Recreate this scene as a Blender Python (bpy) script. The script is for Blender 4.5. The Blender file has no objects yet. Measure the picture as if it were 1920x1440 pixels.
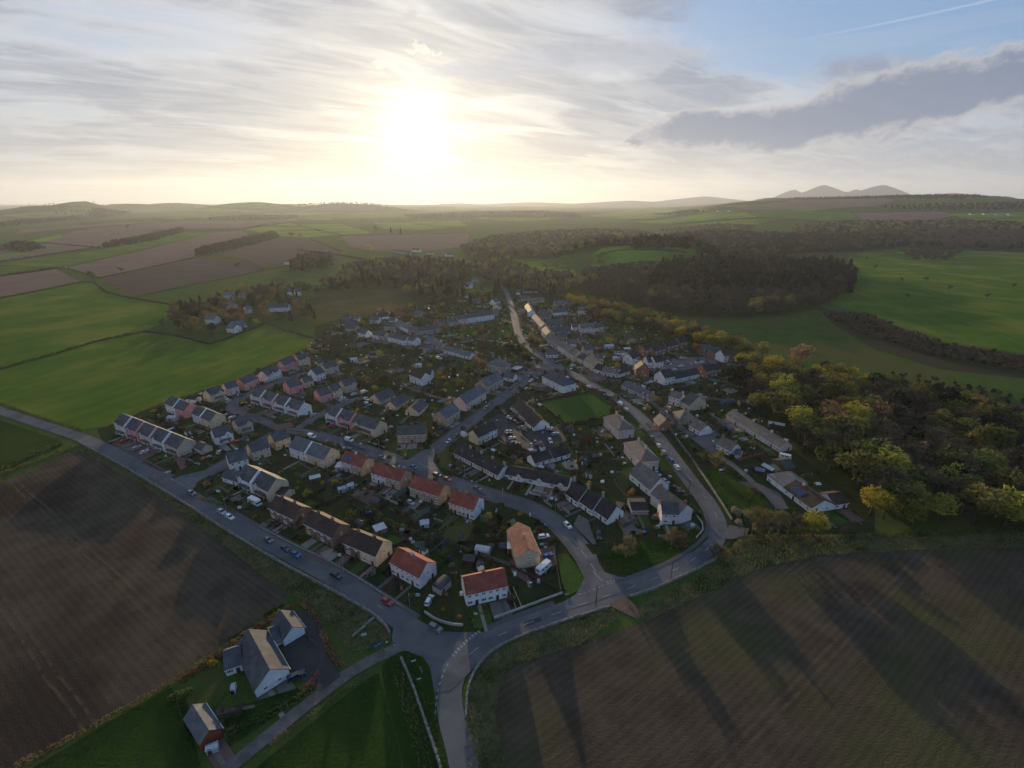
import bpy, bmesh, math, random
import numpy as np
from mathutils import Vector, Matrix
from mathutils.geometry import delaunay_2d_cdt
R = math.radians
rng = random.Random(7)
nr = np.random.default_rng(7)
sc = bpy.context.scene
col = sc.collection

# ------------------------------------------------------------------ camera
F, HY, CH = 900.0, 376.0, 120.0            # focal length in photo pixels, horizon row, flying height
PITCH = math.atan((720 - HY) / F)
cam = bpy.data.cameras.new('camera'); cam_o = bpy.data.objects.new('camera', cam); col.objects.link(cam_o)
cam.sensor_width = 36; cam.lens = F / 1920 * 36; cam.clip_start = 1; cam.clip_end = 60000
cam_o.location = (0, 0, CH); cam_o.rotation_euler = (math.pi / 2 - PITCH, 0, 0)
sc.camera = cam_o

def ray(px, py):
    x, y = (px - 960) / F, -(py - 720) / F
    c, s = math.cos(PITCH), math.sin(PITCH)
    v = Vector((x, c + y * s, -s + y * c)); v.normalize(); return v

# ------------------------------------------------------------------ light
SUN = ray(784, 238)
SUN_EL = math.asin(SUN.z); SUN_AZ = math.atan2(SUN.x, SUN.y)
sun = bpy.data.lights.new('sun', 'SUN'); sun_o = bpy.data.objects.new('sun', sun); col.objects.link(sun_o)
sun.energy = 5.0; sun.angle = R(0.6); sun.color = (1.0, 0.72, 0.40)
sun_o.rotation_euler = SUN.to_track_quat('Z', 'Y').to_euler()
sun_o.location = (0, 0, 300)
sc.view_settings.view_transform = 'Standard'; sc.view_settings.look = 'None'
sc.view_settings.exposure = 0.44; sc.view_settings.gamma = 1.0; sc.view_settings.use_curve_mapping = False
cy = sc.cycles
cy.use_denoising = True; cy.max_bounces = 3; cy.diffuse_bounces = 1; cy.glossy_bounces = 1
cy.use_adaptive_sampling = True; cy.adaptive_threshold = 0.03; cy.adaptive_min_samples = 16
cy.transmission_bounces = 2; cy.volume_bounces = 0; cy.transparent_max_bounces = 4
cy.caustics_reflective = False; cy.caustics_refractive = False
cy.sample_clamp_indirect = 4.0
sc.render.filter_size = 1.15
try: cy.denoising_prefilter = 'ACCURATE'
except Exception: pass

class NT:
    """small node-tree helper"""
    def __init__(s, tree): s.t = tree; s.n = tree.nodes; s.l = tree.links
    def new(s, typ, **kw):
        n = s.n.new(typ)
        for k, v in kw.items(): setattr(n, k, v)
        return n
    def put(s, sock, v):
        if isinstance(v, bpy.types.NodeSocket): s.l.new(v, sock)
        elif v is not None:
            if sock.type == 'RGBA' and len(v) == 3: v = (*v, 1)
            sock.default_value = v
    def math(s, op, a, b=None, c=None, clamp=False):
        n = s.new('ShaderNodeMath', operation=op, use_clamp=clamp)
        s.put(n.inputs[0], a)
        if b is not None: s.put(n.inputs[1], b)
        if c is not None: s.put(n.inputs[2], c)
        return n.outputs[0]
    def step(s, v, a, b, o0=0.0, o1=1.0):
        n = s.new('ShaderNodeMapRange', interpolation_type='SMOOTHSTEP')
        s.put(n.inputs[0], v); s.put(n.inputs[1], a); s.put(n.inputs[2], b); s.put(n.inputs[3], o0); s.put(n.inputs[4], o1)
        return n.outputs[0]
    def mix(s, f, a, b, mode='MIX'):
        n = s.new('ShaderNodeMix', data_type='RGBA', blend_type=mode)
        s.put(n.inputs[0], f); s.put(n.inputs[6], a); s.put(n.inputs[7], b)
        return n.outputs[2]
    def noise(s, vec, scale, detail=3, rough=0.5, dist=0.0):
        n = s.new('ShaderNodeTexNoise'); s.put(n.inputs['Vector'], vec)
        n.inputs['Scale'].default_value = scale; n.inputs['Detail'].default_value = detail
        n.inputs['Roughness'].default_value = rough; n.inputs['Distortion'].default_value = dist
        return n.outputs[0]
    def mapping(s, vec, loc=(0, 0, 0), rot=(0, 0, 0), scale=(1, 1, 1)):     # turned first, then scaled
        n = s.new('ShaderNodeMapping', vector_type='TEXTURE'); s.put(n.inputs[0], vec)
        n.inputs[1].default_value = loc; n.inputs[2].default_value = tuple(-v for v in rot); n.inputs[3].default_value = tuple(1 / v for v in scale)
        return n.outputs[0]

def azel(px, py):
    v = ray(px, py); return math.degrees(math.atan2(v.x, v.y)), math.degrees(math.asin(v.z))

# ------------------------------------------------------------------ sky
world = bpy.data.worlds.new('World'); sc.world = world; world.use_nodes = True
w = NT(world.node_tree); w.n.clear()
sky = w.new('ShaderNodeTexSky', sky_type='NISHITA', sun_disc=False)
sky.sun_elevation = SUN_EL; sky.sun_rotation = SUN_AZ; sky.altitude = 200; sky.air_density = 1.0; sky.dust_density = 1.2; sky.ozone_density = 1.2
tc = w.new('ShaderNodeTexCoord').outputs['Generated']
sep = w.new('ShaderNodeSeparateXYZ'); w.put(sep.inputs[0], tc)
dx, dy, dz = sep.outputs
zc = w.math('MAXIMUM', dz, 0.0)
az = w.math('MULTIPLY', w.math('ARCTAN2', dx, dy), 180 / math.pi)
el = w.math('MULTIPLY', w.math('ARCSINE', dz), 180 / math.pi)
dn = w.new('ShaderNodeVectorMath', operation='DOT_PRODUCT'); w.put(dn.inputs[0], tc); dn.inputs[1].default_value = SUN
cosg = w.math('MAXIMUM', dn.outputs['Value'], 0.0)
gam = w.math('MULTIPLY', w.math('ARCCOSINE', w.math('MINIMUM', cosg, 0.99999)), 180 / math.pi)
# cloud sheet coordinates: where the view line meets a level layer
inv = w.math('DIVIDE', 1.0, w.math('ADD', zc, 0.10))
cmb = w.new('ShaderNodeCombineXYZ'); w.put(cmb.inputs[0], w.math('MULTIPLY', dx, inv)); w.put(cmb.inputs[1], w.math('MULTIPLY', dy, inv))
sheet = cmb.outputs[0]
# high thin streaks of cirrus, drawn out along one wind direction
st = w.mapping(sheet, rot=(0, 0, R(-30)), scale=(0.48, 1.25, 1))
n1 = w.noise(st, 1.5, 7, 0.56, 0.8)
st2 = w.mapping(sheet, loc=(3.1, 1.7, 0), rot=(0, 0, R(-24)), scale=(0.55, 0.95, 1))
n2 = w.noise(st2, 1.3, 6, 0.58, 0.9)
n3 = w.noise(w.mapping(sheet, loc=(8.0, 2.0, 0), rot=(0, 0, R(-34)), scale=(0.5, 1.7, 1)), 2.2, 7, 0.62, 0.9)
blue_gap = w.math('MULTIPLY', w.step(az, 7.0, 24.0), w.step(w.math('ADD', el, w.math('MULTIPLY', az, 0.10)), 12.0, 16.5))
near = w.math('EXPONENT', w.math('MULTIPLY', gam, -1 / 12.0))
cover = w.math('SUBTRACT', w.math('ADD', w.math('MULTIPLY', n1, 0.9), w.math('MULTIPLY', n2, 0.9)), w.math('MULTIPLY', blue_gap, 0.60))
cirrus = w.step(cover, 0.50, 0.88)
shade = w.step(w.math('ADD', w.math('MULTIPLY', n2, 1.0), w.math('MULTIPLY', w.math('SUBTRACT', n1, 0.5), 0.55)), 0.35, 0.54)
fine = w.step(n3, 0.40, 0.62)
veil = w.mix(shade, (0.43, 0.465, 0.535), (0.18, 0.23, 0.345))
veil = w.mix(w.math('MULTIPLY', fine, 0.26), veil, (0.60, 0.61, 0.63))
veil = w.mix(w.math('MULTIPLY', near, 0.62, clamp=True), veil, (0.80, 0.75, 0.64))
base = w.new('ShaderNodeVectorMath', operation='SCALE'); w.put(base.inputs[0], sky.outputs[0]); base.inputs[3].default_value = 0.10
clear = w.mix(0.6, base.outputs[0], (0.13, 0.31, 0.64))
low = w.math('EXPONENT', w.math('MULTIPLY', w.math('MAXIMUM', el, 0.0), -1 / 5.5))
skyc = w.mix(w.math('MULTIPLY', cirrus, 0.95), clear, veil)
sway = w.math('EXPONENT', w.math('MULTIPLY', w.math('ABSOLUTE', w.math('SUBTRACT', az, math.degrees(SUN_AZ))), -1 / 20.0))
hazec = w.mix(sway, (0.37, 0.42, 0.45), (0.80, 0.66, 0.38))
skyc = w.mix(w.math('MULTIPLY', low, 0.85), skyc, hazec)
# low thin bars of cloud
bars = w.noise(w.mapping(tc, scale=(1.6, 1.6, 18)), 2.4, 4, 0.55, 0.6)
barm = w.math('MULTIPLY', w.step(bars, 0.48, 0.64), w.math('MULTIPLY', w.step(el, 0.8, 3.0), w.step(el, 17.0, 9.0)))
skyc = w.mix(w.math('MULTIPLY', barm, 0.30), skyc, w.mix(near, (0.38, 0.42, 0.50), (0.70, 0.60, 0.46)))
# clouds of the lower deck: soft heaps in given directions, their edges torn by noise
wob = w.noise(w.mapping(tc, scale=(1, 1, 2.0)), 9.0, 8, 0.62)
wob2 = w.noise(w.mapping(tc, loc=(3, 1, 2), scale=(1, 1, 1.7)), 30.0, 7, 0.66)
wa = w.noise(w.mapping(tc, loc=(1, 5, 2), scale=(1, 1, 1.5)), 13.0, 8, 0.62); wb = w.noise(w.mapping(tc, loc=(7, 2, 9), scale=(1, 1, 1.5)), 13.0, 8, 0.62)
azw = w.math('ADD', az, w.math('MULTIPLY', w.math('SUBTRACT', wa, 0.5), 7.0)); elw = w.math('ADD', el, w.math('MULTIPLY', w.math('SUBTRACT', wb, 0.5), 4.6))
def heap(blobs, k, soft, col_edge, col_core, cmax=0.95):
    global skyc
    f = None
    for px_, py_, rx_, ry_ in blobs:
        a0, e0 = azel(px_, py_); ra = azel(px_ + rx_, py_)[0] - a0; re_ = azel(px_, py_ - ry_)[1] - e0
        dd = w.math('ADD', w.math('POWER', w.math('DIVIDE', w.math('SUBTRACT', azw, a0), ra), 2.0), w.math('POWER', w.math('ABSOLUTE', w.math('DIVIDE', w.math('SUBTRACT', elw, e0), re_)), 2.0))
        g_ = w.math('EXPONENT', w.math('MULTIPLY', dd, -1.0)); f = g_ if f is None else w.math('ADD', f, g_)
    f = w.math('ADD', f, w.math('ADD', w.math('MULTIPLY', w.math('SUBTRACT', wob, 0.5), k), w.math('MULTIPLY', w.math('SUBTRACT', wob2, 0.5), k * .55)))
    m_ = w.step(f, 0.42, 0.42 + soft); core = w.step(f, 0.5, 1.25)
    skyc = w.mix(w.math('MULTIPLY', m_, cmax), skyc, w.mix(core, col_edge, col_core))
heap([(1500, 320, 160, 10), (1640, 312, 200, 10), (1700, 280, 240, 14), (1860, 262, 180, 16)], .7, .5, (0.44, 0.45, 0.47), (0.31, 0.35, 0.43), .75)
heap([(1188, 274, 30, 15), (1265, 250, 75, 34), (1370, 242, 105, 46), (1480, 232, 125, 50), (1600, 212, 130, 58), (1710, 188, 130, 60), (1820, 160, 130, 58), (1940, 130, 130, 58), (2080, 110, 150, 64), (2250, 100, 170, 72)], .7, .42, (0.45, 0.45, 0.47), (0.17, 0.215, 0.31), .95)
heap([(735, 130, 30, 14), (770, 140, 22, 10)], 1.3, .3, (0.78, 0.70, 0.60), (0.62, 0.58, 0.55), .8)
heap([(795, 84, 38, 8)], 1.3, .3, (0.80, 0.72, 0.62), (0.66, 0.60, 0.55), .7)
heap([(763, 34, 34, 18)], 1.4, .5, (0.46, 0.46, 0.48), (0.40, 0.41, 0.45), .6)
heap([(1000, 120, 260, 26), (1200, 100, 160, 40), (860, 130, 140, 16)], 1.0, .7, (0.48, 0.49, 0.53), (0.38, 0.41, 0.49), .6)
# vapour trail
t0, t1 = azel(1480, 78), azel(1850, 2)
ts = (t1[1] - t0[1]) / (t1[0] - t0[0])
td = w.math('ABSOLUTE', w.math('SUBTRACT', el, w.math('MULTIPLY_ADD', az, ts, t0[1] - ts * t0[0])))
tr = w.math('MULTIPLY', w.step(td, 0.12, 0.02), w.step(az, t0[0] - 1, t0[0] + 9))
skyc = w.mix(w.math('MULTIPLY', tr, 0.22), skyc, (0.66, 0.70, 0.78))
# aureole of the sun behind the veil
au = w.math('ADD', w.math('MULTIPLY', w.math('EXPONENT', w.math('MULTIPLY', gam, -1 / 2.1)), 1.5),
            w.math('MULTIPLY', w.math('EXPONENT', w.math('MULTIPLY', gam, -1 / 9.0)), 0.27))
au = w.math('MULTIPLY', au, w.math('ADD', 0.55, w.math('MULTIPLY', w.step(n3, 0.35, 0.65), 0.65)))
aus = w.new('ShaderNodeVectorMath', operation='SCALE'); aus.inputs[0].default_value = (1.0, 0.88, 0.62); w.put(aus.inputs[3], au)
tot = w.new('ShaderNodeVectorMath', operation='ADD'); w.put(tot.inputs[0], skyc); w.put(tot.inputs[1], aus.outputs[0])
bg = w.new('ShaderNodeBackground'); w.put(bg.inputs[0], tot.outputs[0]); bg.inputs[1].default_value = 0.90
wo = w.new('ShaderNodeOutputWorld'); w.l.new(bg.outputs[0], wo.inputs[0])
world.cycles.sampling_method = 'MANUAL'; world.cycles.sample_map_resolution = 512

# ------------------------------------------------------------------ terrain
def sstep(a, b, v):
    t = min(1.0, max(0.0, (v - a) / (b - a))); return t * t * (3 - 2 * t)
def bump(x, y, cx, cy_, rx, ry, h, flat=0.0):
    d = math.hypot((x - cx) / rx, (y - cy_) / ry)
    return 0.0 if d >= 1 else h * (1.0 if d < flat else 1 - sstep(flat, 1, d))
def flat_hit(px, py):
    v = ray(px, py); t = CH / max(1e-4, -v.z); return v.x * t, v.y * t
MX, MY = flat_hit(1195, 494)
def at_dist(px, dist):                      # a ground point in the direction of photo column px
    v = ray(px, 380); s = dist / math.hypot(v.x, v.y); return v.x * s, v.y * s
HILLS, FAR_HILLS = [], []
def hill(px, dist, width_px, y, depth=None):     # a rounded hill whose crest stands at photo row y
    x, y_ = at_dist(px, dist)
    v = ray(px, y); h = CH + v.z / v.y * y_
    (HILLS if dist < 9000 else FAR_HILLS).append((x, y_, width_px / F * y_, depth or max(600, width_px / F * y_ * .7), h))
hill(1482, 13000, 70, 353); hill(1540, 13100, 105, 345); hill(1600, 13200, 80, 354); hill(1645, 13000, 125, 345); hill(1565, 13600, 240, 358)
hill(140, 6500, 55, 374); hill(235, 7600, 60, 379); hill(90, 5600, 150, 384); hill(480, 6200, 180, 380); hill(640, 5600, 200, 382)
hill(1180, 12000, 260, 376); hill(1320, 13500, 200, 368); hill(1780, 13000, 130, 360); hill(1000, 13000, 260, 379); hill(-250, 7500, 260, 380)
hill(330, 8000, 150, 380); hill(860, 12000, 200, 381); hill(560, 9000, 240, 379)
def T(x, y):
    r = math.hypot(x, y)
    if r < 900: return 0.0
    z = bump(x, y, MX, MY, 200, 135, 34, .45)
    if r < 1300: return z
    a = math.degrees(math.atan2(x, y))
    k = sstep(14, 27, a)
    if k > 0: z += k * 128 * sstep(1350, 4200, r) * (1 - .35 * sstep(5200, 9000, r))
    z += sstep(1700, 4000, r) * 9 * (math.sin(x / 610 + 1.3) * math.cos(y / 740) + .6 * math.sin(x / 271 - y / 390))
    if r > 3500:
        for hx, hy_, rx, ry, h in HILLS: z = max(z, bump(x, y, hx, hy_, rx, ry, h))
    return z
def G(px, py):
    """photo pixel -> point on the ground"""
    v = ray(px, py)
    h = math.hypot(v.x, v.y)
    if v.z < 0:
        t = CH / -v.z
        if t * h < 900: return v.x * t, v.y * t
    t = 880.0 / h
    while t * h < 15000:
        x, y, z = v.x * t, v.y * t, CH + v.z * t
        if z < T(x, y):
            lo, hi = t * .985, t
            for _ in range(12):
                m = (lo + hi) / 2
                if CH + v.z * m < T(v.x * m, v.y * m): hi = m
                else: lo = m
            return v.x * hi, v.y * hi
        t *= 1.012
    return v.x * t, v.y * t

# ------------------------------------------------------------------ materials
MATS = {}
def mat(name, c1, c2=None, scale=0.5, rough=0.9, detail=4, bumpy=0.0, bump_scale=None, stripe=None, rnd=0.0, c3=None, s3=0.02, spec=0.2, metal=0.0, coat=0.0, stretch=None, trans=0.0, tram=None):
    """stripe = (angle degrees, period m, strength): drill rows and mowing lines"""
    if name in MATS: return MATS[name]
    m = bpy.data.materials.new(name); m.use_nodes = True; t = NT(m.node_tree)
    b = t.n['Principled BSDF']; b.inputs['Roughness'].default_value = rough
    b.inputs['Specular IOR Level'].default_value = spec; b.inputs['Metallic'].default_value = metal
    if coat: b.inputs['Coat Weight'].default_value = coat; b.inputs['Coat Roughness'].default_value = .08
    pos = t.new('ShaderNodeNewGeometry').outputs['Position']
    if stretch: pos = t.mapping(pos, rot=(0, 0, -R(stretch[0])), scale=(1 / stretch[1], 1, 1))
    c = c1
    if c2:
        f = t.step(t.noise(pos, scale, detail, .6), .32, .68)
        c = t.mix(f, c1, c2)
    if c3:
        f3 = t.step(t.noise(pos, s3, 4, .55, .3), .45, .66)
        c = t.mix(f3, c, c3)
    if stripe:
        a, per, k = stripe
        sm = t.mapping(pos, rot=(0, 0, -R(a)), scale=(.06, 1, .06))
        wv = t.new('ShaderNodeTexWave', wave_type='BANDS', bands_direction='Y'); t.put(wv.inputs[0], sm)
        wv.inputs[1].default_value = 2 * math.pi / per / 20 * 1.0; wv.inputs[2].default_value = 2.5; wv.inputs[3].default_value = 3; wv.inputs[4].default_value = .3
        c = t.mix(t.math('MULTIPLY', wv.outputs[1], k), c, t.mix(1.0, c, (.55, .55, .55), 'MULTIPLY'))
    if tram:        # wheelings of the drill, pressed in pairs
        a, per = tram; tm = t.mapping(pos, rot=(0, 0, -R(a))); sy = t.new('ShaderNodeSeparateXYZ'); t.put(sy.inputs[0], tm)
        yy = t.math('ADD', sy.outputs[1], t.math('MULTIPLY', t.noise(tm, .03, 2), 3.0)); fr = t.math('ABSOLUTE', t.math('SUBTRACT', t.math('FRACT', t.math('DIVIDE', yy, per)), .5))
        wh = t.math('MULTIPLY', t.step(t.math('ABSOLUTE', t.math('SUBTRACT', fr, .045)), .022, .008), t.step(t.noise(pos, .25, 3), .35, .6))
        c = t.mix(t.math('MULTIPLY', wh, .55), c, tuple(min(1, v * 1.7) for v in c1))
    if rnd:
        oi = t.new('ShaderNodeObjectInfo').outputs['Random']
        hs = t.new('ShaderNodeHueSaturation'); t.put(hs.inputs[4], c)
        t.put(hs.inputs[0], t.math('ADD', .5 - rnd * .012, t.math('MULTIPLY', oi, rnd * .03)))
        t.put(hs.inputs[2], t.math('ADD', 1 - rnd * .5, t.math('MULTIPLY', oi, rnd * 1.2)))
        c = hs.outputs[0]
    t.put(b.inputs['Base Color'], c)
    if bumpy:
        bn = t.new('ShaderNodeBump'); bn.inputs[0].default_value = 1.0; bn.inputs[1].default_value = bumpy
        t.put(bn.inputs['Height'], t.noise(pos, bump_scale or scale * 3, 4, .6)); t.l.new(bn.outputs[0], b.inputs['Normal'])
    if trans:
        tn = t.new('ShaderNodeBsdfTranslucent'); t.put(tn.inputs[0], c)
        mx = t.new('ShaderNodeMixShader'); mx.inputs[0].default_value = trans
        out = t.n['Material Output']; t.l.new(b.outputs[0], mx.inputs[1]); t.l.new(tn.outputs[0], mx.inputs[2]); t.l.new(mx.outputs[0], out.inputs[0])
    MATS[name] = m; return m

M = {}
def mm(k, *a, **kw): M[k] = mat(k, *a, **kw)
mm('pasture', (.046, .088, .020), (.068, .104, .026), .05, bumpy=.8, bump_scale=1.3, c3=(.085, .085, .030), s3=.012, spec=.0)
mm('garden', (.026, .042, .013), (.040, .042, .022), .16, bumpy=.3, bump_scale=1.2, c3=(.024, .040, .012), s3=.05, spec=.0)
mm('lawn', (.042, .080, .018), (.056, .096, .022), .35, bumpy=.25, bump_scale=3, c3=(.062, .070, .024), s3=.08, spec=.0)
mm('dry_lawn', (.085, .080, .030), (.065, .075, .022), .3, bumpy=.06, bump_scale=3, spec=.0)
mm('bowling', (.040, .085, .018), (.046, .092, .020), .4, stripe=(18, 3.2, .10), bumpy=.25, bump_scale=3, spec=.0)
mm('grass_rich', (.056, .118, .016), (.080, .140, .020), .035, stripe=(74, 14, .16), tram=(74, 24), bumpy=.8, bump_scale=1.3, c3=(.140, .165, .030), s3=.014, spec=.0)  # yellower patches put the sunlit tone of the field into the colour
mm('grass_dark', (.019, .044, .009), (.028, .056, .012), .05, bumpy=.8, bump_scale=1.3, c3=(.040, .062, .014), s3=.016, spec=.0)
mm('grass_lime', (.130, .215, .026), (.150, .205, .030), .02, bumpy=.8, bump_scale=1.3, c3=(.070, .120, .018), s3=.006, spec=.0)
mm('rough_grass', (.045, .055, .018), (.085, .078, .036), .12, bumpy=.8, bump_scale=1.3, c3=(.105, .085, .045), s3=.02, spec=.0)
mm('verge', (.060, .076, .028), (.120, .112, .060), .55, bumpy=.35, bump_scale=1.6, c3=(.032, .050, .014), s3=.10, spec=.0)
mm('plough', (.072, .057, .041), (.104, .084, .060), .10, stripe=(34.5, 1.9, .40), bumpy=.8, bump_scale=1.8, c3=(.086, .086, .040), s3=.022, tram=(34.5, 22), spec=.0)
mm('plough_b', (.070, .056, .041), (.106, .087, .063), .09, stripe=(-33, 2.0, .36), bumpy=.8, bump_scale=1.8, c3=(.050, .040, .030), s3=.02, tram=(-33, 24), spec=.0)
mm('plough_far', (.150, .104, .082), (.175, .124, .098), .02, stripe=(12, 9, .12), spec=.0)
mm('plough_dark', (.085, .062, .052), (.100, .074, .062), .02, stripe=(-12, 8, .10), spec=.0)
mm('hazed_moor', (.105, .115, .140), (.085, .095, .115), .004, spec=.0)  # heather, with the blue-grey of distant haze put into its colour
mm('scrub_ground', (.058, .044, .030), (.040, .048, .018), .05, bumpy=.3, bump_scale=.8, spec=.0)
mm('road', (.105, .108, .116), (.125, .127, .132), .25, .82, bumpy=.01, bump_scale=8, c3=(.078, .080, .088), s3=.09, spec=.08)
mm('road_old', (.120, .118, .118), (.090, .090, .092), .3, .85, c3=(.135, .125, .115), s3=.07, spec=.06)
mm('lane', (.150, .140, .132), (.110, .102, .096), .5, .9, c3=(.09, .085, .07), s3=.2, spec=.0)
mm('tarmac', (.035, .036, .038), (.045, .046, .048), .4, .85)
mm('pavement', (.085, .083, .085), (.105, .102, .100), .8, .9, spec=.05)
mm('kerb', (.19, .185, .18), (.15, .145, .14), 1.5)
mm('paint', (.46, .46, .45), (.24, .24, .24), 1.2, .7)
mm('paving_red', (.150, .085, .070), (.115, .068, .058), 1.2)
mm('paving_pale', (.27, .23, .19), (.20, .17, .145), 1.0)
mm('gravel', (.165, .148, .130), (.115, .105, .095), 1.5, spec=.0)
mm('soil', (.050, .034, .025), (.036, .026, .019), 1.0, spec=.0)
mm('dirt_track', (.170, .118, .086), (.120, .086, .064), .4, spec=.0)
WALLC = dict(white=(.80, .80, .80), lilac=(.74, .66, .67), pink=(.72, .29, .28), palepink=(.74, .52, .49), salmon=(.70, .34, .23),
    cream=(.74, .58, .37), yellow=(.70, .54, .27), brick=(.245, .155, .112), redbrick=(.30, .145, .098), tan=(.43, .31, .21), stone=(.36, .315, .265), greystone=(.31, .30, .285),
    buff=(.62, .49, .35), oxblood=(.30, .06, .035), brown=(.25, .17, .12))
for k, c in WALLC.items():
    mm('w_' + k, c, tuple(v * .86 for v in c), .7, .92, c3=tuple(v * .74 for v in c), s3=.25, bumpy=.01, bump_scale=6)
ROOFC = dict(slate=(.070, .076, .088), bluegrey=(.105, .115, .132), dark=(.030, .030, .033), brown=(.052, .036, .032), red=(.235, .066, .048), orange=(.38, .17, .095), oldstone=(.150, .130, .115), greengrey=(.060, .078, .070), grey=(.13, .125, .12))
for k, c in ROOFC.items():
    mm('r_' + k, c, tuple(v * .80 for v in c), .9, .72, c3=tuple(min(1, v * 1.25 + .004) for v in c), s3=.35, bumpy=.03, bump_scale=4, spec=.12)
mm('frame', (.72, .72, .72), None, rough=.5); mm('frame_dark', (.05, .045, .04), None, rough=.5)
mm('glass', (.020, .024, .030), (.035, .040, .048), .3, .12, spec=.6)
mm('pot', (.30, .13, .07), (.24, .11, .07), 3); mm('skylight', (.12, .15, .19), None, rough=.12, spec=.6)
mm('solar', (.022, .034, .095), None, rough=.18, spec=.6); mm('solar_frame', (.30, .31, .33), None, rough=.4)
mm('door_dark', (.045, .035, .03), None, rough=.6); mm('door_red', (.30, .05, .04), None, rough=.6); mm('door_blue', (.05, .08, .16), None, rough=.6)
mm('timber', (.135, .092, .060), (.095, .066, .045), 2.5); mm('timber_grey', (.165, .150, .135), (.11, .10, .09), 2.5); mm('timber_dark', (.050, .038, .030), (.036, .028, .022), 2.5)
mm('timber_red', (.30, .105, .052), (.24, .085, .045), 2)
mm('stonewall', (.235, .220, .195), (.140, .135, .120), 2.2, c3=(.30, .285, .25), s3=.9, bumpy=.05, bump_scale=5)
mm('render_wall', (.40, .37, .34), (.30, .28, .26), .8)
mm('felt', (.050, .055, .062), (.075, .080, .086), .8); mm('green_felt', (.045, .082, .062), (.034, .064, .050), .8); mm('pale_sheet', (.50, .53, .57), (.40, .43, .46), .6, .5)
mm('greenhouse', (.30, .36, .38), (.42, .47, .48), 1.0, .2, spec=.5); mm('tarp_blue', (.04, .11, .30), None, rough=.6); mm('teal', (.05, .30, .30), None, rough=.5)
mm('metal', (.30, .31, .32), None, rough=.45, metal=.6); mm('pole_wood', (.070, .048, .034), (.05, .036, .026), 3); mm('post', (.34, .35, .35), None, rough=.5, metal=.4)
mm('tyre', (.012, .012, .012), None, rough=.9); mm('carglass', (.012, .015, .020), None, rough=.08, spec=.6); mm('lamp', (.75, .75, .72), None, rough=.2); mm('tail', (.35, .02, .02), None, rough=.3); mm('rim', (.36, .37, .38), None, rough=.35, metal=.6)
CARC = dict(white=(.66, .67, .68), silver=(.36, .38, .40), grey=(.13, .135, .145), black=(.014, .015, .017), navy=(.016, .024, .055), blue=(.020, .085, .27), red=(.36, .026, .022), darkred=(.11, .022, .020), teal=(.05, .20, .25), pink=(.42, .25, .27), purple=(.07, .045, .085), green=(.03, .07, .05))
for k, c in CARC.items(): mm('car_' + k, c, None, rough=.32, spec=.5, coat=.6)
mm('skin', (.45, .28, .20), None, rough=.7); mm('cloth_white', (.60, .58, .60), None); mm('cloth_dark', (.02, .02, .025), None); mm('cloth_red', (.16, .04, .035), None)
mm('rubber_blue', (.02, .06, .35), None, rough=.5)
mm('bark', (.105, .090, .070), (.070, .060, .048), 1.5, rnd=.4); mm('bark_pale', (.24, .215, .18), (.15, .135, .11), 1.2, rnd=.3)
LEAF = dict(beech=(.24, .125, .070), bare=(.104, .092, .066), olive=(0.195, 0.189, 0.062), lime=(0.300, 0.288, 0.054), yellow=(0.414, 0.345, 0.046), dark=(.022, .034, .017), conifer=(.020, .034, .019), blossom=(.30, .27, .24), pinkb=(.32, .17, .15), copper=(.15, .050, .036), orange=(.34, .15, .025), rust=(0.252, 0.174, 0.096), green=(0.111, 0.146, 0.044), straw=(.20, .17, .085), russet=(.118, .092, .068))
for k, c in LEAF.items():
    mm('l_' + k, c, tuple(v * .62 for v in c), .35, .85, rnd=.45, spec=.04, trans=.36 if k not in ('conifer', 'dark', 'bare', 'russet', 'beech') else .10)

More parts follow.
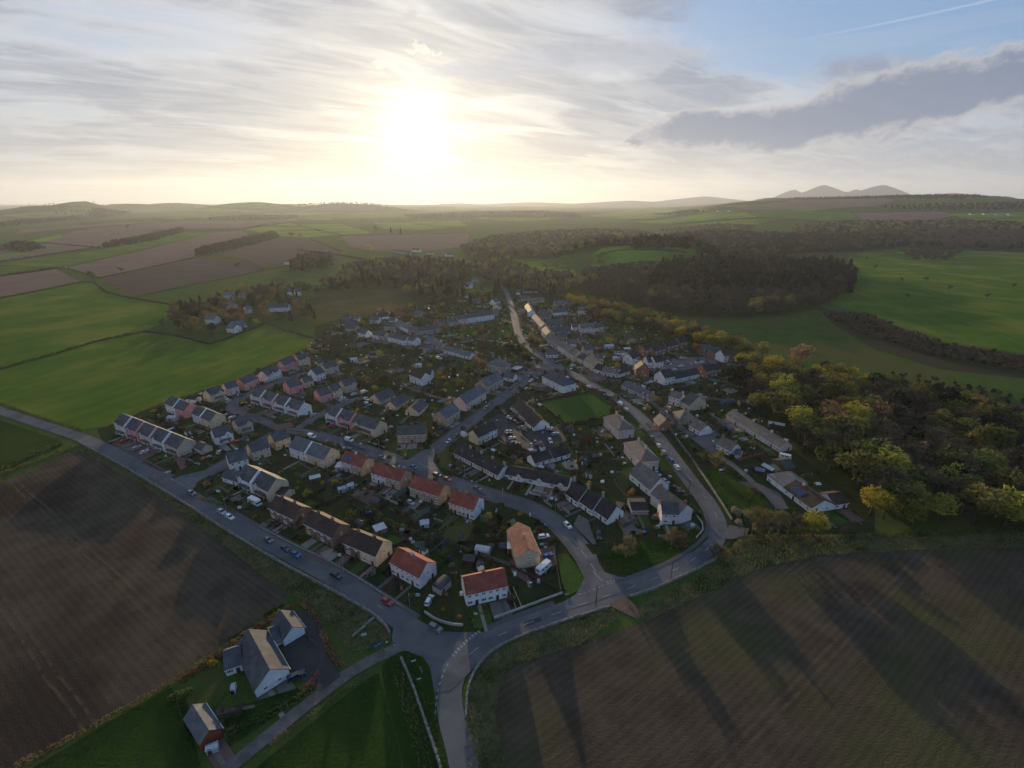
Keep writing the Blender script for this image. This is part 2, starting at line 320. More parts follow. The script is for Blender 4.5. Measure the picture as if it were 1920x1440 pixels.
# ------------------------------------------------------------------ mesh helpers
class MB:
    def __init__(s): s.v = []; s.f = []; s.m = []
    def add(s, vs, fs, mi=0):
        o = len(s.v); s.v += [tuple(p) for p in vs]; s.f += [tuple(i + o for i in f) for f in fs]; s.m += [mi] * len(fs); return s
    BF = [(0, 3, 2, 1), (4, 5, 6, 7), (0, 1, 5, 4), (1, 2, 6, 5), (2, 3, 7, 6), (3, 0, 4, 7)]
    def box(s, x0, x1, y0, y1, z0, z1, mi=0):
        return s.add([(x0, y0, z0), (x1, y0, z0), (x1, y1, z0), (x0, y1, z0), (x0, y0, z1), (x1, y0, z1), (x1, y1, z1), (x0, y1, z1)], s.BF, mi)
    def frus(s, a, za, b, zb, mi=0):           # a, b = (x0, x1, y0, y1) at heights za, zb
        f = lambda q, z: [(q[0], q[2], z), (q[1], q[2], z), (q[1], q[3], z), (q[0], q[3], z)]
        return s.add(f(a, za) + f(b, zb), s.BF, mi)
    def prism_x(s, poly, x0, x1, mi=0):        # poly in (y, z), counter-clockwise seen from +x
        n = len(poly)
        return s.add([(x0, y, z) for y, z in poly] + [(x1, y, z) for y, z in poly],
                     [tuple(range(n))[::-1], tuple(range(n, 2 * n))] + [(i, (i + 1) % n, n + (i + 1) % n, n + i) for i in range(n)], mi)
    def tube(s, pts, rad, k=6, mi=0, cap=True):
        pts = [Vector(p) for p in pts]; rings = []
        for i, p in enumerate(pts):
            d = (pts[min(i + 1, len(pts) - 1)] - pts[max(i - 1, 0)]).normalized()
            a = d.orthogonal().normalized(); b = d.cross(a); r = rad[i] if isinstance(rad, (list, tuple)) else rad
            rings.append([p + (a * math.cos(2 * math.pi * j / k) + b * math.sin(2 * math.pi * j / k)) * r for j in range(k)])
        vs = [p for r_ in rings for p in r_]; fs = []
        for i in range(len(pts) - 1):
            for j in range(k): fs.append((i * k + j, i * k + (j + 1) % k, (i + 1) * k + (j + 1) % k, (i + 1) * k + j))
        if cap: fs += [tuple(range(k))[::-1], tuple(range((len(pts) - 1) * k, len(pts) * k))]
        return s.add(vs, fs, mi)
    def mesh(s, name, *mats, smooth=False):
        me = bpy.data.meshes.new(name); me.from_pydata(s.v, [], s.f)
        for m in mats: me.materials.append(m)
        if len(mats) > 1: me.polygons.foreach_set('material_index', s.m)
        if smooth: me.polygons.foreach_set('use_smooth', [True] * len(s.f))
        me.update(); return me
    def build(s, name, *mats, parent=None, loc=None, smooth=False): return put(name, s.mesh(name, *mats, smooth=smooth), parent, loc)

def put(name, me, parent=None, loc=None, rz=0.0, scale=None):
    o = bpy.data.objects.new(name, me); col.objects.link(o)
    if parent: o.parent = parent
    if loc is not None: o.location = loc
    if rz: o.rotation_euler = (0, 0, rz)
    if scale is not None: o.scale = scale if hasattr(scale, '__len__') else (scale,) * 3
    return o
LABELS = {}
def tag(o, label, cat, group=None):
    o['label'] = label; o['category'] = cat
    if group: o['group'] = group
    LABELS.setdefault(label, []).append(o); return o
def root(name, loc, rz, label, cat, group=None, scale=None):
    return tag(put(name, None, None, loc, rz, scale), label, cat, group)
def soup(name, verts, tris, mats, mi=None):
    """fast mesh from arrays of triangles"""
    me = bpy.data.meshes.new(name); nv, nf = len(verts), len(tris)
    me.vertices.add(nv); me.vertices.foreach_set('co', np.ascontiguousarray(verts, np.float32).ravel())
    me.loops.add(nf * 3); me.loops.foreach_set('vertex_index', np.ascontiguousarray(tris, np.int32).ravel())
    me.polygons.add(nf); me.polygons.foreach_set('loop_start', np.arange(0, nf * 3, 3, dtype=np.int32))
    for m in mats: me.materials.append(m)
    if mi is not None: me.polygons.foreach_set('material_index', np.ascontiguousarray(mi, np.int32))
    me.update(calc_edges=True); return me

def inside(p, poly):
    x, y = p; c = False; n = len(poly)
    for i in range(n):
        x1, y1 = poly[i]; x2, y2 = poly[i - 1]
        if (y1 > y) != (y2 > y) and x < (x2 - x1) * (y - y1) / (y2 - y1) + x1: c = not c
    return c
def dense(pts, step, closed=False):
    out = []; n = len(pts)
    for i in range(n if closed else n - 1):
        a, b = pts[i], pts[(i + 1) % n]; k = max(1, int(math.hypot(b[0] - a[0], b[1] - a[1]) / step))
        out += [(a[0] + (b[0] - a[0]) * j / k, a[1] + (b[1] - a[1]) * j / k) for j in range(k)]
    if not closed: out.append(pts[-1])
    return out
def smooth_line(pts, it=2):
    for _ in range(it):
        q = [pts[0]]
        for a, b in zip(pts, pts[1:]):
            q += [(a[0] * .75 + b[0] * .25, a[1] * .75 + b[1] * .25), (a[0] * .25 + b[0] * .75, a[1] * .25 + b[1] * .75)]
        pts = q + [pts[-1]]
    return pts
def gp(pts): return [G(*p) for p in pts]
NP_ = [0]
def patch(name, poly, z, m, world_=False, step=None, kind='structure', soft=False):
    """a level or terrain-following sheet with a polygonal outline (photo pixels, or metres when world_)"""
    P = poly if world_ else gp(poly)
    if soft: P = smooth_line(P + [P[0]], 2)[:-1]
    far = max(math.hypot(*p) for p in P)
    NP_[0] += 1; z += (NP_[0] % 8) * .004
    if far < 900:
        area = sum(P[i - 1][0] * P[i][1] - P[i][0] * P[i - 1][1] for i in range(len(P)))
        if area < 0: P = P[::-1]
        r_ = delaunay_2d_cdt([Vector(p) for p in P], [], [list(range(len(P)))], 1, 1e-5)
        me = bpy.data.meshes.new(name); me.from_pydata([(v.x, v.y, z) for v in r_[0]], [], r_[2])
    else:
        st = step or max(25, (max(p[0] for p in P) - min(p[0] for p in P)) / 40, (max(p[1] for p in P) - min(p[1] for p in P)) / 40)
        B = dense(P, st, True); pts = list(B)
        x0, x1 = min(p[0] for p in P), max(p[0] for p in P); y0, y1 = min(p[1] for p in P), max(p[1] for p in P)
        x = x0 + st / 2
        while x < x1:
            y = y0 + st / 2
            while y < y1:
                if inside((x, y), P): pts.append((x, y))
                y += st
            x += st
        n = len(B)
        r_ = delaunay_2d_cdt([Vector(p) for p in pts], [], [list(range(n))], 1, 1e-3)
        zz = lambda v: T(v.x, v.y) + z + max(0, math.hypot(v.x, v.y) - 800) * .0012
        me = bpy.data.meshes.new(name); me.from_pydata([(v.x, v.y, zz(v)) for v in r_[0]], [], r_[2])
    me.materials.append(m); o = put(name, me); o['kind'] = kind; return o
def offset(pts, d):
    """shift an open line sideways (+ = left of its direction)"""
    out = []
    for i, p in enumerate(pts):
        a, b = pts[max(i - 1, 0)], pts[min(i + 1, len(pts) - 1)]
        tx, ty = b[0] - a[0], b[1] - a[1]; l = math.hypot(tx, ty) or 1
        out.append((p[0] - ty / l * d, p[1] + tx / l * d))
    return out
def ribbon(name, pts, w0, w1, z, m, kind='structure', thick=0.0, m2=None):
    a, b = offset(pts, w0), offset(pts, w1); mb = MB(); n = len(pts)
    tz = lambda p: T(*p) + z
    vs = [(p[0], p[1], tz(p)) for p in a] + [(p[0], p[1], tz(p)) for p in b]
    fs = [(i, n + i, n + i + 1, i + 1) if w1 < w0 else (i, i + 1, n + i + 1, n + i) for i in range(n - 1)]
    mb.add(vs, fs)
    if thick:
        vb = [(x, y, z_ - thick) for x, y, z_ in vs]
        fs2 = [(i, i + 1, 2 * n + i + 1, 2 * n + i) for i in range(n - 1)] + [(n + i, n + i + 1, 3 * n + i + 1, 3 * n + i) for i in range(n - 1)]
        mb.add(vs + vb, fs2, 1)
        o = mb.build(name, m, m2 or m)
    else: o = mb.build(name, m)
    o['kind'] = kind; return o

# ------------------------------------------------------------------ the land
def axis(lim0, lim1, n):
    t = np.linspace(-1, 1, n); v = np.sinh(t * 4.2) / math.sinh(4.2)
    return np.where(v < 0, v * lim0, v * lim1)
gx, gy = axis(16500, 16500, 221), axis(3000, 16500, 241)
vs = [(x, y, T(x, y)) for y in gy for x in gx]; nx = len(gx)
fs = [(j * nx + i, j * nx + i + 1, (j + 1) * nx + i + 1, (j + 1) * nx + i) for j in range(len(gy) - 1) for i in range(nx - 1)]
gme = bpy.data.meshes.new('ground'); gme.from_pydata(vs, [], fs); gme.materials.append(M['pasture'])
gme.polygons.foreach_set('use_smooth', [True] * len(fs))
put('ground', gme)['kind'] = 'structure'

# far hills beyond the plain
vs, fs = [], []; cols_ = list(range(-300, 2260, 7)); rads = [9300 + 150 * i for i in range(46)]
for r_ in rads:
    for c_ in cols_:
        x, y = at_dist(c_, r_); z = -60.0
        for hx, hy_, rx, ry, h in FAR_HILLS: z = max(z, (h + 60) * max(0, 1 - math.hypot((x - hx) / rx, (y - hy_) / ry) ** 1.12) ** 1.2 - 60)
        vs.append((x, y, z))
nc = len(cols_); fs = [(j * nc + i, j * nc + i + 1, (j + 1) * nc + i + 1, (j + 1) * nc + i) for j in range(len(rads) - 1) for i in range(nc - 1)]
hme = bpy.data.meshes.new('hills'); hme.from_pydata(vs, [], fs); hme.materials.append(M['hazed_moor']); hme.polygons.foreach_set('use_smooth', [True] * len(fs)); put('hills', hme)['kind'] = 'structure'

FIELDS = [  # photo pixels
 ('ploughed_field', 'plough', [(948, 1470), (926, 1331), (938, 1268), (968, 1243), (1081, 1210), (1213, 1162), (1357, 1096), (1412, 1068), (1522, 1042), (1688, 1031), (2000, 1020), (2350, 1060), (2350, 1800), (948, 1800)]),
 ('ploughed_field', 'plough_b', [(-260, 990), (0, 906), (60, 880), (118, 852), (150, 843), (283, 918), (402, 1006), (505, 1090), (540, 1112), (534, 1133), (453, 1185), (330, 1270), (212, 1341), (38, 1433), (-500, 1700)]),
 ('grass_field', 'grass_dark', [(36, 1455), (212, 1350), (321, 1289), (341, 1330), (359, 1369), (376, 1436), (380, 1700), (-400, 1700)]),
 ('grass_field', 'grass_dark', [(452, 1462), (560, 1375), (630, 1318), (690, 1272), (710, 1262), (722, 1310), (748, 1400), (770, 1560), (400, 1560)]),
 ('grass_field', 'grass_dark', [(-160, 750), (0, 788), (118, 828), (60, 852), (0, 884), (-200, 930)]),
 ('grass_field', 'grass_rich', [(-180, 728), (0, 694), (183, 641), (270, 624), (333, 630), (393, 644), (430, 634), (500, 607), (588, 632), (592, 645), (433, 717), (300, 757), (200, 800), (150, 806), (0, 755), (-180, 700)]),
 ('grass_field', 'grass_rich', [(-260, 610), (0, 561), (153, 531), (176, 531), (200, 550), (247, 561), (313, 571), (330, 580), (310, 603), (270, 621), (183, 639), (0, 691), (-180, 724)]),
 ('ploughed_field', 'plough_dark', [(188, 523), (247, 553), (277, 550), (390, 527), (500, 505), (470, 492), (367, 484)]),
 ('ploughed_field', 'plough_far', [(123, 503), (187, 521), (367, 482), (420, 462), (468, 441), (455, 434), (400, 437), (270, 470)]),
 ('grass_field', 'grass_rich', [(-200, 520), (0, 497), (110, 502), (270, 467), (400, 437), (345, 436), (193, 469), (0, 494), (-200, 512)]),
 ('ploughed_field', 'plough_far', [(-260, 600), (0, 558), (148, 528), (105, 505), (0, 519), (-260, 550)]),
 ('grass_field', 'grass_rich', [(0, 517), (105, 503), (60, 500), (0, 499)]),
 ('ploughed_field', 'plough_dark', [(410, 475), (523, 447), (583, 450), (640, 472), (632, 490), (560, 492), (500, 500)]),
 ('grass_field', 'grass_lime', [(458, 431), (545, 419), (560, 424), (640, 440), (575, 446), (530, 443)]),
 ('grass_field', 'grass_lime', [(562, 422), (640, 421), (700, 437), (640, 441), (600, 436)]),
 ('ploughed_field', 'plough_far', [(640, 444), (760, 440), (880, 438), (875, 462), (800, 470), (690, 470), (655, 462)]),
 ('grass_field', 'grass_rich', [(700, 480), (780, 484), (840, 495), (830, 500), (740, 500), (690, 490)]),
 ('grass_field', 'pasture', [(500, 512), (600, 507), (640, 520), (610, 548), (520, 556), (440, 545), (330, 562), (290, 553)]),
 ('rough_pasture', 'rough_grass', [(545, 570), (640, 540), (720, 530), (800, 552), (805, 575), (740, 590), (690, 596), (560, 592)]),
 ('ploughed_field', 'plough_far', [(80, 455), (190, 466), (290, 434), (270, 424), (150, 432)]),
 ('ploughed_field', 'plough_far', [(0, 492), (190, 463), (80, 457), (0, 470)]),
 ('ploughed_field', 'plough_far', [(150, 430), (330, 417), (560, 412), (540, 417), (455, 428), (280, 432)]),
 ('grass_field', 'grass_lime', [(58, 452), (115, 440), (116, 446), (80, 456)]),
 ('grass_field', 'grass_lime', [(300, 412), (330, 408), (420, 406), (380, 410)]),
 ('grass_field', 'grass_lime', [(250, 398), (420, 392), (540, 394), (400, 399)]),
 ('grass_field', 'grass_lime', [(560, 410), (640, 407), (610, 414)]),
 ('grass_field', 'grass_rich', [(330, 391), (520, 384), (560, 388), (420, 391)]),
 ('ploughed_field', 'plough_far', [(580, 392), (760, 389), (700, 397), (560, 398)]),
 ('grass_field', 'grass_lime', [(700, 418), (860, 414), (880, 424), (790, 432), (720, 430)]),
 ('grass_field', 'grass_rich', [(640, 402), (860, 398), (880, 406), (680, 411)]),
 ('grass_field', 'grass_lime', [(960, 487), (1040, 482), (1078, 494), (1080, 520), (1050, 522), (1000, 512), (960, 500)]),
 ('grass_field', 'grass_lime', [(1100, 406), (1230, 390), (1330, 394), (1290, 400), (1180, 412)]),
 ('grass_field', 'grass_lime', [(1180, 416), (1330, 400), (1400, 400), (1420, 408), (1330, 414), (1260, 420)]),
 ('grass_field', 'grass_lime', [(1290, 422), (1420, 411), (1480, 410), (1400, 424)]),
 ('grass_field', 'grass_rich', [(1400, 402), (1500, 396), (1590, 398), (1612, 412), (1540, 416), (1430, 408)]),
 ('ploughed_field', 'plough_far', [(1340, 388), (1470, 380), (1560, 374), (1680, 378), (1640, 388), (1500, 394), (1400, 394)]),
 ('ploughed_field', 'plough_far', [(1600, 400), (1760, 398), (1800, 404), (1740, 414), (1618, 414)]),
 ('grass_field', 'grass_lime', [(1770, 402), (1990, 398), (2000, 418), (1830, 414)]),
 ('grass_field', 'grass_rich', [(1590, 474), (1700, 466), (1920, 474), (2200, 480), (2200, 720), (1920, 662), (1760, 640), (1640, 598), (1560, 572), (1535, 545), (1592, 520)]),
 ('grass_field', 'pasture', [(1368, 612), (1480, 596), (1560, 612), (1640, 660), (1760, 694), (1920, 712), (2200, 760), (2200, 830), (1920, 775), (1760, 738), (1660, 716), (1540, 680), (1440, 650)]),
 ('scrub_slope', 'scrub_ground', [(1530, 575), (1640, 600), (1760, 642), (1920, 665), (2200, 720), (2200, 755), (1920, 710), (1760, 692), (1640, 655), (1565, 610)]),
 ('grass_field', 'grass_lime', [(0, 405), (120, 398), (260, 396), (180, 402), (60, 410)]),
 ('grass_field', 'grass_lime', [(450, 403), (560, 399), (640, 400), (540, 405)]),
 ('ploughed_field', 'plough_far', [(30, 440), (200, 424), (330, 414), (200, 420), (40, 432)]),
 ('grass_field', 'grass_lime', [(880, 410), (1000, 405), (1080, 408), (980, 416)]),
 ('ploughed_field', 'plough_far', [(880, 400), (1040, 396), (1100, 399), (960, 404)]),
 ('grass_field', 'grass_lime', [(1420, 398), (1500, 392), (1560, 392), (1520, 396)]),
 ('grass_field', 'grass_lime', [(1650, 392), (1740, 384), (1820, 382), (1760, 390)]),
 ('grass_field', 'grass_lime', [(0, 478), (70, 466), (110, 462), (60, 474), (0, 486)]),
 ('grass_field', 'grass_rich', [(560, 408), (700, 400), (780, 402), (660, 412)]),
 ('hillfort', 'grass_lime', [(1080, 497), (1110, 478), (1160, 462), (1230, 458), (1310, 466), (1300, 490), (1200, 500), (1110, 505)]),
]
for i, (nm, mk, poly) in enumerate(FIELDS): patch(nm, poly, .03 + .002 * i, M[mk])
# roadside verges between tarmac and tilth
VERGE = [
 [(879, 1460), (872, 1350), (874, 1290), (892, 1256), (920, 1227), (960, 1201), (1060, 1168), (1150, 1140), (1160, 1160), (1081, 1212), (968, 1246), (940, 1270), (928, 1331), (952, 1470)],
 [(1180, 1146), (1300, 1085), (1350, 1055), (1390, 1005), (1420, 1002), (1560, 1005), (1700, 998), (2000, 990), (2000, 1024), (1688, 1033), (1522, 1044), (1412, 1070), (1357, 1098), (1213, 1164)],
 [(158, 838), (210, 866), (330, 938), (430, 1004), (520, 1058), (620, 1112), (700, 1158), (736, 1192), (700, 1215), (660, 1222), (600, 1150), (575, 1128), (540, 1112), (505, 1090), (402, 1008), (283, 920), (150, 845)],
]
for p in VERGE: patch('verge', p, .11, M['verge'])
patch('verge', [(808, 1262), (800, 1236), (778, 1222), (745, 1222), (715, 1250), (724, 1310), (750, 1400), (775, 1560), (880, 1560), (846, 1440), (818, 1345), (812, 1285)], .12, M['grass_dark'])
# village ground under the gardens
patch('garden_ground', [(180, 800), (420, 722), (590, 640), (590, 612), (640, 596), (860, 556), (930, 545), (1010, 545), (1180, 590), (1300, 630), (1400, 690), (1440, 740), (1500, 800), (1640, 900), (1640, 1000), (1420, 1004), (1345, 1040), (1130, 1120), (900, 1210), (780, 1200), (560, 1050), (330, 925), (200, 850)], .05, M['garden'])

# ------------------------------------------------------------------ roads
ROADS = {}
def road(key, pts, width, m='road', z=.16, closed_pav=()):
    P = smooth_line(gp(pts), 2); P = dense(P, 4)
    ROADS[key] = (P, width)
    ribbon('road', P, width / 2, -width / 2, z + .004 * len(ROADS), M[m])
    return P
road('south', [(-240, 700), (-100, 737), (0, 770), (90, 800), (165, 824), (250, 868), (330, 915), (400, 958), (470, 1000), (560, 1048), (640, 1090), (720, 1143), (775, 1180), (842, 1216)], 6.4)
road('main', [(905, 1600), (878, 1475), (862, 1400), (845, 1345), (841, 1292), (858, 1250), (893, 1216), (945, 1187), (1005, 1164), (1075, 1140), (1140, 1117), (1205, 1095), (1265, 1070), (1312, 1043), (1342, 1015), (1350, 985), (1334, 948), (1303, 910), (1266, 860), (1228, 808), (1192, 771), (1152, 742), (1112, 721), (1077, 702), (1042, 685), (1014, 669), (990, 651), (974, 636), (967, 612), (961, 582), (955, 562), (950, 548), (940, 535), (915, 520), (890, 505), (868, 495)], 6.4)
road('middle', [(1026, 688), (1005, 700), (975, 721), (947, 743), (915, 767), (888, 787), (860, 808), (830, 832), (796, 858), (782, 876)], 6.0)
road('crescent', [(338, 912), (372, 895), (410, 878), (455, 851), (497, 826), (530, 806), (565, 808), (605, 819), (655, 834), (705, 851), (775, 875), (830, 898), (895, 920), (945, 936), (985, 948), (1027, 967), (1062, 998), (1088, 1030), (1113, 1065), (1140, 1112)], 5.8)
road('close_a', [(530, 806), (487, 788), (450, 775), (433, 765), (440, 753), (470, 739), (512, 720), (560, 704), (575, 698)], 5.0)
road('close_b', [(560, 803), (588, 783), (625, 765), (660, 750), (690, 745)], 5.0)
road('lane', [(800, 1206), (765, 1206), (735, 1220), (691, 1241), (647, 1267), (580, 1318), (500, 1383), (430, 1440), (340, 1520)], 3.6, 'lane')
road('cottage_lane', [(1168, 742), (1200, 745), (1228, 757), (1262, 788), (1288, 812), (1322, 838), (1352, 858), (1380, 876), (1410, 903)], 3.4, 'road_old')
road('green_road', [(972, 648), (930, 640), (880, 634), (820, 630), (770, 622), (720, 608)], 4.0, 'road_old')
road('upper_lane', [(965, 606), (930, 598), (880, 608), (830, 612), (770, 615)], 3.2, 'road_old')
road('house_lane', [(495, 606), (540, 622), (590, 634)], 2.6, 'lane')
# junction mouths, car parks and forecourts
patch('road', [(742, 1160), (800, 1182), (850, 1186), (905, 1186), (950, 1182), (915, 1228), (880, 1262), (845, 1296), (815, 1300), (806, 1250), (792, 1232), (765, 1222), (738, 1218), (735, 1195)], .215, M['road'])
patch('road', [(1075, 1045), (1118, 1040), (1128, 1072), (1160, 1082), (1205, 1086), (1170, 1110), (1118, 1128), (1060, 1146), (1030, 1145), (1080, 1115), (1096, 1085)], .215, M['road'])
patch('road', [(304, 905), (340, 893), (385, 882), (395, 890), (370, 905), (357, 932)], .215, M['road'], soft=False)
patch('road', [(760, 865), (792, 846), (818, 838), (812, 866), (830, 890), (790, 888)], .215, M['road'])
patch('road', [(1000, 690), (1022, 676), (1050, 682), (1045, 692), (1020, 702), (1000, 707)], .215, M['road'])
patch('road', [(915, 790), (935, 775), (962, 795), (985, 815), (1010, 802), (1048, 800), (1062, 826), (1035, 842), (1000, 845), (955, 838), (930, 812)], .225, M['tarmac'])
patch('road', [(1235, 690), (1262, 672), (1300, 670), (1345, 668), (1340, 690), (1290, 696), (1262, 706), (1230, 712)], .22, M['road_old'])
patch('road', [(1180, 716), (1235, 706), (1262, 712), (1252, 726), (1222, 722), (1198, 732)], .225, M['tarmac'])
patch('driveway', [(1288, 808), (1340, 806), (1352, 818), (1345, 850), (1318, 838)], .22, M['road_old'])
patch('road', [(955, 695), (1005, 690), (1010, 702), (985, 718), (958, 712)], .22, M['road_old'])
patch('driveway', [(545, 1152), (574, 1143), (600, 1168), (612, 1205), (614, 1230), (640, 1268), (600, 1300), (582, 1290), (545, 1252), (530, 1215)], .2, M['tarmac'])
patch('field_entrance', [(1140, 1135), (1172, 1118), (1205, 1150), (1195, 1162), (1170, 1150)], .23, M['dirt_track'])
patch('road', [(1352, 1010), (1368, 985), (1405, 992), (1400, 1004), (1372, 1012)], .23, M['road_old'])

def near_s(P, px):
    q = G(*px); best = min(range(len(P)), key=lambda i: (P[i][0] - q[0]) ** 2 + (P[i][1] - q[1]) ** 2); return best
def pav(key, side, a, b, wdt=1.7):
    P, rw = ROADS[key]; i, j = sorted((near_s(P, a), near_s(P, b)))
    if j - i < 2: return
    seg = P[i:j + 1]; s = 1 if side == 'L' else -1
    ribbon('pavement', seg, s * (rw / 2), s * (rw / 2 + wdt), .29, M['pavement'], thick=.14, m2=M['kerb'])
pav('south', 'L', (196, 838), (318, 902)); pav('south', 'L', (372, 938), (768, 1170))
pav('main', 'L', (925, 1190), (1040, 1146)); pav('main', 'L', (1165, 1105), (1060, 692), 1.5); pav('main', 'R', (1040, 690), (960, 585), 1.5)
pav('crescent', 'L', (395, 880), (515, 812), 1.5); pav('crescent', 'R', (392, 892), (1100, 1052), 1.6); pav('crescent', 'L', (590, 813), (755, 866), 1.6); pav('crescent', 'L', (835, 895), (1085, 1022), 1.6)
pav('middle', 'L', (1000, 704), (935, 760), 1.4); pav('middle', 'R', (985, 716), (815, 840), 1.5); pav('middle', 'L', (900, 785), (812, 848), 1.5)
pav('close_a', 'R', (500, 795), (560, 704), 1.2); pav('close_a', 'L', (500, 790), (540, 708), 1.2); pav('close_b', 'R', (575, 795), (660, 750), 1.2)

def dashes(key, a, b, on, off, wdt=.14, lat=0.0):
    P, _ = ROADS[key]; i, j = sorted((near_s(P, a), near_s(P, b))); D = dense(P[i:j + 1], .5); k = 0
    mb = MB(); n0 = int(on / .5); n1 = int(off / .5)
    while k + n0 < len(D):
        seg = D[k:k + n0 + 1]; A, B = offset(seg, lat + wdt / 2), offset(seg, lat - wdt / 2); n = len(seg)
        mb.add([(*p, .262) for p in A] + [(*p, .262) for p in B], [(q, n + q, n + q + 1, q + 1) for q in range(n - 1)]); k += n0 + n1
    if mb.v: o = mb.build('road_marking', M['paint']); o['kind'] = 'structure'
dashes('main', (880, 1228), (1330, 1030), 3, 5.5, .16); dashes('main', (1348, 970), (1030, 680), 3, 9)
dashes('crescent', (1070, 1005), (1133, 1098), 4, 3, .2); dashes('crescent', (345, 905), (400, 884), 4, 3, .16)
dashes('middle', (830, 832), (790, 866), 3, 3, .16); dashes('south', (700, 1130), (760, 1170), 3, 6)
def px_dash(line, on, off, wdt, z=.265):
    D = dense(smooth_line(gp(line), 2), .1); n0, n1 = int(on * 10), int(off * 10); k = 0; mb = MB()
    while k + n0 < len(D):
        seg = D[k:k + n0 + 1:max(1, n0 // 3)]; A, B = offset(seg, wdt / 2), offset(seg, -wdt / 2); n = len(seg)
        mb.add([(*p, z) for p in A] + [(*p, z) for p in B], [(q, n + q, n + q + 1, q + 1) for q in range(n - 1)]); k += n0 + n1
    o = mb.build('road_marking', M['paint']); o['kind'] = 'structure'
px_dash([(848, 1230), (862, 1214), (880, 1196), (903, 1181)], .75, .45, .3); px_dash([(850, 1232), (864, 1216), (882, 1198), (905, 1183)], .75, .45, .3)
px_dash([(816, 1340), (818, 1310), (828, 1270), (846, 1234)], 1.0, .8, .2)
px_dash([(1137, 1092), (1160, 1088), (1185, 1081)], .75, .45, .3); px_dash([(1138, 1096), (1161, 1091), (1184, 1083)], .75, .45, .3)
px_dash([(1085, 1116), (1105, 1110), (1132, 1098)], .8, .9, .2); px_dash([(1112, 1072), (1124, 1086), (1137, 1095)], 5, .4, .22)
px_dash([(321, 899), (333, 905), (347, 912)], .6, .3, .25); px_dash([(784, 868), (800, 876), (812, 881)], .6, .4, .25)

# patched repairs in the tarmac
for key, (P, wd) in ROADS.items():
    if key in ('lane', 'house_lane', 'green_road', 'upper_lane'): continue
    for _ in range(max(2, len(P) // 16)):
        i = rng.randrange(2, len(P) - 4); seg = P[i:i + rng.choice([2, 2, 3, 4])]; a = rng.uniform(-.42, .1) * wd; q = rng.uniform(.8, 2.0)
        if len(seg) > 1 and math.hypot(*seg[0]) < 500: ribbon('road_patch', seg, a + q, a, .238, M[rng.choice(['tarmac', 'pavement', 'pavement'])])

# ------------------------------------------------------------------ houses
def crop(ox, oy, s=4.0): return lambda p: (ox + p[0] / s, oy + p[1] / s)
C2, C3, C4, C5, C6, C7 = crop(200, 640), crop(480, 780), crop(880, 640), crop(840, 860), crop(640, 480), crop(1160, 600)
K1, K2, K3, K4, K5, K6, K7 = crop(640, 580, 8), crop(960, 540, 8), crop(700, 440, 8), crop(360, 500, 8), crop(1160, 620, 8), crop(640, 720, 8), crop(340, 1120, 4.8)
K8 = crop(1400, 840, 8); PX = lambda p: p
WIN = {}
def win_mesh(w_, h_, frame='frame', bars=1):
    k = (w_, h_, frame, bars)
    if k not in WIN:
        t = .16; a = MB()
        a.box(-w_ / 2, -w_ / 2 + t, -.07, .0, -h_ / 2, h_ / 2); a.box(w_ / 2 - t, w_ / 2, -.07, .0, -h_ / 2, h_ / 2)
        a.box(-w_ / 2 + t, w_ / 2 - t, -.07, .0, -h_ / 2, -h_ / 2 + t); a.box(-w_ / 2 + t, w_ / 2 - t, -.07, .0, h_ / 2 - t, h_ / 2)
        for i in range(bars):
            x = -w_ / 2 + w_ * (i + 1) / (bars + 1); a.box(x - .05, x + .05, -.065, .0, -h_ / 2 + t, h_ / 2 - t)
        a.box(-w_ / 2 - .06, w_ / 2 + .06, -.14, -.002, -h_ / 2 - .09, -h_ / 2)
        p = MB().box(-w_ / 2 + t, w_ / 2 - t, -.03, -.004, -h_ / 2 + t, h_ / 2 - t)
        WIN[k] = (a.mesh('window', M[frame]), p.mesh('pane', M['glass']))
    return WIN[k]
DOORS = {}
def door_mesh(m, w_=.95, h_=2.0):
    k = (m, w_, h_)
    if k not in DOORS:
        a = MB().box(-w_ / 2, w_ / 2, -.05, -.003, 0, h_)
        b = MB().box(w_ / 2 - .18, w_ / 2 - .08, -.10, -.05, h_ * .48, h_ * .52)
        DOORS[k] = (a.mesh('door', M[m]), b.mesh('handle', M['metal']))
    return DOORS[k]
CHIM = {}
def chimney_mesh(m, w_, d_, h_, pots):
    k = (m, w_, d_, h_, pots)
    if k not in CHIM:
        a = MB().box(-w_ / 2, w_ / 2, -d_ / 2, d_ / 2, -1.0, h_); a.box(-w_ / 2 - .08, w_ / 2 + .08, -d_ / 2 - .08, d_ / 2 + .08, h_, h_ + .14)
        p = MB()
        for i in range(pots):
            x = (i - (pots - 1) / 2) * .42; p.tube([(x, 0, h_ + .14), (x, 0, h_ + .62)], [.14, .11], 6)
        CHIM[k] = (a.mesh('chimney', M[m]), p.mesh('chimney_pot', M['pot']))
    return CHIM[k]
ORD = ['first', 'second', 'third', 'fourth', 'fifth', 'sixth', 'seventh', 'eighth', 'ninth', 'tenth', 'eleventh', 'twelfth']
HOUSES = []
def blocked(x, y, pad=2.4):
    """true on a road or inside a house"""
    for P, wd in ROADS.values():
        for q in P[::2]:
            if (q[0] - x) ** 2 + (q[1] - y) ** 2 < (wd / 2 + pad) ** 2: return True
    for ox, oy, rz, W_, D_, A, B, Lf, hl_ in HOUSES:
        if abs(ox - x) > 40 or abs(oy - y) > 40: continue
        c, s = math.cos(-rz), math.sin(-rz); lx, ly = (x - ox) * c - (y - oy) * s, (x - ox) * s + (y - oy) * c
        if -.8 < lx < W_ + .8 and -.8 < ly < D_ + .8: return True
    return False
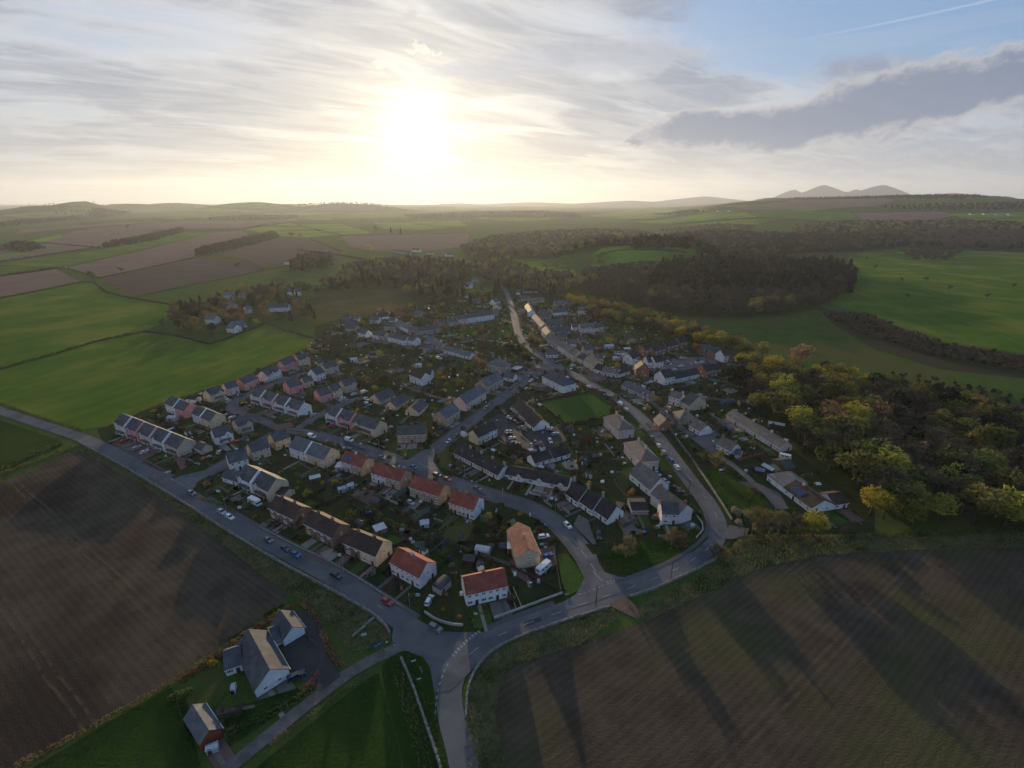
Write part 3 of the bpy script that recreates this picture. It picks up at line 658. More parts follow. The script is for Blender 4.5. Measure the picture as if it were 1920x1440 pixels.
def place_window(h, w_, hh, x, y, z, rz, frame='frame', bars=1, detail=True):
    f, p = win_mesh(w_, hh, frame, bars); o = put('window', f, h, (x, y, z), rz); put('pane', p, o); return o
def gable_roof(w_, d_, e, rise, vL=.18, vR=.18, o=.32, th=.16):
    """two tiled slopes with eaves and verges; ridge along x"""
    s = rise / (d_ / 2); mb = MB(); y0, y1 = -o, d_ + o; zl = e - o * s + .02; zr = e + rise + .02
    mb.prism_x([(y0, zl), (d_ / 2, zr), (d_ / 2, zr + th), (y0, zl + th)], -vL, w_ + vR)
    mb.prism_x([(d_ / 2, zr), (y1, zl), (y1, zl + th), (d_ / 2, zr + th)], -vL, w_ + vR)
    mb.prism_x([(d_ / 2 - .16, zr + th - .02), (d_ / 2 + .16, zr + th - .02), (d_ / 2, zr + th + .10)], -vL + .01, w_ + vR - .01)
    return mb
def hip_roof(w_, d_, e, rise, o=.35):
    k = min(w_, d_) / 2; mb = MB(); a = [(-o, -o, e), (w_ + o, -o, e), (w_ + o, d_ + o, e), (-o, d_ + o, e)]
    b = [(x, y, z + .14) for x, y, z in a]
    r_ = [(k, d_ / 2, e + rise), (w_ - k, d_ / 2, e + rise)] if w_ >= d_ else [(w_ / 2, k, e + rise), (w_ / 2, d_ - k, e + rise)]
    fs = [(0, 3, 2, 1), (0, 1, 5, 4), (1, 2, 6, 5), (2, 3, 7, 6), (3, 0, 4, 7)]
    fs += [(4, 5, 9, 8), (5, 6, 9), (6, 7, 8, 9), (7, 4, 8)] if w_ >= d_ else [(4, 5, 8), (5, 6, 9, 8), (6, 7, 9), (7, 4, 8, 9)]
    return mb.add(a + b + r_, fs)
def house(A, B, d, e=5.0, pitch=38, wall='white', roof='slate', label='', cat='house', hip=False, g=False, storeys=2, nw=3, chim=(), gside='R', gw=1, vL=.18, vR=.18, fg=0, porch=None,
          door='door_dark', frame='frame', cm=None, pots=2, name='house', group=None, z0=0.0, sky=0, gwall=None, patio=False, nwin=True, dormer=0, chh=1.1, wh=1.15, flat=False, roofmat=None, skew=0):
    """A, B: world base points of the wall towards the viewer (left, right); d: size away from the viewer; g: gable faces the viewer"""
    ax, ay = A; bx, by = B; wd = math.hypot(bx - ax, by - ay); rz = math.atan2(by - ay, bx - ax)
    if g:   # turn the box so that local x runs along the ridge: origin at B, x away from the viewer
        A2 = (bx, by); rz2 = rz + math.pi / 2
        W_, D_ = d, wd; ox, oy, rzz = bx, by, rz2      # local -y points to the right-hand side, local y to the left
    else: W_, D_ = wd, d; ox, oy, rzz = ax, ay, rz
    rise = D_ / 2 * math.tan(R(pitch)) if not hip else min(W_, D_) / 2 * math.tan(R(pitch))
    far = math.hypot(ax, ay) > 430
    h = root(name, (ox, oy, z0), rzz, label, cat, group)
    mb = MB(); zb = -.25
    if hip or flat: mb.box(0, W_, 0, D_, zb, e)
    else: mb.prism_x([(0, zb), (D_, zb), (D_, e), (D_ / 2, e + rise), (0, e)], 0, W_)
    mb.build('wall', M['w_' + wall], parent=h)
    rm = M[roofmat] if roofmat else M['r_' + roof]
    if flat: rf = MB().box(-.25, W_ + .25, -.25, D_ + .25, e + .003, e + .28).build('roof', rm, parent=h)
    elif hip: rf = hip_roof(W_, D_, e, rise).build('roof', rm, parent=h)
    else: rf = gable_roof(W_, D_, e, rise, vL, vR).build('roof', rm, parent=h)
    if not flat and not far:     # gutters along the eaves
        mg = MB().box(-vL, W_ + vR, -.47, -.345, e - .30 - .02, e - .19); mg.build('gutter', M['frame'], parent=h)
    for t in chim:
        cw, cp = chimney_mesh('w_' + (cm or ('brick' if wall in ('brick', 'tan', 'white', 'cream') else wall)), .75 + .15 * pots, .7, chh, pots)
        o = put('chimney', cw, h, (t * W_, D_ / 2, e + rise)); put('chimney_pot', cp, o)
    # fronts seen by the viewer
    def front_windows(n, L, at_, rz_, dr=True):
        if n <= 0: return
        for s in range(storeys):
            zc = 1.45 + s * 2.55
            if zc + .5 > e and storeys > 1: zc = e - .75
            for i in range(n):
                x = L * (i + .5) / n
                if s == 0 and dr and i == n // 2 and n > 1:
                    dm, hm = door_mesh(door); o = put('door', dm, h, (*at_(x), .0), rz_); put('handle', hm, o); continue
                ww = 1.7 if s == 0 and n < 4 else 1.25
                if n > 4: ww = 1.0
                place_window(h, ww, wh if s else wh + .1, *at_(x), zc, rz_, frame, 2 if ww > 1.6 else 1)
    def gable_windows(n, L, at_, rz_):
        if n <= 0: return
        if storeys > 1: place_window(h, .9, 1.0, *at_(L * .5), 1.5 + 2.5, rz_, frame, 0)
        if n > 1: place_window(h, 1.1, 1.0, *at_(L * .3), 1.45, rz_, frame, 1)
        if n > 2: place_window(h, 1.1, 1.0, *at_(L * .72), 1.45, rz_, frame, 1)
        else:
            dm, hm = door_mesh('door_dark'); o = put('door', dm, h, (*at_(L * .75), 0), rz_); put('handle', hm, o)
    if nwin:
        if g:
            # local: gable toward the viewer is x = 0 (outward -x); right-hand long wall is y = 0
            gable_windows(max(gw, 1), D_, lambda t: (0, t), -math.pi / 2)
            if gside == 'R': front_windows(nw, W_, lambda t: (t, 0), 0)
            else: front_windows(nw, W_, lambda t: (t, D_), math.pi)
        else:
            front_windows(nw, W_, lambda t: (t, 0), 0)
            if gside == 'R': gable_windows(gw, D_, lambda t: (W_, t), math.pi / 2)
            elif gside == 'L': gable_windows(gw, D_, lambda t: (0, t), -math.pi / 2)
    if fg:          # small cross gable over the front, as on the newer terraces
        gwid = min(3.4, W_ * .5); x0 = W_ * .12 if fg == 1 else W_ * .5; gr = gwid / 2 * math.tan(R(44)); k = min(D_ / 2, gr / (rise / (D_ / 2)))
        fgm = MB(); y0 = -.30
        fgm.add([(x0, y0, zb), (x0 + gwid, y0, zb), (x0 + gwid, y0, e), (x0 + gwid / 2, y0, e + gr), (x0, y0, e), (x0, .0, zb), (x0 + gwid, 0, zb), (x0 + gwid, 0.0, e), (x0 + gwid / 2, k, e + gr), (x0, 0.0, e)],
                [(0, 1, 2, 3, 4), (1, 6, 7, 2), (0, 4, 9, 5), (4, 3, 8, 9), (3, 2, 7, 8)])
        go = fgm.build('front_gable', M['w_' + wall], parent=h)
        rg = MB()
        for s in (-1, 1):
            xm = x0 + gwid / 2; xe = xm + s * (gwid / 2 + .22); ze = e - .22 * math.tan(R(44)) + .05; zt = e + gr + .05
            q = [(xe, y0 - .2, ze), (xm, y0 - .2, zt), (xm, k + .35, zt), (xe, .25, ze)]
            q2 = [(a, b, c + .14) for a, b, c in q]
            rg.add(q + q2, [(0, 1, 2, 3), (7, 6, 5, 4), (0, 4, 5, 1), (1, 5, 6, 2), (2, 6, 7, 3), (3, 7, 4, 0)])
        rg.build('gable_roof', rm, parent=go)
        place_window(h, 1.1, 1.0, x0 + gwid / 2, y0, min(4.0, e - .6), 0, frame, 1); place_window(h, 1.3, 1.1, x0 + gwid / 2, y0, 1.4, 0, frame, 1)
    if skew:        # added raised strip in wall colour, standing in for an exposed stepped gable
        s = rise / (D_ / 2); sm = MB(); o_ = .30; x0, x1 = W_ - .95, W_ + .02
        for a0, a1 in ((-o_, D_ / 2), (D_ + o_, D_ / 2)):
            z0_, z1_ = e - o_ * s + .10, e + rise + .10; sm.add([(x0, a0, z0_), (x1, a0, z0_), (x1, a1, z1_), (x0, a1, z1_), (x0, a0, z0_ + .22), (x1, a0, z0_ + .22), (x1, a1, z1_ + .22), (x0, a1, z1_ + .22)], MB.BF)
        sm.build('gable_strip', M['w_' + wall], parent=h)
    if porch:
        pw = W_ * .62; x0 = W_ * .2; pm = MB().prism_x([(-1.5, 2.35), (-.03, 2.35), (-.03, 3.05), (-1.5, 2.47)], x0, x0 + pw)
        po = pm.build('porch_roof', rm, parent=h)
        for xx in (x0 + .08, x0 + pw - .2): MB().box(xx, xx + .12, -1.4, -1.28, 0, 2.35).build('porch_post', M['frame'], parent=po)
    for i in range(sky):       # roof windows
        x = W_ * (i + 1) / (sky + 1) + rng.uniform(-.4, .4); s = rise / (D_ / 2); y = D_ * .22; zz = e + y * s + .19
        ang = math.atan(s); q = MB().box(-.4, .4, -.55, .55, 0, .07)
        o = q.build('roof_window', M['skylight'], parent=rf, loc=(x, y, zz)); o.rotation_euler = (ang, 0, 0)
    for i in range(dormer):
        x = W_ * (i + .5) / dormer; s = rise / (D_ / 2); y = D_ * .10; zz = e + y * s
        dmb = MB().box(-1.0, 1.0, 0, D_ * .32, -.3, 1.25); do = dmb.build('dormer', M['w_' + wall], parent=h, loc=(x, y, zz))
        MB().prism_x([(-.2, 1.26), (D_ * .38, 1.26), (D_ * .38, 1.42), (-.2, 1.38)], -1.15, 1.15).build('dormer_roof', rm, parent=do)
        f, p = win_mesh(1.3, .9, frame, 1); o = put('window', f, do, (0, 0, .65))
    HOUSES.append((ox, oy, rzz, W_, D_, (ax, ay), (bx, by), math.hypot(bx - ax, by - ay), label))
    return h
def hides(x, y, h_, reach=30):
    """true where a tree of this height would stand before a house, as seen from above the fields"""
    r_ = math.hypot(x, y); ux, uy = x / r_, y / r_
    for ox, oy, rz, W_, D_, A, B, Lf, hl_ in HOUSES:
        mx, my = (A[0] + B[0]) / 2, (A[1] + B[1]) / 2; dx_, dy_ = mx - x, my - y; t = dx_ * ux + dy_ * uy
        if -3 < t < reach * h_ / 10 and abs(dx_ * uy - dy_ * ux) < Lf / 2 + h_ * .3: return True
    return False
def lerp(a, b, t): return (a[0] + (b[0] - a[0]) * t, a[1] + (b[1] - a[1]) * t)
def row(c, A, B, units, d, where, e=5.0, step=0.0, zstep=0.0, z0=0.0, split=None, ends=None, what='house', tone=None, cat='house', **kw):
    """a run of joined houses; each unit is a house of its own. A, B in crop pixels"""
    a, b = G(*c(A)), G(*c(B)); n = len(units); L = math.hypot(b[0] - a[0], b[1] - a[1]); u = ((b[0] - a[0]) / L, (b[1] - a[1]) / L); v = (-u[1], u[0])
    cuts = split or [i / n for i in range(n + 1)]; out = []
    for i, un in enumerate(units):
        un = un if isinstance(un, dict) else dict(wall=un)
        k = dict(kw); k.update(un)
        p, q = lerp(a, b, cuts[i]), lerp(a, b, cuts[i + 1] - .0005)
        s = step * i; p = (p[0] + v[0] * s, p[1] + v[1] * s); q = (q[0] + v[0] * s, q[1] + v[1] * s)
        cname = k.pop('tone', None) or TONE.get(k.get('wall', 'white'), k.get('wall', 'white'))
        rname = RTONE.get(k.get('roof', 'slate'), 'dark')
        lb = k.pop('label', None) or (f'{cname} {what} with {rname} roof, ' + (where if n == 1 else (f'{ORD[i]} from left in {where}')))
        if n > 1: k.setdefault('vL', .18 if i == 0 else .0); k.setdefault('vR', .18 if i == n - 1 else .0)
        if n > 1 and i < n - 1: k['gw'] = 0
        if i == n - 1: k.pop('skew', 0)
        if n == 2 and i == 1 and k.get('chim') == (.99,): k['chim'] = ()
        out.append(house(p, q, d, e + zstep * (n - 1 - i) + (.05 if i % 2 else 0), label=lb, z0=z0, cat=cat, **k))
    return out
def one(c, A, B, d, where, wall, **kw): return row(c, A, B, [wall], d, where, **kw)[0]
TONE = dict(white='white', lilac='pale lilac', pink='pink', palepink='pale pink', salmon='salmon', cream='cream', yellow='yellow', brick='brown brick', redbrick='red brick', tan='tan', stone='stone', greystone='grey stone', buff='buff', oxblood='oxblood red', brown='brown')
RTONE = dict(slate='slate grey', bluegrey='blue grey', dark='black', brown='brown', red='red tiled', orange='orange tiled', oldstone='weathered', greengrey='green grey', grey='grey')
row(C2, (78, 690), (516, 885), ['lilac', 'pink', 'palepink', 'white', 'buff'], 9.0, 'the terrace by the south road', zstep=.4, step=.5, skew=1, fg=1, nw=2, gw=2, porch=1, pitch=40)
row(C2, (452, 527), (592, 582), ['white', 'pink'], 8.5, 'upper pair by the field hedge', nw=2, zstep=.4, skew=1)
row(C2, (652, 602), (790, 660), ['white', 'cream'], 8.5, 'lower pair by the field hedge', nw=2, zstep=.4, skew=1)
one(C2, (795, 462), (892, 425), 8.0, 'beside the field hedge with a blue car outside', 'cream', gside='L', fg=2, nw=2, porch=1)
one(C2, (915, 412), (1000, 387), 8.0, 'next to a salmon pair by the field', 'palepink', gside='L', nw=2)
row(C2, (1045, 372), (1145, 327), ['salmon', 'pink'], 8.0, 'the pair along the field hedge', gside='L', nw=2)
row(C2, (1212, 308), (1315, 262), ['lilac', 'white'], 8.0, 'the pale pair along the field hedge', gside='L', nw=2, fg=2)
one(C2, (1340, 228), (1435, 196), 8.0, 'last pink one along the field hedge', 'pink', gside='L', nw=2, fg=2)
one(C2, (1450, 188), (1532, 166), 8.0, 'at the far corner of the field hedge', 'cream', gside='L', nw=2, fg=2)
one(C2, (1590, 190), (1630, 178), 5.0, 'small garage at the far close end', 'cream', e=2.4, storeys=1, nw=0, gw=0, what='garage', cat='garage', name='garage')
one(C2, (1648, 255), (1745, 226), 7.5, 'at the far right end of the close', 'buff', gside='L', nw=2)
one(C2, (1578, 302), (1645, 277), 9.0, 'beside a small cream cottage in the close', 'white', gside='L', nw=3)
one(C2, (1488, 352), (1556, 335), 6.5, 'small one between pink and white houses', 'cream', gside='L', nw=2, e=4.3)
one(C2, (1382, 402), (1478, 372), 9.0, 'standing alone inside the close', 'pink', gside='L', nw=2)
row(C2, (1608, 466), (1692, 440), ['pink'], 8.5, 'left end of the middle row', gside='L', nw=2)
one(C2, (1702, 432), (1772, 411), 8.5, 'centre of the middle row', 'cream', gside='L', nw=2, fg=2)
one(C2, (1795, 392), (1885, 362), 8.5, 'right end of the middle row', 'buff', gside='L', nw=2, fg=2)
row(C2, (1085, 462), (1430, 582), ['lilac', 'palepink', 'white', 'white'], 9.0, 'the terrace inside the close', zstep=.3, step=.5, skew=1, fg=1, nw=2, porch=1)
row(PX, (611, 791), (702, 822), ['lilac', 'pink', 'cream'], 9.0, 'the terrace by the white vans', zstep=.3, step=.4, skew=1, fg=1, nw=2, porch=1, split=[0, .27, .55, 1])
one(C2, (830, 787), (960, 747), 8.5, 'with front gable near a red car', 'white', gside='L', nw=2, fg=2, porch=1)
one(C2, (1000, 702), (1105, 667), 8.0, 'with front gable beside the crossroads', 'buff', gside='L', nw=2, fg=2, porch=1)
one(C2, (664, 826), (716, 851), 5.5, 'beside the pale gable end', 'buff', e=2.5, storeys=1, nw=0, gw=0, what='garage', cat='garage', name='garage')
one(C2, (1105, 902), (1237, 857), 8.5, 'between white and yellow houses on the crescent', 'cream', gside='L', nw=3)
one(C2, (1275, 822), (1387, 781), 8.5, 'nearest the brick-paved crossing', 'yellow', gside='L', nw=3)
one(C2, (935, 987), (1076, 946), 9.0, 'on the corner behind the stepped row', 'white', gside='L', nw=3)
row(C2, (1380, 862), (1640, 956), ['white', 'cream'], 9.5, 'the big pair left of the red roofs', nw=3, roof='bluegrey', zstep=.4, skew=1)
row(C2, (995, 1088), (1212, 1206), ['white', 'cream'], 9.5, 'the stepped row by the motorhome', nw=2, fg=1, porch=1, zstep=.4, skew=1, step=.7)
one(C2, (872, 1052), (985, 1090), 6.0, 'low wing at the left of stepped row', 'white', e=2.6, storeys=1, nw=2, gw=0, what='annexe', cat='annexe', name='annexe')
one(C2, (1262, 1170), (1330, 1195), 6.0, 'right of the stepped row', 'cream', e=2.4, storeys=1, nw=0, gw=0, what='garage', cat='garage', name='garage', roof='dark', pitch=25)
r1 = row(C3, (640, 402), (800, 456), [dict(wall='palepink'), dict(wall='tan')], 8.2, 'the red-roofed pair with solar panels', roof='red', nw=2, chim=(.98,), e=4.9, pots=1)
row(C3, (870, 492), (1085, 562), [dict(wall='white'), dict(wall='tan')], 8.2, 'the second red-roofed pair', roof='red', nw=3, chim=(.99,), e=4.9, pots=1)
row(C3, (1155, 602), (1378, 677), ['tan', 'tan'], 8.2, 'the third red-roofed pair', roof='red', nw=3, chim=(.99,), e=4.9, pots=1)
row(C3, (1450, 722), (1637, 781), [dict(wall='cream'), dict(wall='white')], 8.2, 'the fourth red-roofed pair', roof='red', nw=3, chim=(.99,), e=4.9, pots=1)
row(C3, (110, 762), (297, 852), ['brick', 'brick'], 8.2, 'the upper brown-roofed pair', roof='brown', nw=2, chim=(.5,), e=4.9)
row(C3, (375, 882), (582, 992), ['brick', 'brick'], 8.2, 'the middle brown-roofed pair', roof='brown', nw=2, chim=(.5,), e=4.9)
row(C3, (670, 1032), (907, 1136), ['brick', 'cream'], 8.2, 'the lower brown-roofed pair', roof='brown', nw=2, chim=(.5,), e=4.9)
row(C3, (1015, 1182), (1232, 1302), ['lilac', 'lilac'], 8.2, 'the white pair beside the barrel-roofed garage', roof='red', nw=3, chim=(.99,), e=5.0, pots=1)
row(C3, (1580, 1432), (1887, 1362), ['white', 'white'], 8.2, 'the white pair at the junction corner', roof='red', nw=3, chim=(.5,) if 0 else (.99,), e=5.0, gside='L', pots=1)
house(G(*C5((518, 830))), G(*C5((688, 800))), 15.0, 5.0, 36, 'buff', 'orange', 'buff house with orange tiled roof standing gable-on by motorhome', g=True, gside='L', nw=0, chim=(.45,), pots=1, gw=3)
one(C3, (1063, 207), (1277, 197), 8.5, 'facing the junction with white window surrounds', 'tan', roof='greengrey', nw=5, gw=0, chim=(.5,), what='stone semi')
lb = row(C3, (1490, 312), (1817, 482), ['white', 'white', 'palepink', 'white'], 8.5, 'the long dark-roofed row', e=2.7, storeys=1, roof='dark', nw=4, pitch=40, chim=(.98,), cm='stone', chh=1.3, sky=1, what='cottage', cat='cottage', name='cottage')
row(C4, (66, 782), (215, 716), ['cream', 'white'], 7.5, 'the pair left of the car park', gside='L', nw=3, e=4.8, roof='dark', chim=(.3,), step=.6)
row(C4, (272, 1030), (736, 1126), ['white', 'white', 'white'], 8.0, 'the low linked bungalows', e=2.5, storeys=1, fg=2, nw=2, roof='dark', pitch=30, what='bungalow', cat='bungalow', name='bungalow')
row(C4, (722, 1182), (1010, 1392), ['white', 'white', 'white'], 9.0, 'the steep black-roofed row', e=2.9, storeys=1, roof='dark', nw=3, pitch=44, chim=(.02,), cm='greystone', chh=2.2, sky=0, step=.9, what='cottage', cat='cottage', name='cottage')
house(G(*C4((1562, 1377))), G(*C4((1662, 1340))), 16.0, 5.2, 42, 'lilac', 'oldstone', 'tall pale rendered house with red chimneys at the road bend', g=True, gside='L', nw=0, gw=1, chim=(.06, .9), cm='redbrick', nwin=False)
house(G(*C4((1438, 1372))), G(*C4((1558, 1376))), 7.0, 5.0, 40, 'lilac', 'slate', 'side wing with slate roof on the tall pale house', g=False, gside='L', nw=2, chim=(.03,), cm='redbrick', gw=1, name='house_wing', cat='house')
house(G(*C4((1352, 1165))), G(*C4((1490, 1128))), 15.0, 3.6, 44, 'white', 'grey', 'white cottage with a run of roof windows beside the parked cars', g=True, gside='L', nw=3, gw=1, storeys=1, sky=0, name='cottage', cat='cottage')
one(C4, (1215, 1303), (1340, 1303), 8.0, 'below the white cottage', 'stone', e=2.5, storeys=1, nw=0, gw=0, what='double garage', cat='garage', name='garage', roof='dark', pitch=12)
one(C4, (1005, 632), (1112, 737), 9.5, 'left one of two beside the bowling green', 'palepink', hip=True, roof='oldstone', nw=7, e=5.3, gw=2, chim=(.3, .7), pots=3, pitch=38, chh=1.6)
one(C4, (1156, 832), (1276, 977), 9.5, 'right one of two beside the main road', 'palepink', hip=True, roof='oldstone', nw=7, e=5.3, gw=2, chim=(.3, .7), pots=3, pitch=38, chh=1.6)
one(C4, (545, 312), (702, 392), 11.0, 'beside the bowling green with hipped roof', 'white', hip=True, roof='slate', nw=6, gw=2, chim=(.25, .7), pots=4, e=5.2, chh=2.2)
row(C4, (318, 522), (505, 672), ['stone', 'stone', 'white'], 10.0, 'the stepped row above the car park', e=2.6, storeys=1, roof='brown', nw=2, step=-.9, zstep=.3, what='cottage', cat='cottage', name='cottage', chim=(.95,))
row(C4, (490, 947), (750, 868), ['white', 'white'], 7.0, 'the low pair with black roofs below the car park', e=2.5, storeys=1, roof='dark', nw=3, gside='L', step=-.6, what='cottage', cat='cottage', name='cottage')
# east side
row(C7, (20, 517), (225, 617), ['tan', 'tan', dict(wall='tan', dormer=2)], 7.0, 'the stone row above the main road', e=2.7, storeys=1, roof='bluegrey', nw=4, chim=(.98,), cm='tan', what='cottage', cat='cottage', name='cottage')
one(C7, (370, 627), (452, 652), 6.5, 'two-storey by the allotments', 'lilac', roof='oldstone', nw=3, e=5.4, gw=0, chim=(.02, .97), pitch=40)
one(C7, (460, 652), (522, 687), 13.0, 'broad gabled block joined to the lilac house', 'buff', roof='greengrey', nw=2, e=4.0, gw=1)
one(C7, (258, 783), (302, 836), 7.0, 'tiny one with blue gable at the roadside', 'redbrick', roof='oldstone', nw=2, e=3.6, gw=2, storeys=1, chim=(.02, .96), pitch=44, what='cottage', cat='cottage', name='cottage')
one(C7, (402, 732), (452, 786), 9.0, 'with hipped roof behind the tiny brick cottage', 'stone', roof='oldstone', hip=True, nw=2, e=3.6, storeys=1, gw=1, chim=(.5,), what='cottage', cat='cottage', name='cottage')
one(C7, (525, 822), (606, 872), 8.0, 'nearer the hipped stone cottage', 'white', roof='oldstone', nw=3, e=3.0, storeys=1, gw=0, chim=(.03, .95), pitch=40, what='cottage', cat='cottage', name='cottage')
one(C7, (728, 967), (832, 1022), 7.5, 'beside the orange timber fence', 'white', roof='oldstone', nw=3, e=3.0, storeys=1, gw=1, chim=(.03, .95), pitch=42, what='cottage', cat='cottage', name='cottage')
one(C7, (866, 1037), (905, 1048), 6.5, 'lean-to garage behind the orange fence', 'white', roof='slate', nw=0, e=2.4, storeys=1, gw=0, pitch=22, what='garage', cat='garage', name='garage')
row(C7, (802, 742), (1197, 992), ['palepink', 'lilac', 'lilac'], 8.0, 'the long low range under the wood', e=2.8, storeys=1, roof='oldstone', nw=5, chim=(.985,), pitch=36, what='cottage', cat='cottage', name='cottage', split=[0, .42, .75, 1])
# bungalow with solar panels
bA = G(*K8((955, 982))); bR = G(*K8((1505, 895))); bU = Vector((bR[0] - bA[0], bR[1] - bA[1])).normalized(); bM_ = (bA[0] + bU.x * 11, bA[1] + bU.y * 11)
bng = house(bA, bM_, 15.5, 2.7, 28, 'white', 'brown', 'long white bungalow with solar panels on its brown roof', g=True, gside='L', nw=4, storeys=1, gw=2, chim=(.72,), cm='cream', chh=.8, pots=1, name='bungalow', cat='bungalow')
house((bM_[0] + bU.x * .05, bM_[1] + bU.y * .05), bR, 8.5, 2.6, 28, 'white', 'brown', 'low right wing of the bungalow beside the yellow tree', storeys=1, nw=2, gw=0, name='bungalow_wing', cat='bungalow')
gA = (bA[0] - bU.y * 15.7, bA[1] + bU.x * 15.7); house(gA, (gA[0] + bU.x * 12.5, gA[1] + bU.y * 12.5), 10.0, 2.9, 3, 'white', 'grey', 'flat-roofed white double garage beside the solar bungalow', flat=True, storeys=1, nw=0, gw=0, name='garage', cat='garage', roofmat='r_grey')
# lower left farmhouse
house(G(*K7((682, 905))), G(*K7((982, 716))), 17.0, 2.9, 41, 'white', 'slate', 'white gabled house with broad slate roof beside the lane', g=True, gside='R', nw=3, storeys=1, gw=3, name='house')
house(G(*K7((930, 445))), G(*K7((1118, 330))), 8.5, 2.6, 40, 'white', 'slate', 'white garage block with dark doors by the tarmac yard', g=True, gside='R', nw=0, storeys=1, gw=1, name='garage', cat='garage', nwin=False)
house(G(*K7((850, 450))), G(*K7((905, 420))), 6.0, 2.4, 35, 'white', 'slate', 'short slate-roofed link between the white house and garage', storeys=1, nw=1, gw=0, name='house_link', cat='house', g=False)
house(G(*K7((410, 712))), G(*K7((555, 660))), 7.0, 2.6, 38, 'white', 'slate', 'slate-roofed garden wing with conservatory on the white lane house', storeys=1, nw=2, gw=1, gside='L', name='house_wing', cat='house')
house(G(*K7((195, 1390))), G(*K7((380, 1248))), 9.5, 2.7, 42, 'oxblood', 'bluegrey', 'small outbuilding with oxblood red gable and pale slate roof', g=True, gside='R', nw=1, storeys=1, gw=0, name='outbuilding', cat='outbuilding', nwin=False)
# centre west
one(C6, (790, 1284), (892, 1217), 9.5, 'lowest of three on the middle road', 'tan', roof='bluegrey', gside='L', nw=4, e=5.2)
row(C6, (936, 1167), (1087, 1072), ['palepink', 'cream'], 9.5, 'the middle block on the middle road', roof='bluegrey', gside='L', nw=3, e=5.2, sky=2)
row(C6, (1092, 1037), (1216, 972), ['tan', 'tan'], 10.0, 'the upper block on the middle road', roof='bluegrey', gside='L', nw=3, e=5.0)
one(C6, (1216, 932), (1287, 946), 6.5, 'low one by the stone villa', 'white', roof='slate', e=2.7, storeys=1, nw=1, gw=0, what='hall', cat='hall', name='hall', g=False)
one(C6, (1092, 862), (1202, 893), 11.0, 'old villa with white gable and tall chimneys', 'stone', roof='bluegrey', hip=True, nw=4, gw=2, e=5.8, chim=(.12, .55, .95), chh=1.6, what='villa')
for A, B, nm in (((215, 1092), (292, 1117), 'nearest the teal van'), ((332, 1146), (412, 1162), 'in the middle of three'), ((480, 1192), (582, 1204), 'nearest the tan house')):
    house(G(*C6(A)), G(*C6(B)), 13.0, 2.5, 38, 'cream', 'slate', 'cream bungalow with grey roof ' + nm, g=True, gside='R', nw=2, storeys=1, gw=2, name='bungalow', cat='bungalow', group='cream bungalows by the close')
one(C6, (514, 942), (602, 977), 8.0, 'alone among trees with white gable', 'white', roof='brown', nw=3, e=5.4, chim=(.03,), gw=1, pitch=42)
one(C6, (600, 930), (672, 935), 7.0, 'rear wing of the house among trees', 'white', roof='dark', nw=0, e=4.6, gw=0, name='house_wing')
one(PX, (1318, 838), (1336, 846), 3, 'x', 'white', nwin=False) if 0 else None
# old village west of the street
row(K1, (252, 405), (360, 440), ['white'], 8.0, 'left end of the lower village row', nw=3, e=4.2)
row(K1, (470, 440), (640, 470), ['white', 'greystone'], 8.0, 'lower village row behind the stone wall', nw=3, e=4.4, roof='greengrey')
row(K1, (700, 480), (960, 545), ['white', 'white'], 8.0, 'lower village row with a pale roof light', nw=3, e=4.6, chim=(.02,), sky=1)
one(K1, (985, 530), (1090, 560), 8.0, 'with tall white gable at the end of lower row', 'white', nw=3, e=5.0, chim=(.97,), roof='slate', chh=1.8)
one(K1, (1250, 545), (1350, 572), 10.0, 'hall-like block by the green road', 'stone', nw=2, e=4.0, roof='bluegrey', gw=1)
one(K1, (1400, 620), (1480, 640), 8.0, 'beside the long white low row', 'stone', nw=2, e=3.5, roof='bluegrey')
row(K1, (1525, 650), (1920, 760), ['white', 'white', 'white'], 7.0, 'the long white row below the green road', nw=3, e=2.8, storeys=1, roof='bluegrey', what='cottage', cat='cottage', name='cottage', dormer=0)
one(K1, (640, 320), (815, 320), 8.0, 'left end of the upper village row', 'stone', nw=3, e=4.5, roof='slate', chim=(.03,))
row(K1, (815, 270), (1000, 362), ['white', 'white', 'white'], 7.5, 'the white upper village row', nw=2, e=4.6, roof='bluegrey')
row(K1, (1005, 385), (1160, 392), ['redbrick'], 7.5, 'in the upper village row', nw=3, e=4.6, roof='bluegrey')
row(K1, (1170, 395), (1480, 350), ['stone', 'stone'], 7.5, 'right part of upper village row', nw=3, e=4.6, roof='slate', chim=(.98,))
one(K1, (1380, 235), (1450, 240), 6.5, 'small one behind the upper village row', 'brick', nw=2, e=3.2, storeys=1, roof='red')
one(K1, (1460, 255), (1560, 245), 6.5, 'small slate one behind the upper village row', 'stone', nw=2, e=3.4, storeys=1, roof='slate')
one(K1, (1610, 262), (1740, 252), 8.0, 'left end of the terrace on the green', 'stone', nw=2, e=5.4, roof='slate', chim=(.02, .6))
row(K3, (1270, 1355), (1815, 1270), ['palepink', 'white', 'white'], 8.0, 'the terrace above the green', nw=4, e=5.6, roof='slate', chim=(.98,), split=[0, .28, .66, 1], dormer=0)
one(K3, (1800, 1225), (1885, 1210), 7.0, 'gable at the right end of the green terrace', 'stone', nw=1, e=4.0, roof='oldstone')
one(K3, (1440, 1050), (1610, 1030), 8.0, 'bungalow behind the terrace on the green', 'brick', nw=3, e=2.8, storeys=1, roof='grey')
one(K1, (0, 250), (190, 270), 9.0, 'low dark block at the left edge of old village', 'brick', nw=3, e=3.2, storeys=1, roof='slate')
one(K1, (180, 180), (262, 185), 5.0, 'tiny white one near the rough pasture', 'white', nw=1, e=2.8, storeys=1, roof='bluegrey')
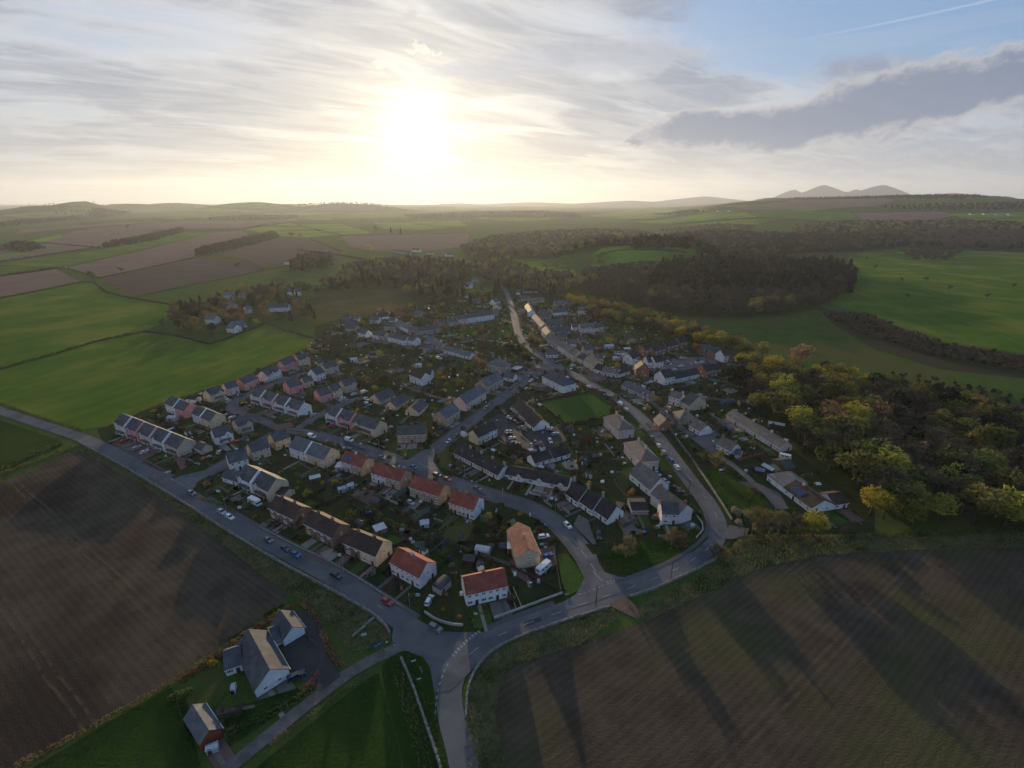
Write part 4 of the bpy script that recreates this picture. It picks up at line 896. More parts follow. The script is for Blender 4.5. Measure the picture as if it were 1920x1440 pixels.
# east side of the street, from its far end
row(K2, (190, 330), (240, 440), [dict(wall='cream'), dict(wall='white')], 8.0, 'the top of the street terrace', nw=2, e=5.0, roof='oldstone', gside='R', chim=(.5,))
row(K2, (290, 500), (430, 660), ['stone', 'redbrick', 'stone'], 8.0, 'the upper street terrace', nw=2, e=4.8, roof='slate', chim=(.97,))
row(K2, (440, 700), (510, 790), ['lilac', 'stone'], 8.0, 'the street terrace below the gap', nw=2, e=5.0, roof='oldstone', chim=(.97,))
row(K2, (530, 845), (665, 930), ['stone', 'tan'], 8.0, 'the stone street terrace', nw=3, e=5.0, roof='grey', chim=(.97,))
row(K2, (678, 945), (815, 1030), ['lilac', 'lilac'], 8.5, 'the street terrace with red doors', nw=3, e=5.4, roof='grey', chim=(.97,), door='door_red')
one(K2, (822, 1050), (925, 1108), 9.0, 'wide pale one beside the parked cars', 'cream', nw=3, e=5.2, roof='oldstone', chim=(.02,))
row(K2, (975, 1110), (1080, 1165), ['cream'], 8.0, 'low part of the lower street terrace', nw=2, e=4.0, roof='slate')
one(K2, (1085, 1170), (1200, 1252), 9.0, 'tall cream one near the purple car', 'cream', nw=4, e=5.2, roof='oldstone', chim=(.97,))
one(K2, (1225, 1265), (1340, 1300), 8.0, 'low corner block below the street terrace', 'white', nw=2, e=3.0, storeys=1, roof='dark')
row(K2, (1345, 1310), (1590, 1350), ['white', 'white'], 7.5, 'the low L-shaped white buildings', nw=3, e=2.8, storeys=1, roof='oldstone')
one(K2, (1600, 1345), (1770, 1290), 7.0, 'right wing of the low L-shaped buildings', 'white', nw=4, e=2.8, storeys=1, roof='dark', gw=0)
one(K2, (515, 1050), (690, 1050), 7.0, 'small pale blue shop-like one beside the street', 'white', nw=3, e=2.9, storeys=1, roof='slate', what='cottage')
one(K2, (1090, 1020), (1215, 1010), 8.0, 'buff block behind the street terrace', 'buff', nw=3, e=5.0, roof='slate')
one(K2, (620, 415), (830, 400), 8.0, 'white cottage in the gardens east of the street', 'white', nw=4, e=3.4, storeys=1, roof='slate', gside='L')
one(K2, (650, 285), (800, 275), 8.0, 'grey cottage with orange porch above the white cottage', 'stone', nw=3, e=3.6, storeys=1, roof='bluegrey', gside='L')
one(K2, (840, 260), (945, 250), 7.0, 'small grey cottage with dormers near the trees', 'greystone', nw=2, e=3.4, storeys=1, roof='bluegrey')
one(K2, (985, 395), (1130, 400), 8.5, 'grey gabled one against the wood', 'lilac', nw=3, e=4.6, roof='grey')
row(K2, (1030, 680), (1240, 670), ['palepink'], 9.0, 'large one in the east gardens', nw=3, e=5.0, roof='bluegrey', gside='L', fg=2)
one(K2, (1240, 668), (1370, 635), 7.5, 'cream right wing of the large east garden house', 'cream', nw=4, e=4.4, roof='slate', gw=0, chim=(.95,))
one(K2, (140, 200), (290, 195), 7.0, 'low school-like block at the top of the street', 'stone', nw=4, e=3.0, storeys=1, roof='slate')
one(K2, (180, 80), (400, 75), 8.0, 'dark-roofed block at the top of the street', 'greystone', nw=4, e=3.0, storeys=1, roof='dark')
one(K2, (270, 240), (490, 215), 7.0, 'long stone one behind the lit terrace end', 'stone', nw=4, e=3.2, storeys=1, roof='oldstone')
one(K2, (580, 690), (880, 690), 7.5, 'long dark-roofed rear range behind street terrace', 'greystone', nw=4, e=3.0, storeys=1, roof='slate')
one(K2, (520, 600), (780, 590), 8.5, 'broad rear block behind the upper street terrace', 'brick', nw=3, e=4.0, roof='slate')
one(K2, (400, 480), (570, 490), 8.0, 'rear block behind the top of the street', 'stone', nw=3, e=4.0, roof='slate')
# brick estate in the east
house(G(*K5((252, 690))), G(*K5((452, 695))), 9.0, 5.6, 40, 'redbrick', 'brown', 'tall red brick house standing gable-on by the forecourt', g=True, gside='L', nw=2, gw=2)
one(K5, (205, 520), (300, 480), 9.0, 'behind the tall brick house', 'white', nw=1, e=5.2, roof='dark', gside='L', chim=(.03,))
one(K5, (430, 560), (530, 555), 9.0, 'right of the tall brick house', 'white', nw=2, e=4.8, roof='dark', gside='L')
one(K5, (545, 575), (665, 555), 9.0, 'by the car park entrance', 'white', nw=2, e=5.2, roof='dark', gside='L')
one(K5, (682, 825), (830, 790), 10.0, 'two-storey with blank gable by the forecourt', 'white', nw=3, e=5.4, roof='dark', gside='L', gw=1)
one(K5, (850, 790), (1208, 710), 8.0, 'long low one below the east car park', 'white', nw=6, e=3.4, storeys=1, roof='dark', gside='L', gw=0)
house(G(*K5((1300, 720))), G(*K5((1420, 690))), 9.0, 5.2, 40, 'redbrick', 'dark', 'red brick house with white windows right of low white row', gside='L', nw=3, gw=2)
one(K5, (1425, 690), (1530, 670), 8.0, 'dark one joined to the red brick house', 'brick', nw=2, e=5.0, roof='dark')
one(K5, (400, 395), (520, 365), 8.5, 'tall one with white gable windows in the estate', 'redbrick', nw=3, e=5.4, roof='dark', gside='L', gw=2)
one(K5, (530, 400), (700, 355), 8.0, 'second in the brick estate', 'brick', nw=3, e=5.0, roof='dark', gside='L')
one(K5, (720, 330), (895, 290), 8.0, 'third in the brick estate', 'brick', nw=3, e=5.0, roof='dark', gside='L')
one(K5, (915, 280), (1025, 262), 9.0, 'fourth in the brick estate facing the orange tree', 'redbrick', nw=2, e=5.4, roof='dark', gside='L')
one(K5, (1240, 370), (1380, 360), 8.5, 'behind the orange tree', 'brick', nw=2, e=5.0, roof='slate')
one(K5, (1410, 430), (1560, 415), 8.5, 'beside the white-fronted end house', 'brick', nw=3, e=5.0, roof='slate')
one(K5, (1570, 480), (1670, 462), 9.0, 'white-fronted end house of the estate', 'white', nw=2, e=5.4, roof='brown')
one(K5, (1690, 480), (1830, 450), 9.0, 'last brown one before the big trees', 'brick', nw=1, e=5.0, roof='brown')
# more small buildings behind the streets of the old village
for cc, A, B, d_, wl, rf, t in [(K2, (1000, 850), (1100, 845), 5, 'stone', 'slate', 'garden store east of the stone terrace'), (K2, (900, 640), (1010, 640), 5, 'white', 'slate', 'white outhouse below the large east house'), (K2, (420, 420), (520, 415), 6, 'buff', 'slate', 'buff outhouse near the lit terrace'), (K2, (700, 800), (830, 800), 6, 'stone', 'slate', 'stone outhouse behind the lilac terrace'), (K2, (860, 900), (960, 905), 6, 'white', 'bluegrey', 'white outhouse behind the wide pale house'), (K2, (1250, 1130), (1370, 1120), 6, 'cream', 'slate', 'cream outhouse behind the tall cream house'), (K2, (1800, 1140), (1900, 1130), 6, 'white', 'brown', 'white cottage left of the tall brick house'), (K2, (60, 105), (120, 105), 6, 'white', 'slate', 'white kiosk at the street top'), (K2, (90, 410), (190, 420), 6, 'redbrick', 'oldstone', 'small brick hut at the street side'),
    (K1, (430, 210), (560, 215), 6, 'white', 'slate', 'white cottage above the left village row'), (K1, (60, 330), (200, 350), 7, 'stone', 'slate', 'stone cottage left of the lower village row'), (K1, (1090, 120), (1190, 125), 6, 'stone', 'grey', 'grey hut at the end of the pale drive'), (K1, (720, 220), (800, 225), 6, 'white', 'slate', 'white annexe above the upper row'), (K1, (1220, 640), (1330, 655), 6, 'stone', 'slate', 'stone garage beside the hall-like block'), (K1, (850, 130), (930, 135), 5, 'redbrick', 'red', 'red-roofed hut above the upper row'), (K1, (530, 65), (600, 70), 5, 'brick', 'orange', 'orange-roofed hut by the rough pasture'), (K1, (20, 175), (110, 180), 6, 'greystone', 'slate', 'grey shed-like cottage at the pasture corner'),
    (K3, (1830, 1060), (1900, 1040), 7, 'white', 'slate', 'white cottage at the top left of the street'), (K3, (1880, 1130), (1925, 1115), 7, 'cream', 'oldstone', 'cream cottage at the top left of the street'), (K3, (1320, 960), (1420, 955), 6, 'white', 'slate', 'white bungalow under the firs')]:
    house(G(*cc(A)), G(*cc(B)), d_ + 1.5, 3.6, 38, wl, rf, t, storeys=1, nw=2, gw=1, name='outbuilding' if 'out' in t or 'hut' in t or 'store' in t else 'cottage', cat='outbuilding' if 'out' in t or 'hut' in t or 'store' in t else 'cottage')
# houses among trees to the west
one(K4, (515, 640), (600, 655), 8.0, 'west hamlet one with a cream gable', 'cream', nw=3, e=5.2, roof='bluegrey')
one(K4, (830, 705), (905, 690), 7.5, 'west hamlet one beside the dark yew', 'white', nw=2, e=4.8, roof='bluegrey')
one(K4, (200, 860), (345, 870), 9.0, 'west hamlet one at the field corner', 'white', nw=3, e=5.2, roof='bluegrey', gside='L')
row(K4, (525, 985), (640, 1000), ['white'], 8.0, 'west hamlet front of the big grey house', nw=3, e=4.6, roof='bluegrey')
one(K4, (640, 960), (820, 920), 9.0, 'west hamlet rear of the big grey house', 'greystone', nw=3, e=4.8, roof='bluegrey')
row(K4, (1155, 680), (1455, 670), ['white', 'white'], 8.0, 'the long white pair by the rough pasture', nw=4, e=5.0, roof='slate')
one(K4, (1440, 440), (1505, 435), 9.0, 'left one of two white houses by the north hedge', 'white', nw=2, e=5.4, roof='slate')
one(K4, (1555, 440), (1640, 432), 9.0, 'right one of two white houses by the north hedge', 'white', nw=2, e=5.4, roof='slate')
one(K4, (495, 480), (640, 470), 9.0, 'wide one at the top of the west hamlet', 'lilac', nw=4, e=4.6, roof='bluegrey')
one(K4, (690, 480), (800, 480), 8.0, 'small one at the top of the west hamlet', 'stone', nw=2, e=4.2, roof='bluegrey')
one(PX, (533, 496), (546, 496), 9.0, 'lone farmhouse by the pine clump', 'white', nw=2, e=5.0, roof='slate')
# far hamlet toward the sun
for (x, y, x2, y2, wl, rf, t) in ((735, 474, 768, 478, 'greystone', 'slate', 'left barn'), (772, 472, 786, 473, 'white', 'slate', 'white gable'), (800, 478, 812, 478, 'cream', 'oldstone', 'cream cottage'), (820, 480, 836, 480, 'stone', 'oldstone', 'stone barn'), (838, 482, 850, 481, 'white', 'slate', 'right white cottage'),
        (745, 505, 764, 505, 'brick', 'brown', 'brick house in the trees'), (822, 512, 840, 511, 'stone', 'slate', 'long stone house'), (842, 505, 850, 504, 'white', 'slate', 'small white house'), (854, 518, 868, 518, 'white', 'bluegrey', 'big white villa'), (797, 537, 808, 537, 'white', 'slate', 'white lodge under the firs'), (868, 540, 882, 541, 'white', 'bluegrey', 'white house by the bend'), (884, 530, 892, 531, 'greystone', 'bluegrey', 'grey house by the bend'), (960, 514, 975, 514, 'white', 'bluegrey', 'lone white house beside the valley field'), (722, 508, 735, 508, 'stone', 'slate', 'slate roofed house in the trees')):
    house(G(x, y), G(x2, y2), 9.0, 4.8, 38, wl, rf, t + ' of the far hamlet toward the sun', nw=2, gw=1, chim=(.5,))
for i, (x, y, wd) in enumerate(((1345, 397, 14), (1366, 397, 10), (1845, 404, 12), (1868, 405, 14), (1892, 405, 12), (1820, 404, 10))):
    a = G(x, y); b = (a[0] + wd * 1.6, a[1]); z = T(*a)
    house(a, b, 12, 5, 30, 'white', 'slate', ['pale farm roof left of the far plateau farm', 'pale farm roof right of the far plateau farm', 'far white house second from left under the plateau wood', 'far white house third from left under the plateau wood', 'far white house rightmost under the plateau wood', 'far white house leftmost under the plateau wood'][i], nw=2, gw=0, z0=z, name='farmhouse')

# solar panels: each panel is a piece of the roof it lies on
def panels(h, nx_, ny_, x0, y0, pw=1.0, ph=1.6, side=0):
    rf = [c for c in h.children if c.name.startswith('roof')][0]; wl = [c for c in h.children if c.name.startswith('wall')][0]
    vs_ = [v.co for v in wl.data.vertices]; D_ = max(v.y for v in vs_); zt = max(v.z for v in vs_); e_ = sorted(set(round(v.z, 3) for v in vs_))[1]; s = (zt - e_) / (D_ / 2); ang = math.atan(s)
    pm = MB().box(-pw / 2 + .04, pw / 2 - .04, -ph / 2 + .04, ph / 2 - .04, 0, .06).mesh('solar_panel', M['solar'])
    for i in range(nx_):
        for j in range(ny_):
            yy = y0 + j * ph * math.cos(ang); x = x0 + i * pw
            if side: o = put('solar_panel', pm, rf, (x, D_ - yy, e_ + yy * s + .24)); o.rotation_euler = (-ang, 0, 0)
            else: o = put('solar_panel', pm, rf, (x, yy, e_ + yy * s + .24)); o.rotation_euler = (ang, 0, 0)
panels(r1[0], 4, 2, 1.6, 1.0, 1.1, 1.5); panels(bng, 5, 4, 7.5, .9, 1.15, .95, side=1)

# ------------------------------------------------------------------ vehicles
WHEEL = MB().tube([(0, -.11, 0), (0, .11, 0)], .32, 10).mesh('wheel', M['tyre']); RIM = MB().tube([(0, -.125, 0), (0, .125, 0)], .19, 8).mesh('rim', M['rim'])
VEH = {}
def vehicle_meshes(kind):
    if kind in VEH: return VEH[kind]
    b, g = MB(), MB(); L = dict(car=4.2, suv=4.5, estate=4.6, van=5.0, motorhome=6.6, caravan=5.5)[kind]; h = L / 2; W_ = dict(car=.86, suv=.92, estate=.88, van=.98, motorhome=1.12, caravan=1.1)[kind]
    wr = 1.0; lights = (h, .66); axle = (h * .62, -h * .62)
    if kind in ('car', 'suv', 'estate'):
        k = dict(car=1.45, suv=1.68, estate=1.5)[kind]; b1, b2 = .55 * k / 1.45, .90 * k / 1.45
        b.frus((-h + .05, h - .02, -W_ + .04, W_ - .04), .22, (-h, h, -W_, W_), b1 * .8)
        b.frus((-h, h, -W_, W_), b1 * .8, (-h + .06, h - .10, -W_ + .03, W_ - .03), b1 + .14)
        b.frus((-h + .06, h - .10, -W_ + .03, W_ - .03), b1 + .14, (-h + .12, h - .35, -W_ + .06, W_ - .06), b2)
        rear = -h + (.15 if kind != 'car' else .32); f0 = h - 1.15; r0 = (rear + .28, f0 - .85)
        g.frus((rear, f0, -W_ + .10, W_ - .10), b2 - .01, (r0[0], r0[1], -W_ + .24, W_ - .24), k - .07)
        b.frus((r0[0] - .02, r0[1] + .02, -W_ + .22, W_ - .22), k - .075, (r0[0] + .08, r0[1] - .08, -W_ + .28, W_ - .28), k)
        for s in (-1, 1):
            for xa, xb in ((f0 - .02, r0[1]), (rear + .03, r0[0]), ((f0 + rear) / 2, (r0[0] + r0[1]) / 2)):
                y0, y1 = s * (W_ - .085), s * (W_ - .225); b.add([(xa, y0, b2), (xa - .12, y0, b2), (xb - .12, y1, k - .06), (xb, y1, k - .06), (xa, y0 - s * .05, b2), (xa - .12, y0 - s * .05, b2), (xb - .12, y1 - s * .05, k - .06), (xb, y1 - s * .05, k - .06)], MB.BF)
    elif kind == 'van':
        b.frus((-h, h, -W_, W_), .3, (-h, h - .1, -W_, W_), 1.0); b.frus((-h, h - .1, -W_, W_), 1.0, (-h + .05, h - .9, -W_ + .06, W_ - .06), 1.25)
        b.frus((-h + .05, h - 1.2, -W_ + .03, W_ - .03), 1.0, (-h + .1, h - 1.75, -W_ + .12, W_ - .12), 2.0)
        g.frus((h - 1.6, h - .80, -W_ + .05, W_ - .05), 1.18, (h - 1.85, h - 1.5, -W_ + .14, W_ - .14), 1.88); lights = (h - .04, .8)
    else:
        top = 2.75 if kind == 'motorhome' else 2.45; z0 = .45
        b.frus((-h, h - (1.0 if kind == 'motorhome' else .0), -W_, W_), z0, (-h + .12, h - (1.1 if kind == 'motorhome' else .35), -W_ + .06, W_ - .06), top)
        if kind == 'motorhome':
            b.frus((h - 1.2, h, -W_ + .08, W_ - .08), .35, (h - 1.2, h - .15, -W_ + .1, W_ - .1), 1.2); b.frus((h - 1.25, h - .35, -W_ + .06, W_ - .06), 1.95, (h - 1.25, h - .6, -W_ + .12, W_ - .12), top - .05)
            g.frus((h - 1.25, h - .35, -W_ + .1, W_ - .1), 1.2, (h - 1.25, h - .7, -W_ + .14, W_ - .14), 1.95)
        for x in (-h + 1.0, -h + 2.9): g.box(x, x + 1.1, -W_ + .0 - .015, W_ + .015, 1.45, 2.0)
        g.box(-h - .02, -h + .06, -.6, .6, 1.4, 2.0); b.box(-.5, .2, -.35, .35, top, top + .1); b.box(-h + .6, -h + 1.2, -.3, .3, top, top + .08)
        lights = (h - .02, .75)
    hl = MB().box(-.05, .03, -.17, .17, -.07, .07).mesh('headlight', M['lamp']); tl = MB().box(-.03, .05, -.09, .09, -.14, .14).mesh('tail_light', M['tail'])
    bm_ = b.mesh('body', M['car_white']); VEH[kind] = (bm_, g.mesh('window_glass', M['carglass']), hl, tl, axle, W_, lights, h); return VEH[kind]
CAR_N = {}
def car(px, colour, where, kind='car', d=None, z=.24):
    x, y = G(*px); me, gl, hl, tl, axle, W_, lt, h = vehicle_meshes(kind)
    if d is None:      # along the nearest road
        best = None
        for P, _ in ROADS.values():
            for i in range(0, len(P) - 1):
                q = (P[i][0] - x) ** 2 + (P[i][1] - y) ** 2
                if best is None or q < best[0]: best = (q, math.atan2(P[i + 1][1] - P[i][1], P[i + 1][0] - P[i][0]))
        a = best[1]
    else:
        x2, y2 = G(px[0] + d[0], px[1] + d[1]); a = math.atan2(y2 - y, x2 - x)
    word = dict(car='hatchback', suv='tall estate car', estate='estate car', van='van', motorhome='motorhome', caravan='touring caravan')[kind]
    cn = dict(darkred='dark red', navy='dark navy').get(colour, colour)
    nm = dict(car='parked_car', suv='parked_car', estate='parked_car', van='parked_van', motorhome='motorhome', caravan='caravan')[kind]
    r_ = root(nm, (x, y, z), a + rng.uniform(-.04, .04), f'{cn} {word} {where}', dict(van='van', motorhome='motorhome', caravan='caravan').get(kind, 'car'), 'parked vehicles of the village')
    bo = put('body', me, r_); bo.material_slots[0].link = 'OBJECT'; bo.material_slots[0].material = M['car_' + colour]
    put('window_glass', gl, r_)
    for ax in axle:
        for s in (-1, 1):
            wl = put('wheel', WHEEL, r_, (ax, s * (W_ - .06), .32)); 
            if math.hypot(x, y) < 260: put('rim', RIM, wl)
    for s in (-1, 1):
        if kind != 'caravan': put('headlight', hl, r_, (lt[0] - .02, s * (W_ - .25), lt[1]))
        put('tail_light', tl, r_, (-h + .0, s * (W_ - .14), lt[1] + .1))
    return r_
dv = (-14, 8)     # heading of the drives by the left terrace
for c, p, colr, where, kind, d in [
 (C2, (130, 757), 'red', 'on the first drive of the left terrace', 'car', (12, -6)), (C2, (230, 808), 'silver', 'on a drive of the left terrace beside lawn', 'estate', (12, -6)), (C2, (288, 838), 'white', 'on a drive of the left terrace', 'car', (12, -6)),
 (C2, (640, 1150), 'grey', 'driving past the crescent mouth', 'suv', None), (C2, (866, 1292), 'silver', 'first of two at the roadside verge', 'suv', None), (C2, (926, 1328), 'white', 'second of two at the roadside verge', 'estate', None),
 (C2, (740, 889), 'red', 'in the mouth of the crescent', 'car', None), (C2, (860, 837), 'white', 'at the kerb beyond the red car', 'estate', None), (C2, (645, 862), 'black', 'behind the pale gable end', 'car', (14, -7)), (C2, (898, 437), 'white', 'outside the cream close house', 'car', (8, 5)), (C2, (1020, 412), 'blue', 'at the bend of the close', 'car', (10, -4)),
 (C2, (958, 764), 'red', 'before the white front gable', 'car', (10, -4)), (C2, (1540, 722), 'white', 'with dark windows on the crescent', 'van', None), (C2, (1820, 750), 'white', 'small, on the crescent', 'van', None), (C2, (1552, 560), 'silver', 'in the mouth of the close', 'estate', (10, -5)), (C2, (1282, 553), 'black', 'before the inner terrace', 'car', (12, -4)), (C2, (1470, 572), 'navy', 'at the right end of the inner terrace', 'car', (12, -4)),
 (C2, (945, 580), 'silver', 'behind the cream pair', 'estate', (12, -5)), (C2, (908, 560), 'grey', 'behind the cream pair', 'car', (12, -5)), (C2, (1852, 402), 'white', 'by the right end of the middle row', 'car', (10, -4)), (C2, (1772, 434), 'white', 'by the centre of the middle row', 'car', (10, -4)), (C2, (1692, 645), 'red', 'before the pink terrace house', 'car', (12, -4)), (C2, (1822, 694), 'green', 'before the cream terrace end', 'car', (12, -4)), (C2, (1210, 312), 'silver', 'before the pale close pair', 'car', (10, -4)), (C2, (1060, 714), 'black', 'before the buff front gable', 'car', (12, -3)), (C2, (1030, 475), 'darkred', 'on the planted bend of the close', 'car', (12, -3)), (C2, (1090, 495), 'black', 'on the planted bend of the close', 'car', (12, -3)),
 (C2, (1115, 1222), 'white', 'on the grass by the stepped row', 'motorhome', (12, 6)),
 (C3, (96, 942), 'grey', 'at the kerb below the upper brown pair', 'car', None), (C3, (226, 1007), 'navy', 'at the kerb below the middle brown pair', 'car', None), (C3, (302, 1050), 'blue', 'at the kerb below the middle brown pair', 'car', None), (C3, (606, 1210), 'black', 'below the lower brown pair', 'suv', None), (C3, (985, 1405), 'red', 'on the road near the junction', 'car', None), (C3, (1300, 1395), 'white', 'on the drive by the barrel-roofed garage', 'estate', (5, -9)),
 (C3, (715, 265), 'black', 'behind the solar panel roof', 'estate', None), (C3, (947, 320), 'grey', 'behind the second red roof', 'car', None), (C3, (1186, 394), 'blue', 'at the middle road mouth', 'car', None), (C3, (1360, 455), 'black', 'behind the third red roof', 'suv', None), (C3, (1436, 484), 'red', 'behind the third red roof', 'car', None), (C3, (1660, 554), 'grey', 'on the crescent above the fourth red roof', 'car', None),
 (C3, (1446, 198), 'silver', 'at the kerb by the cream pair', 'car', None), (C3, (1500, 160), 'black', 'at the kerb by the cream pair', 'car', None), (C3, (1162, 660), 'silver', 'in the garden of the third red roof', 'car', (8, 5)), (C3, (1352, 152), 'navy', 'on the drive by the copper shrub', 'car', (6, 4)), (C3, (1400, 102), 'black', 'on the forecourt of the tan house', 'car', (10, 2)),
 (C5, (895, 510), 'white', 'driving round the crescent bend', 'car', None), (C5, (1130, 585), 'black', 'on the drive by the steep cottages', 'estate', (1, 9)), (C5, (717, 595), 'white', 'beside the orange roof', 'estate', (12, -2)), (C5, (747, 740), 'blue', 'beside the orange-roofed house', 'car', (12, -5)), (C5, (718, 838), 'white', 'on red paving beside the orange roof', 'motorhome', (9, -8)),
 (PX, (816, 1181), 'grey', 'turning at the village junction', 'suv', (12, 6)), (PX, (556, 1271), 'navy', 'beside the white lane house', 'estate', (12, -6)), (K8, (608, 690), 'white', 'outside the solar bungalow', 'car', (8, 5)), (K8, (570, 165), 'white', 'under the trees behind the green sheds', 'caravan', (14, 3)),
 (C4, (462, 302), 'white', 'on the upper middle road', 'car', None), (C4, (437, 362), 'white', 'beside the bowling green sheds', 'car', (10, -2)), (C4, (160, 474), 'navy', 'on the middle road kerb', 'car', None), (C4, (126, 508), 'grey', 'on the middle road kerb', 'estate', None), (C4, (262, 545), 'black', 'in the car park mouth', 'car', (4, 6)), (C4, (298, 580), 'white', 'in the car park mouth', 'car', (8, 5)), (C4, (346, 614), 'black', 'before the stepped cottages', 'car', (8, 5)), (C4, (400, 658), 'grey', 'before the stepped cottages', 'car', (8, 6)),
 (C4, (605, 662), 'white', 'in the far corner of the car park', 'car', (12, -3)), (C4, (622, 682), 'black', 'in the far corner of the car park', 'car', (12, -3)), (C4, (645, 702), 'silver', 'in the far corner of the car park', 'estate', (12, -3)), (C4, (606, 755), 'white', 'alone on the right of the car park', 'estate', (6, 10)), (C4, (292, 684), 'silver', 'left row of the car park', 'car', (12, -3)), (C4, (292, 702), 'black', 'left row of the car park', 'car', (12, -3)), (C4, (320, 733), 'white', 'left row of the car park', 'car', (12, -3)), (C4, (332, 768), 'grey', 'left row of the car park', 'car', (12, -3)), (C4, (360, 780), 'darkred', 'left row of the car park', 'car', (12, -3)), (C4, (466, 790), 'silver', 'bottom of the car park', 'car', (5, 9)), (C4, (497, 770), 'grey', 'bottom of the car park', 'estate', (5, 9)), (C4, (540, 778), 'pink', 'bottom of the car park', 'car', (5, 9)),
 (C4, (776, 188), 'white', 'on the red forecourt by the street', 'estate', (12, -3)), (C4, (830, 214), 'purple', 'on the red forecourt by the street', 'car', (12, -4)), (C4, (652, 168), 'black', 'on the street below the terrace', 'suv', None), (C4, (802, 298), 'darkred', 'behind the hipped white house', 'car', None), (C4, (805, 350), 'silver', 'beside the hipped white house', 'car', None), (C4, (896, 347), 'white', 'by the bowling green corner', 'car', None), (C4, (952, 362), 'red', 'by the bowling green corner', 'car', None), (C4, (1002, 388), 'black', 'along the bowling green', 'car', None), (C4, (1046, 420), 'grey', 'along the bowling green', 'estate', None), (C4, (1126, 475), 'white', 'on the main road past the green', 'van', None), (C4, (1176, 518), 'white', 'behind the van past the green', 'car', None),
 (C4, (1370, 728), 'grey', 'opposite the brick cottage', 'car', None), (C4, (1420, 790), 'white', 'beside the lower pink pair', 'car', None), (C4, (1458, 840), 'silver', 'beside the lower pink pair', 'car', None), (C4, (1511, 900), 'blue', 'below the lower pink pair', 'estate', None), (C4, (1556, 955), 'white', 'below the lower pink pair', 'suv', None), (C4, (1362, 312), 'white', 'on the east forecourt', 'car', (10, -3)), (C4, (1338, 322), 'silver', 'on the east forecourt', 'car', (10, -3)), (C4, (1370, 234), 'black', 'beside the tall brick house', 'car', (6, 3)),
 (C4, (1470, 1060), 'silver', 'beside the roof-window cottage', 'car', (6, 4)), (C4, (1540, 1108), 'darkred', 'beside the roof-window cottage', 'estate', (10, 3)), (C4, (1580, 1143), 'black', 'beside the roof-window cottage', 'car', (10, -2)), (C4, (1410, 1003), 'silver', 'between pink pair and roof-window cottage', 'car', (6, 4)),
 (C6, (172, 1028), 'white', 'on the short close', 'van', (10, -4)), (C6, (96, 1044), 'white', 'on the short close', 'car', (10, -4)), (C6, (12, 1078), 'white', 'at the left of the short close', 'car', (10, -4)), (C6, (196, 1122), 'teal', 'by the cream bungalows', 'van', (12, 4)), (C6, (188, 1082), 'white', 'by the first cream bungalow', 'car', (10, 3)), (C6, (318, 1122), 'blue', 'between the cream bungalows', 'car', (6, -4)), (C6, (730, 775), 'white', 'in the gardens below the white row', 'van', (12, 2)),
 ]: car(c(p), colr, where, kind, d)
for i, (x, y, cl) in enumerate(((1490, 158, 'white'), (1503, 168, 'blue'), (1450, 208, 'silver'), (1562, 134, 'black'), (1592, 130, 'white'), (1616, 132, 'silver'), (1730, 137, 'blue'), (1745, 161, 'white'), (1706, 176, 'pink'), (1662, 178, 'pink'), (1588, 192, 'white'), (1538, 217, 'white'), (1566, 208, 'navy'), (1720, 150, 'green'), (1480, 172, 'grey'))):
    car(C4((x, y)), cl, 'in the east car park by the brick estate', 'car', (12, -2) if i % 3 else (8, 4))
for i, (x, y, cl) in enumerate(((955, 572, 'black'), (954, 578, 'grey'), (957, 583, 'black'), (975, 556, 'white'), (980, 560, 'silver'))): car((x, y), cl, 'at the top of the street', 'car', None)

# ------------------------------------------------------------------ trees
def rnd_dir(n):
    v = nr.normal(size=(n, 3)); return v / np.linalg.norm(v, axis=1)[:, None]
def leaf_cards(pts, size, aspect=1.0, up=0.0, two=False, out=None):
    """one kite-shaped leaf clump per point"""
    n = len(pts); a = rnd_dir(n); 
    if out is not None: a = a * .8 + out * .7
    if up: a[:, 2] += up
    a /= np.linalg.norm(a, axis=1)[:, None]; b = np.cross(a, rnd_dir(n)); b /= np.linalg.norm(b, axis=1)[:, None] + 1e-9
    s = size * nr.uniform(.6, 1.35, n)[:, None]
    v = np.stack([pts - a * s, pts + b * s * .55 * aspect, pts + a * s, pts - b * s * .55 * aspect], 1).reshape(-1, 3)
    i = np.arange(n)[:, None] * 4
    return v, np.concatenate([i + [0, 1, 2], i + [0, 2, 3]], 1).reshape(-1, 3)
def lumpy(n, H, cr, base, seed, lobes=9, flat=.8):
    """points spread through the lobes of a broad crown"""
    q = np.random.default_rng(seed); cs = []
    for k in range(lobes):
        a = 2 * math.pi * k / lobes + q.uniform(-.5, .5); rr = cr * q.uniform(.25, .68); cs.append((rr * math.cos(a), rr * math.sin(a), base + (H - base) * q.uniform(.22, .66), cr * q.uniform(.36, .56)))
    cs.append((0, 0, base + (H - base) * .70, cr * .55)); cs = np.array(cs)
    id_ = q.integers(0, len(cs), n); d = q.normal(size=(n, 3)); d /= np.linalg.norm(d, axis=1)[:, None]
    r_ = q.uniform(.45, 1.0, n) ** .5
    p = cs[id_, :3] + d * (r_ * cs[id_, 3])[:, None] * np.array([1, 1, flat]); p[:, 2] = np.clip(p[:, 2], base * .7, H)
    return p, d
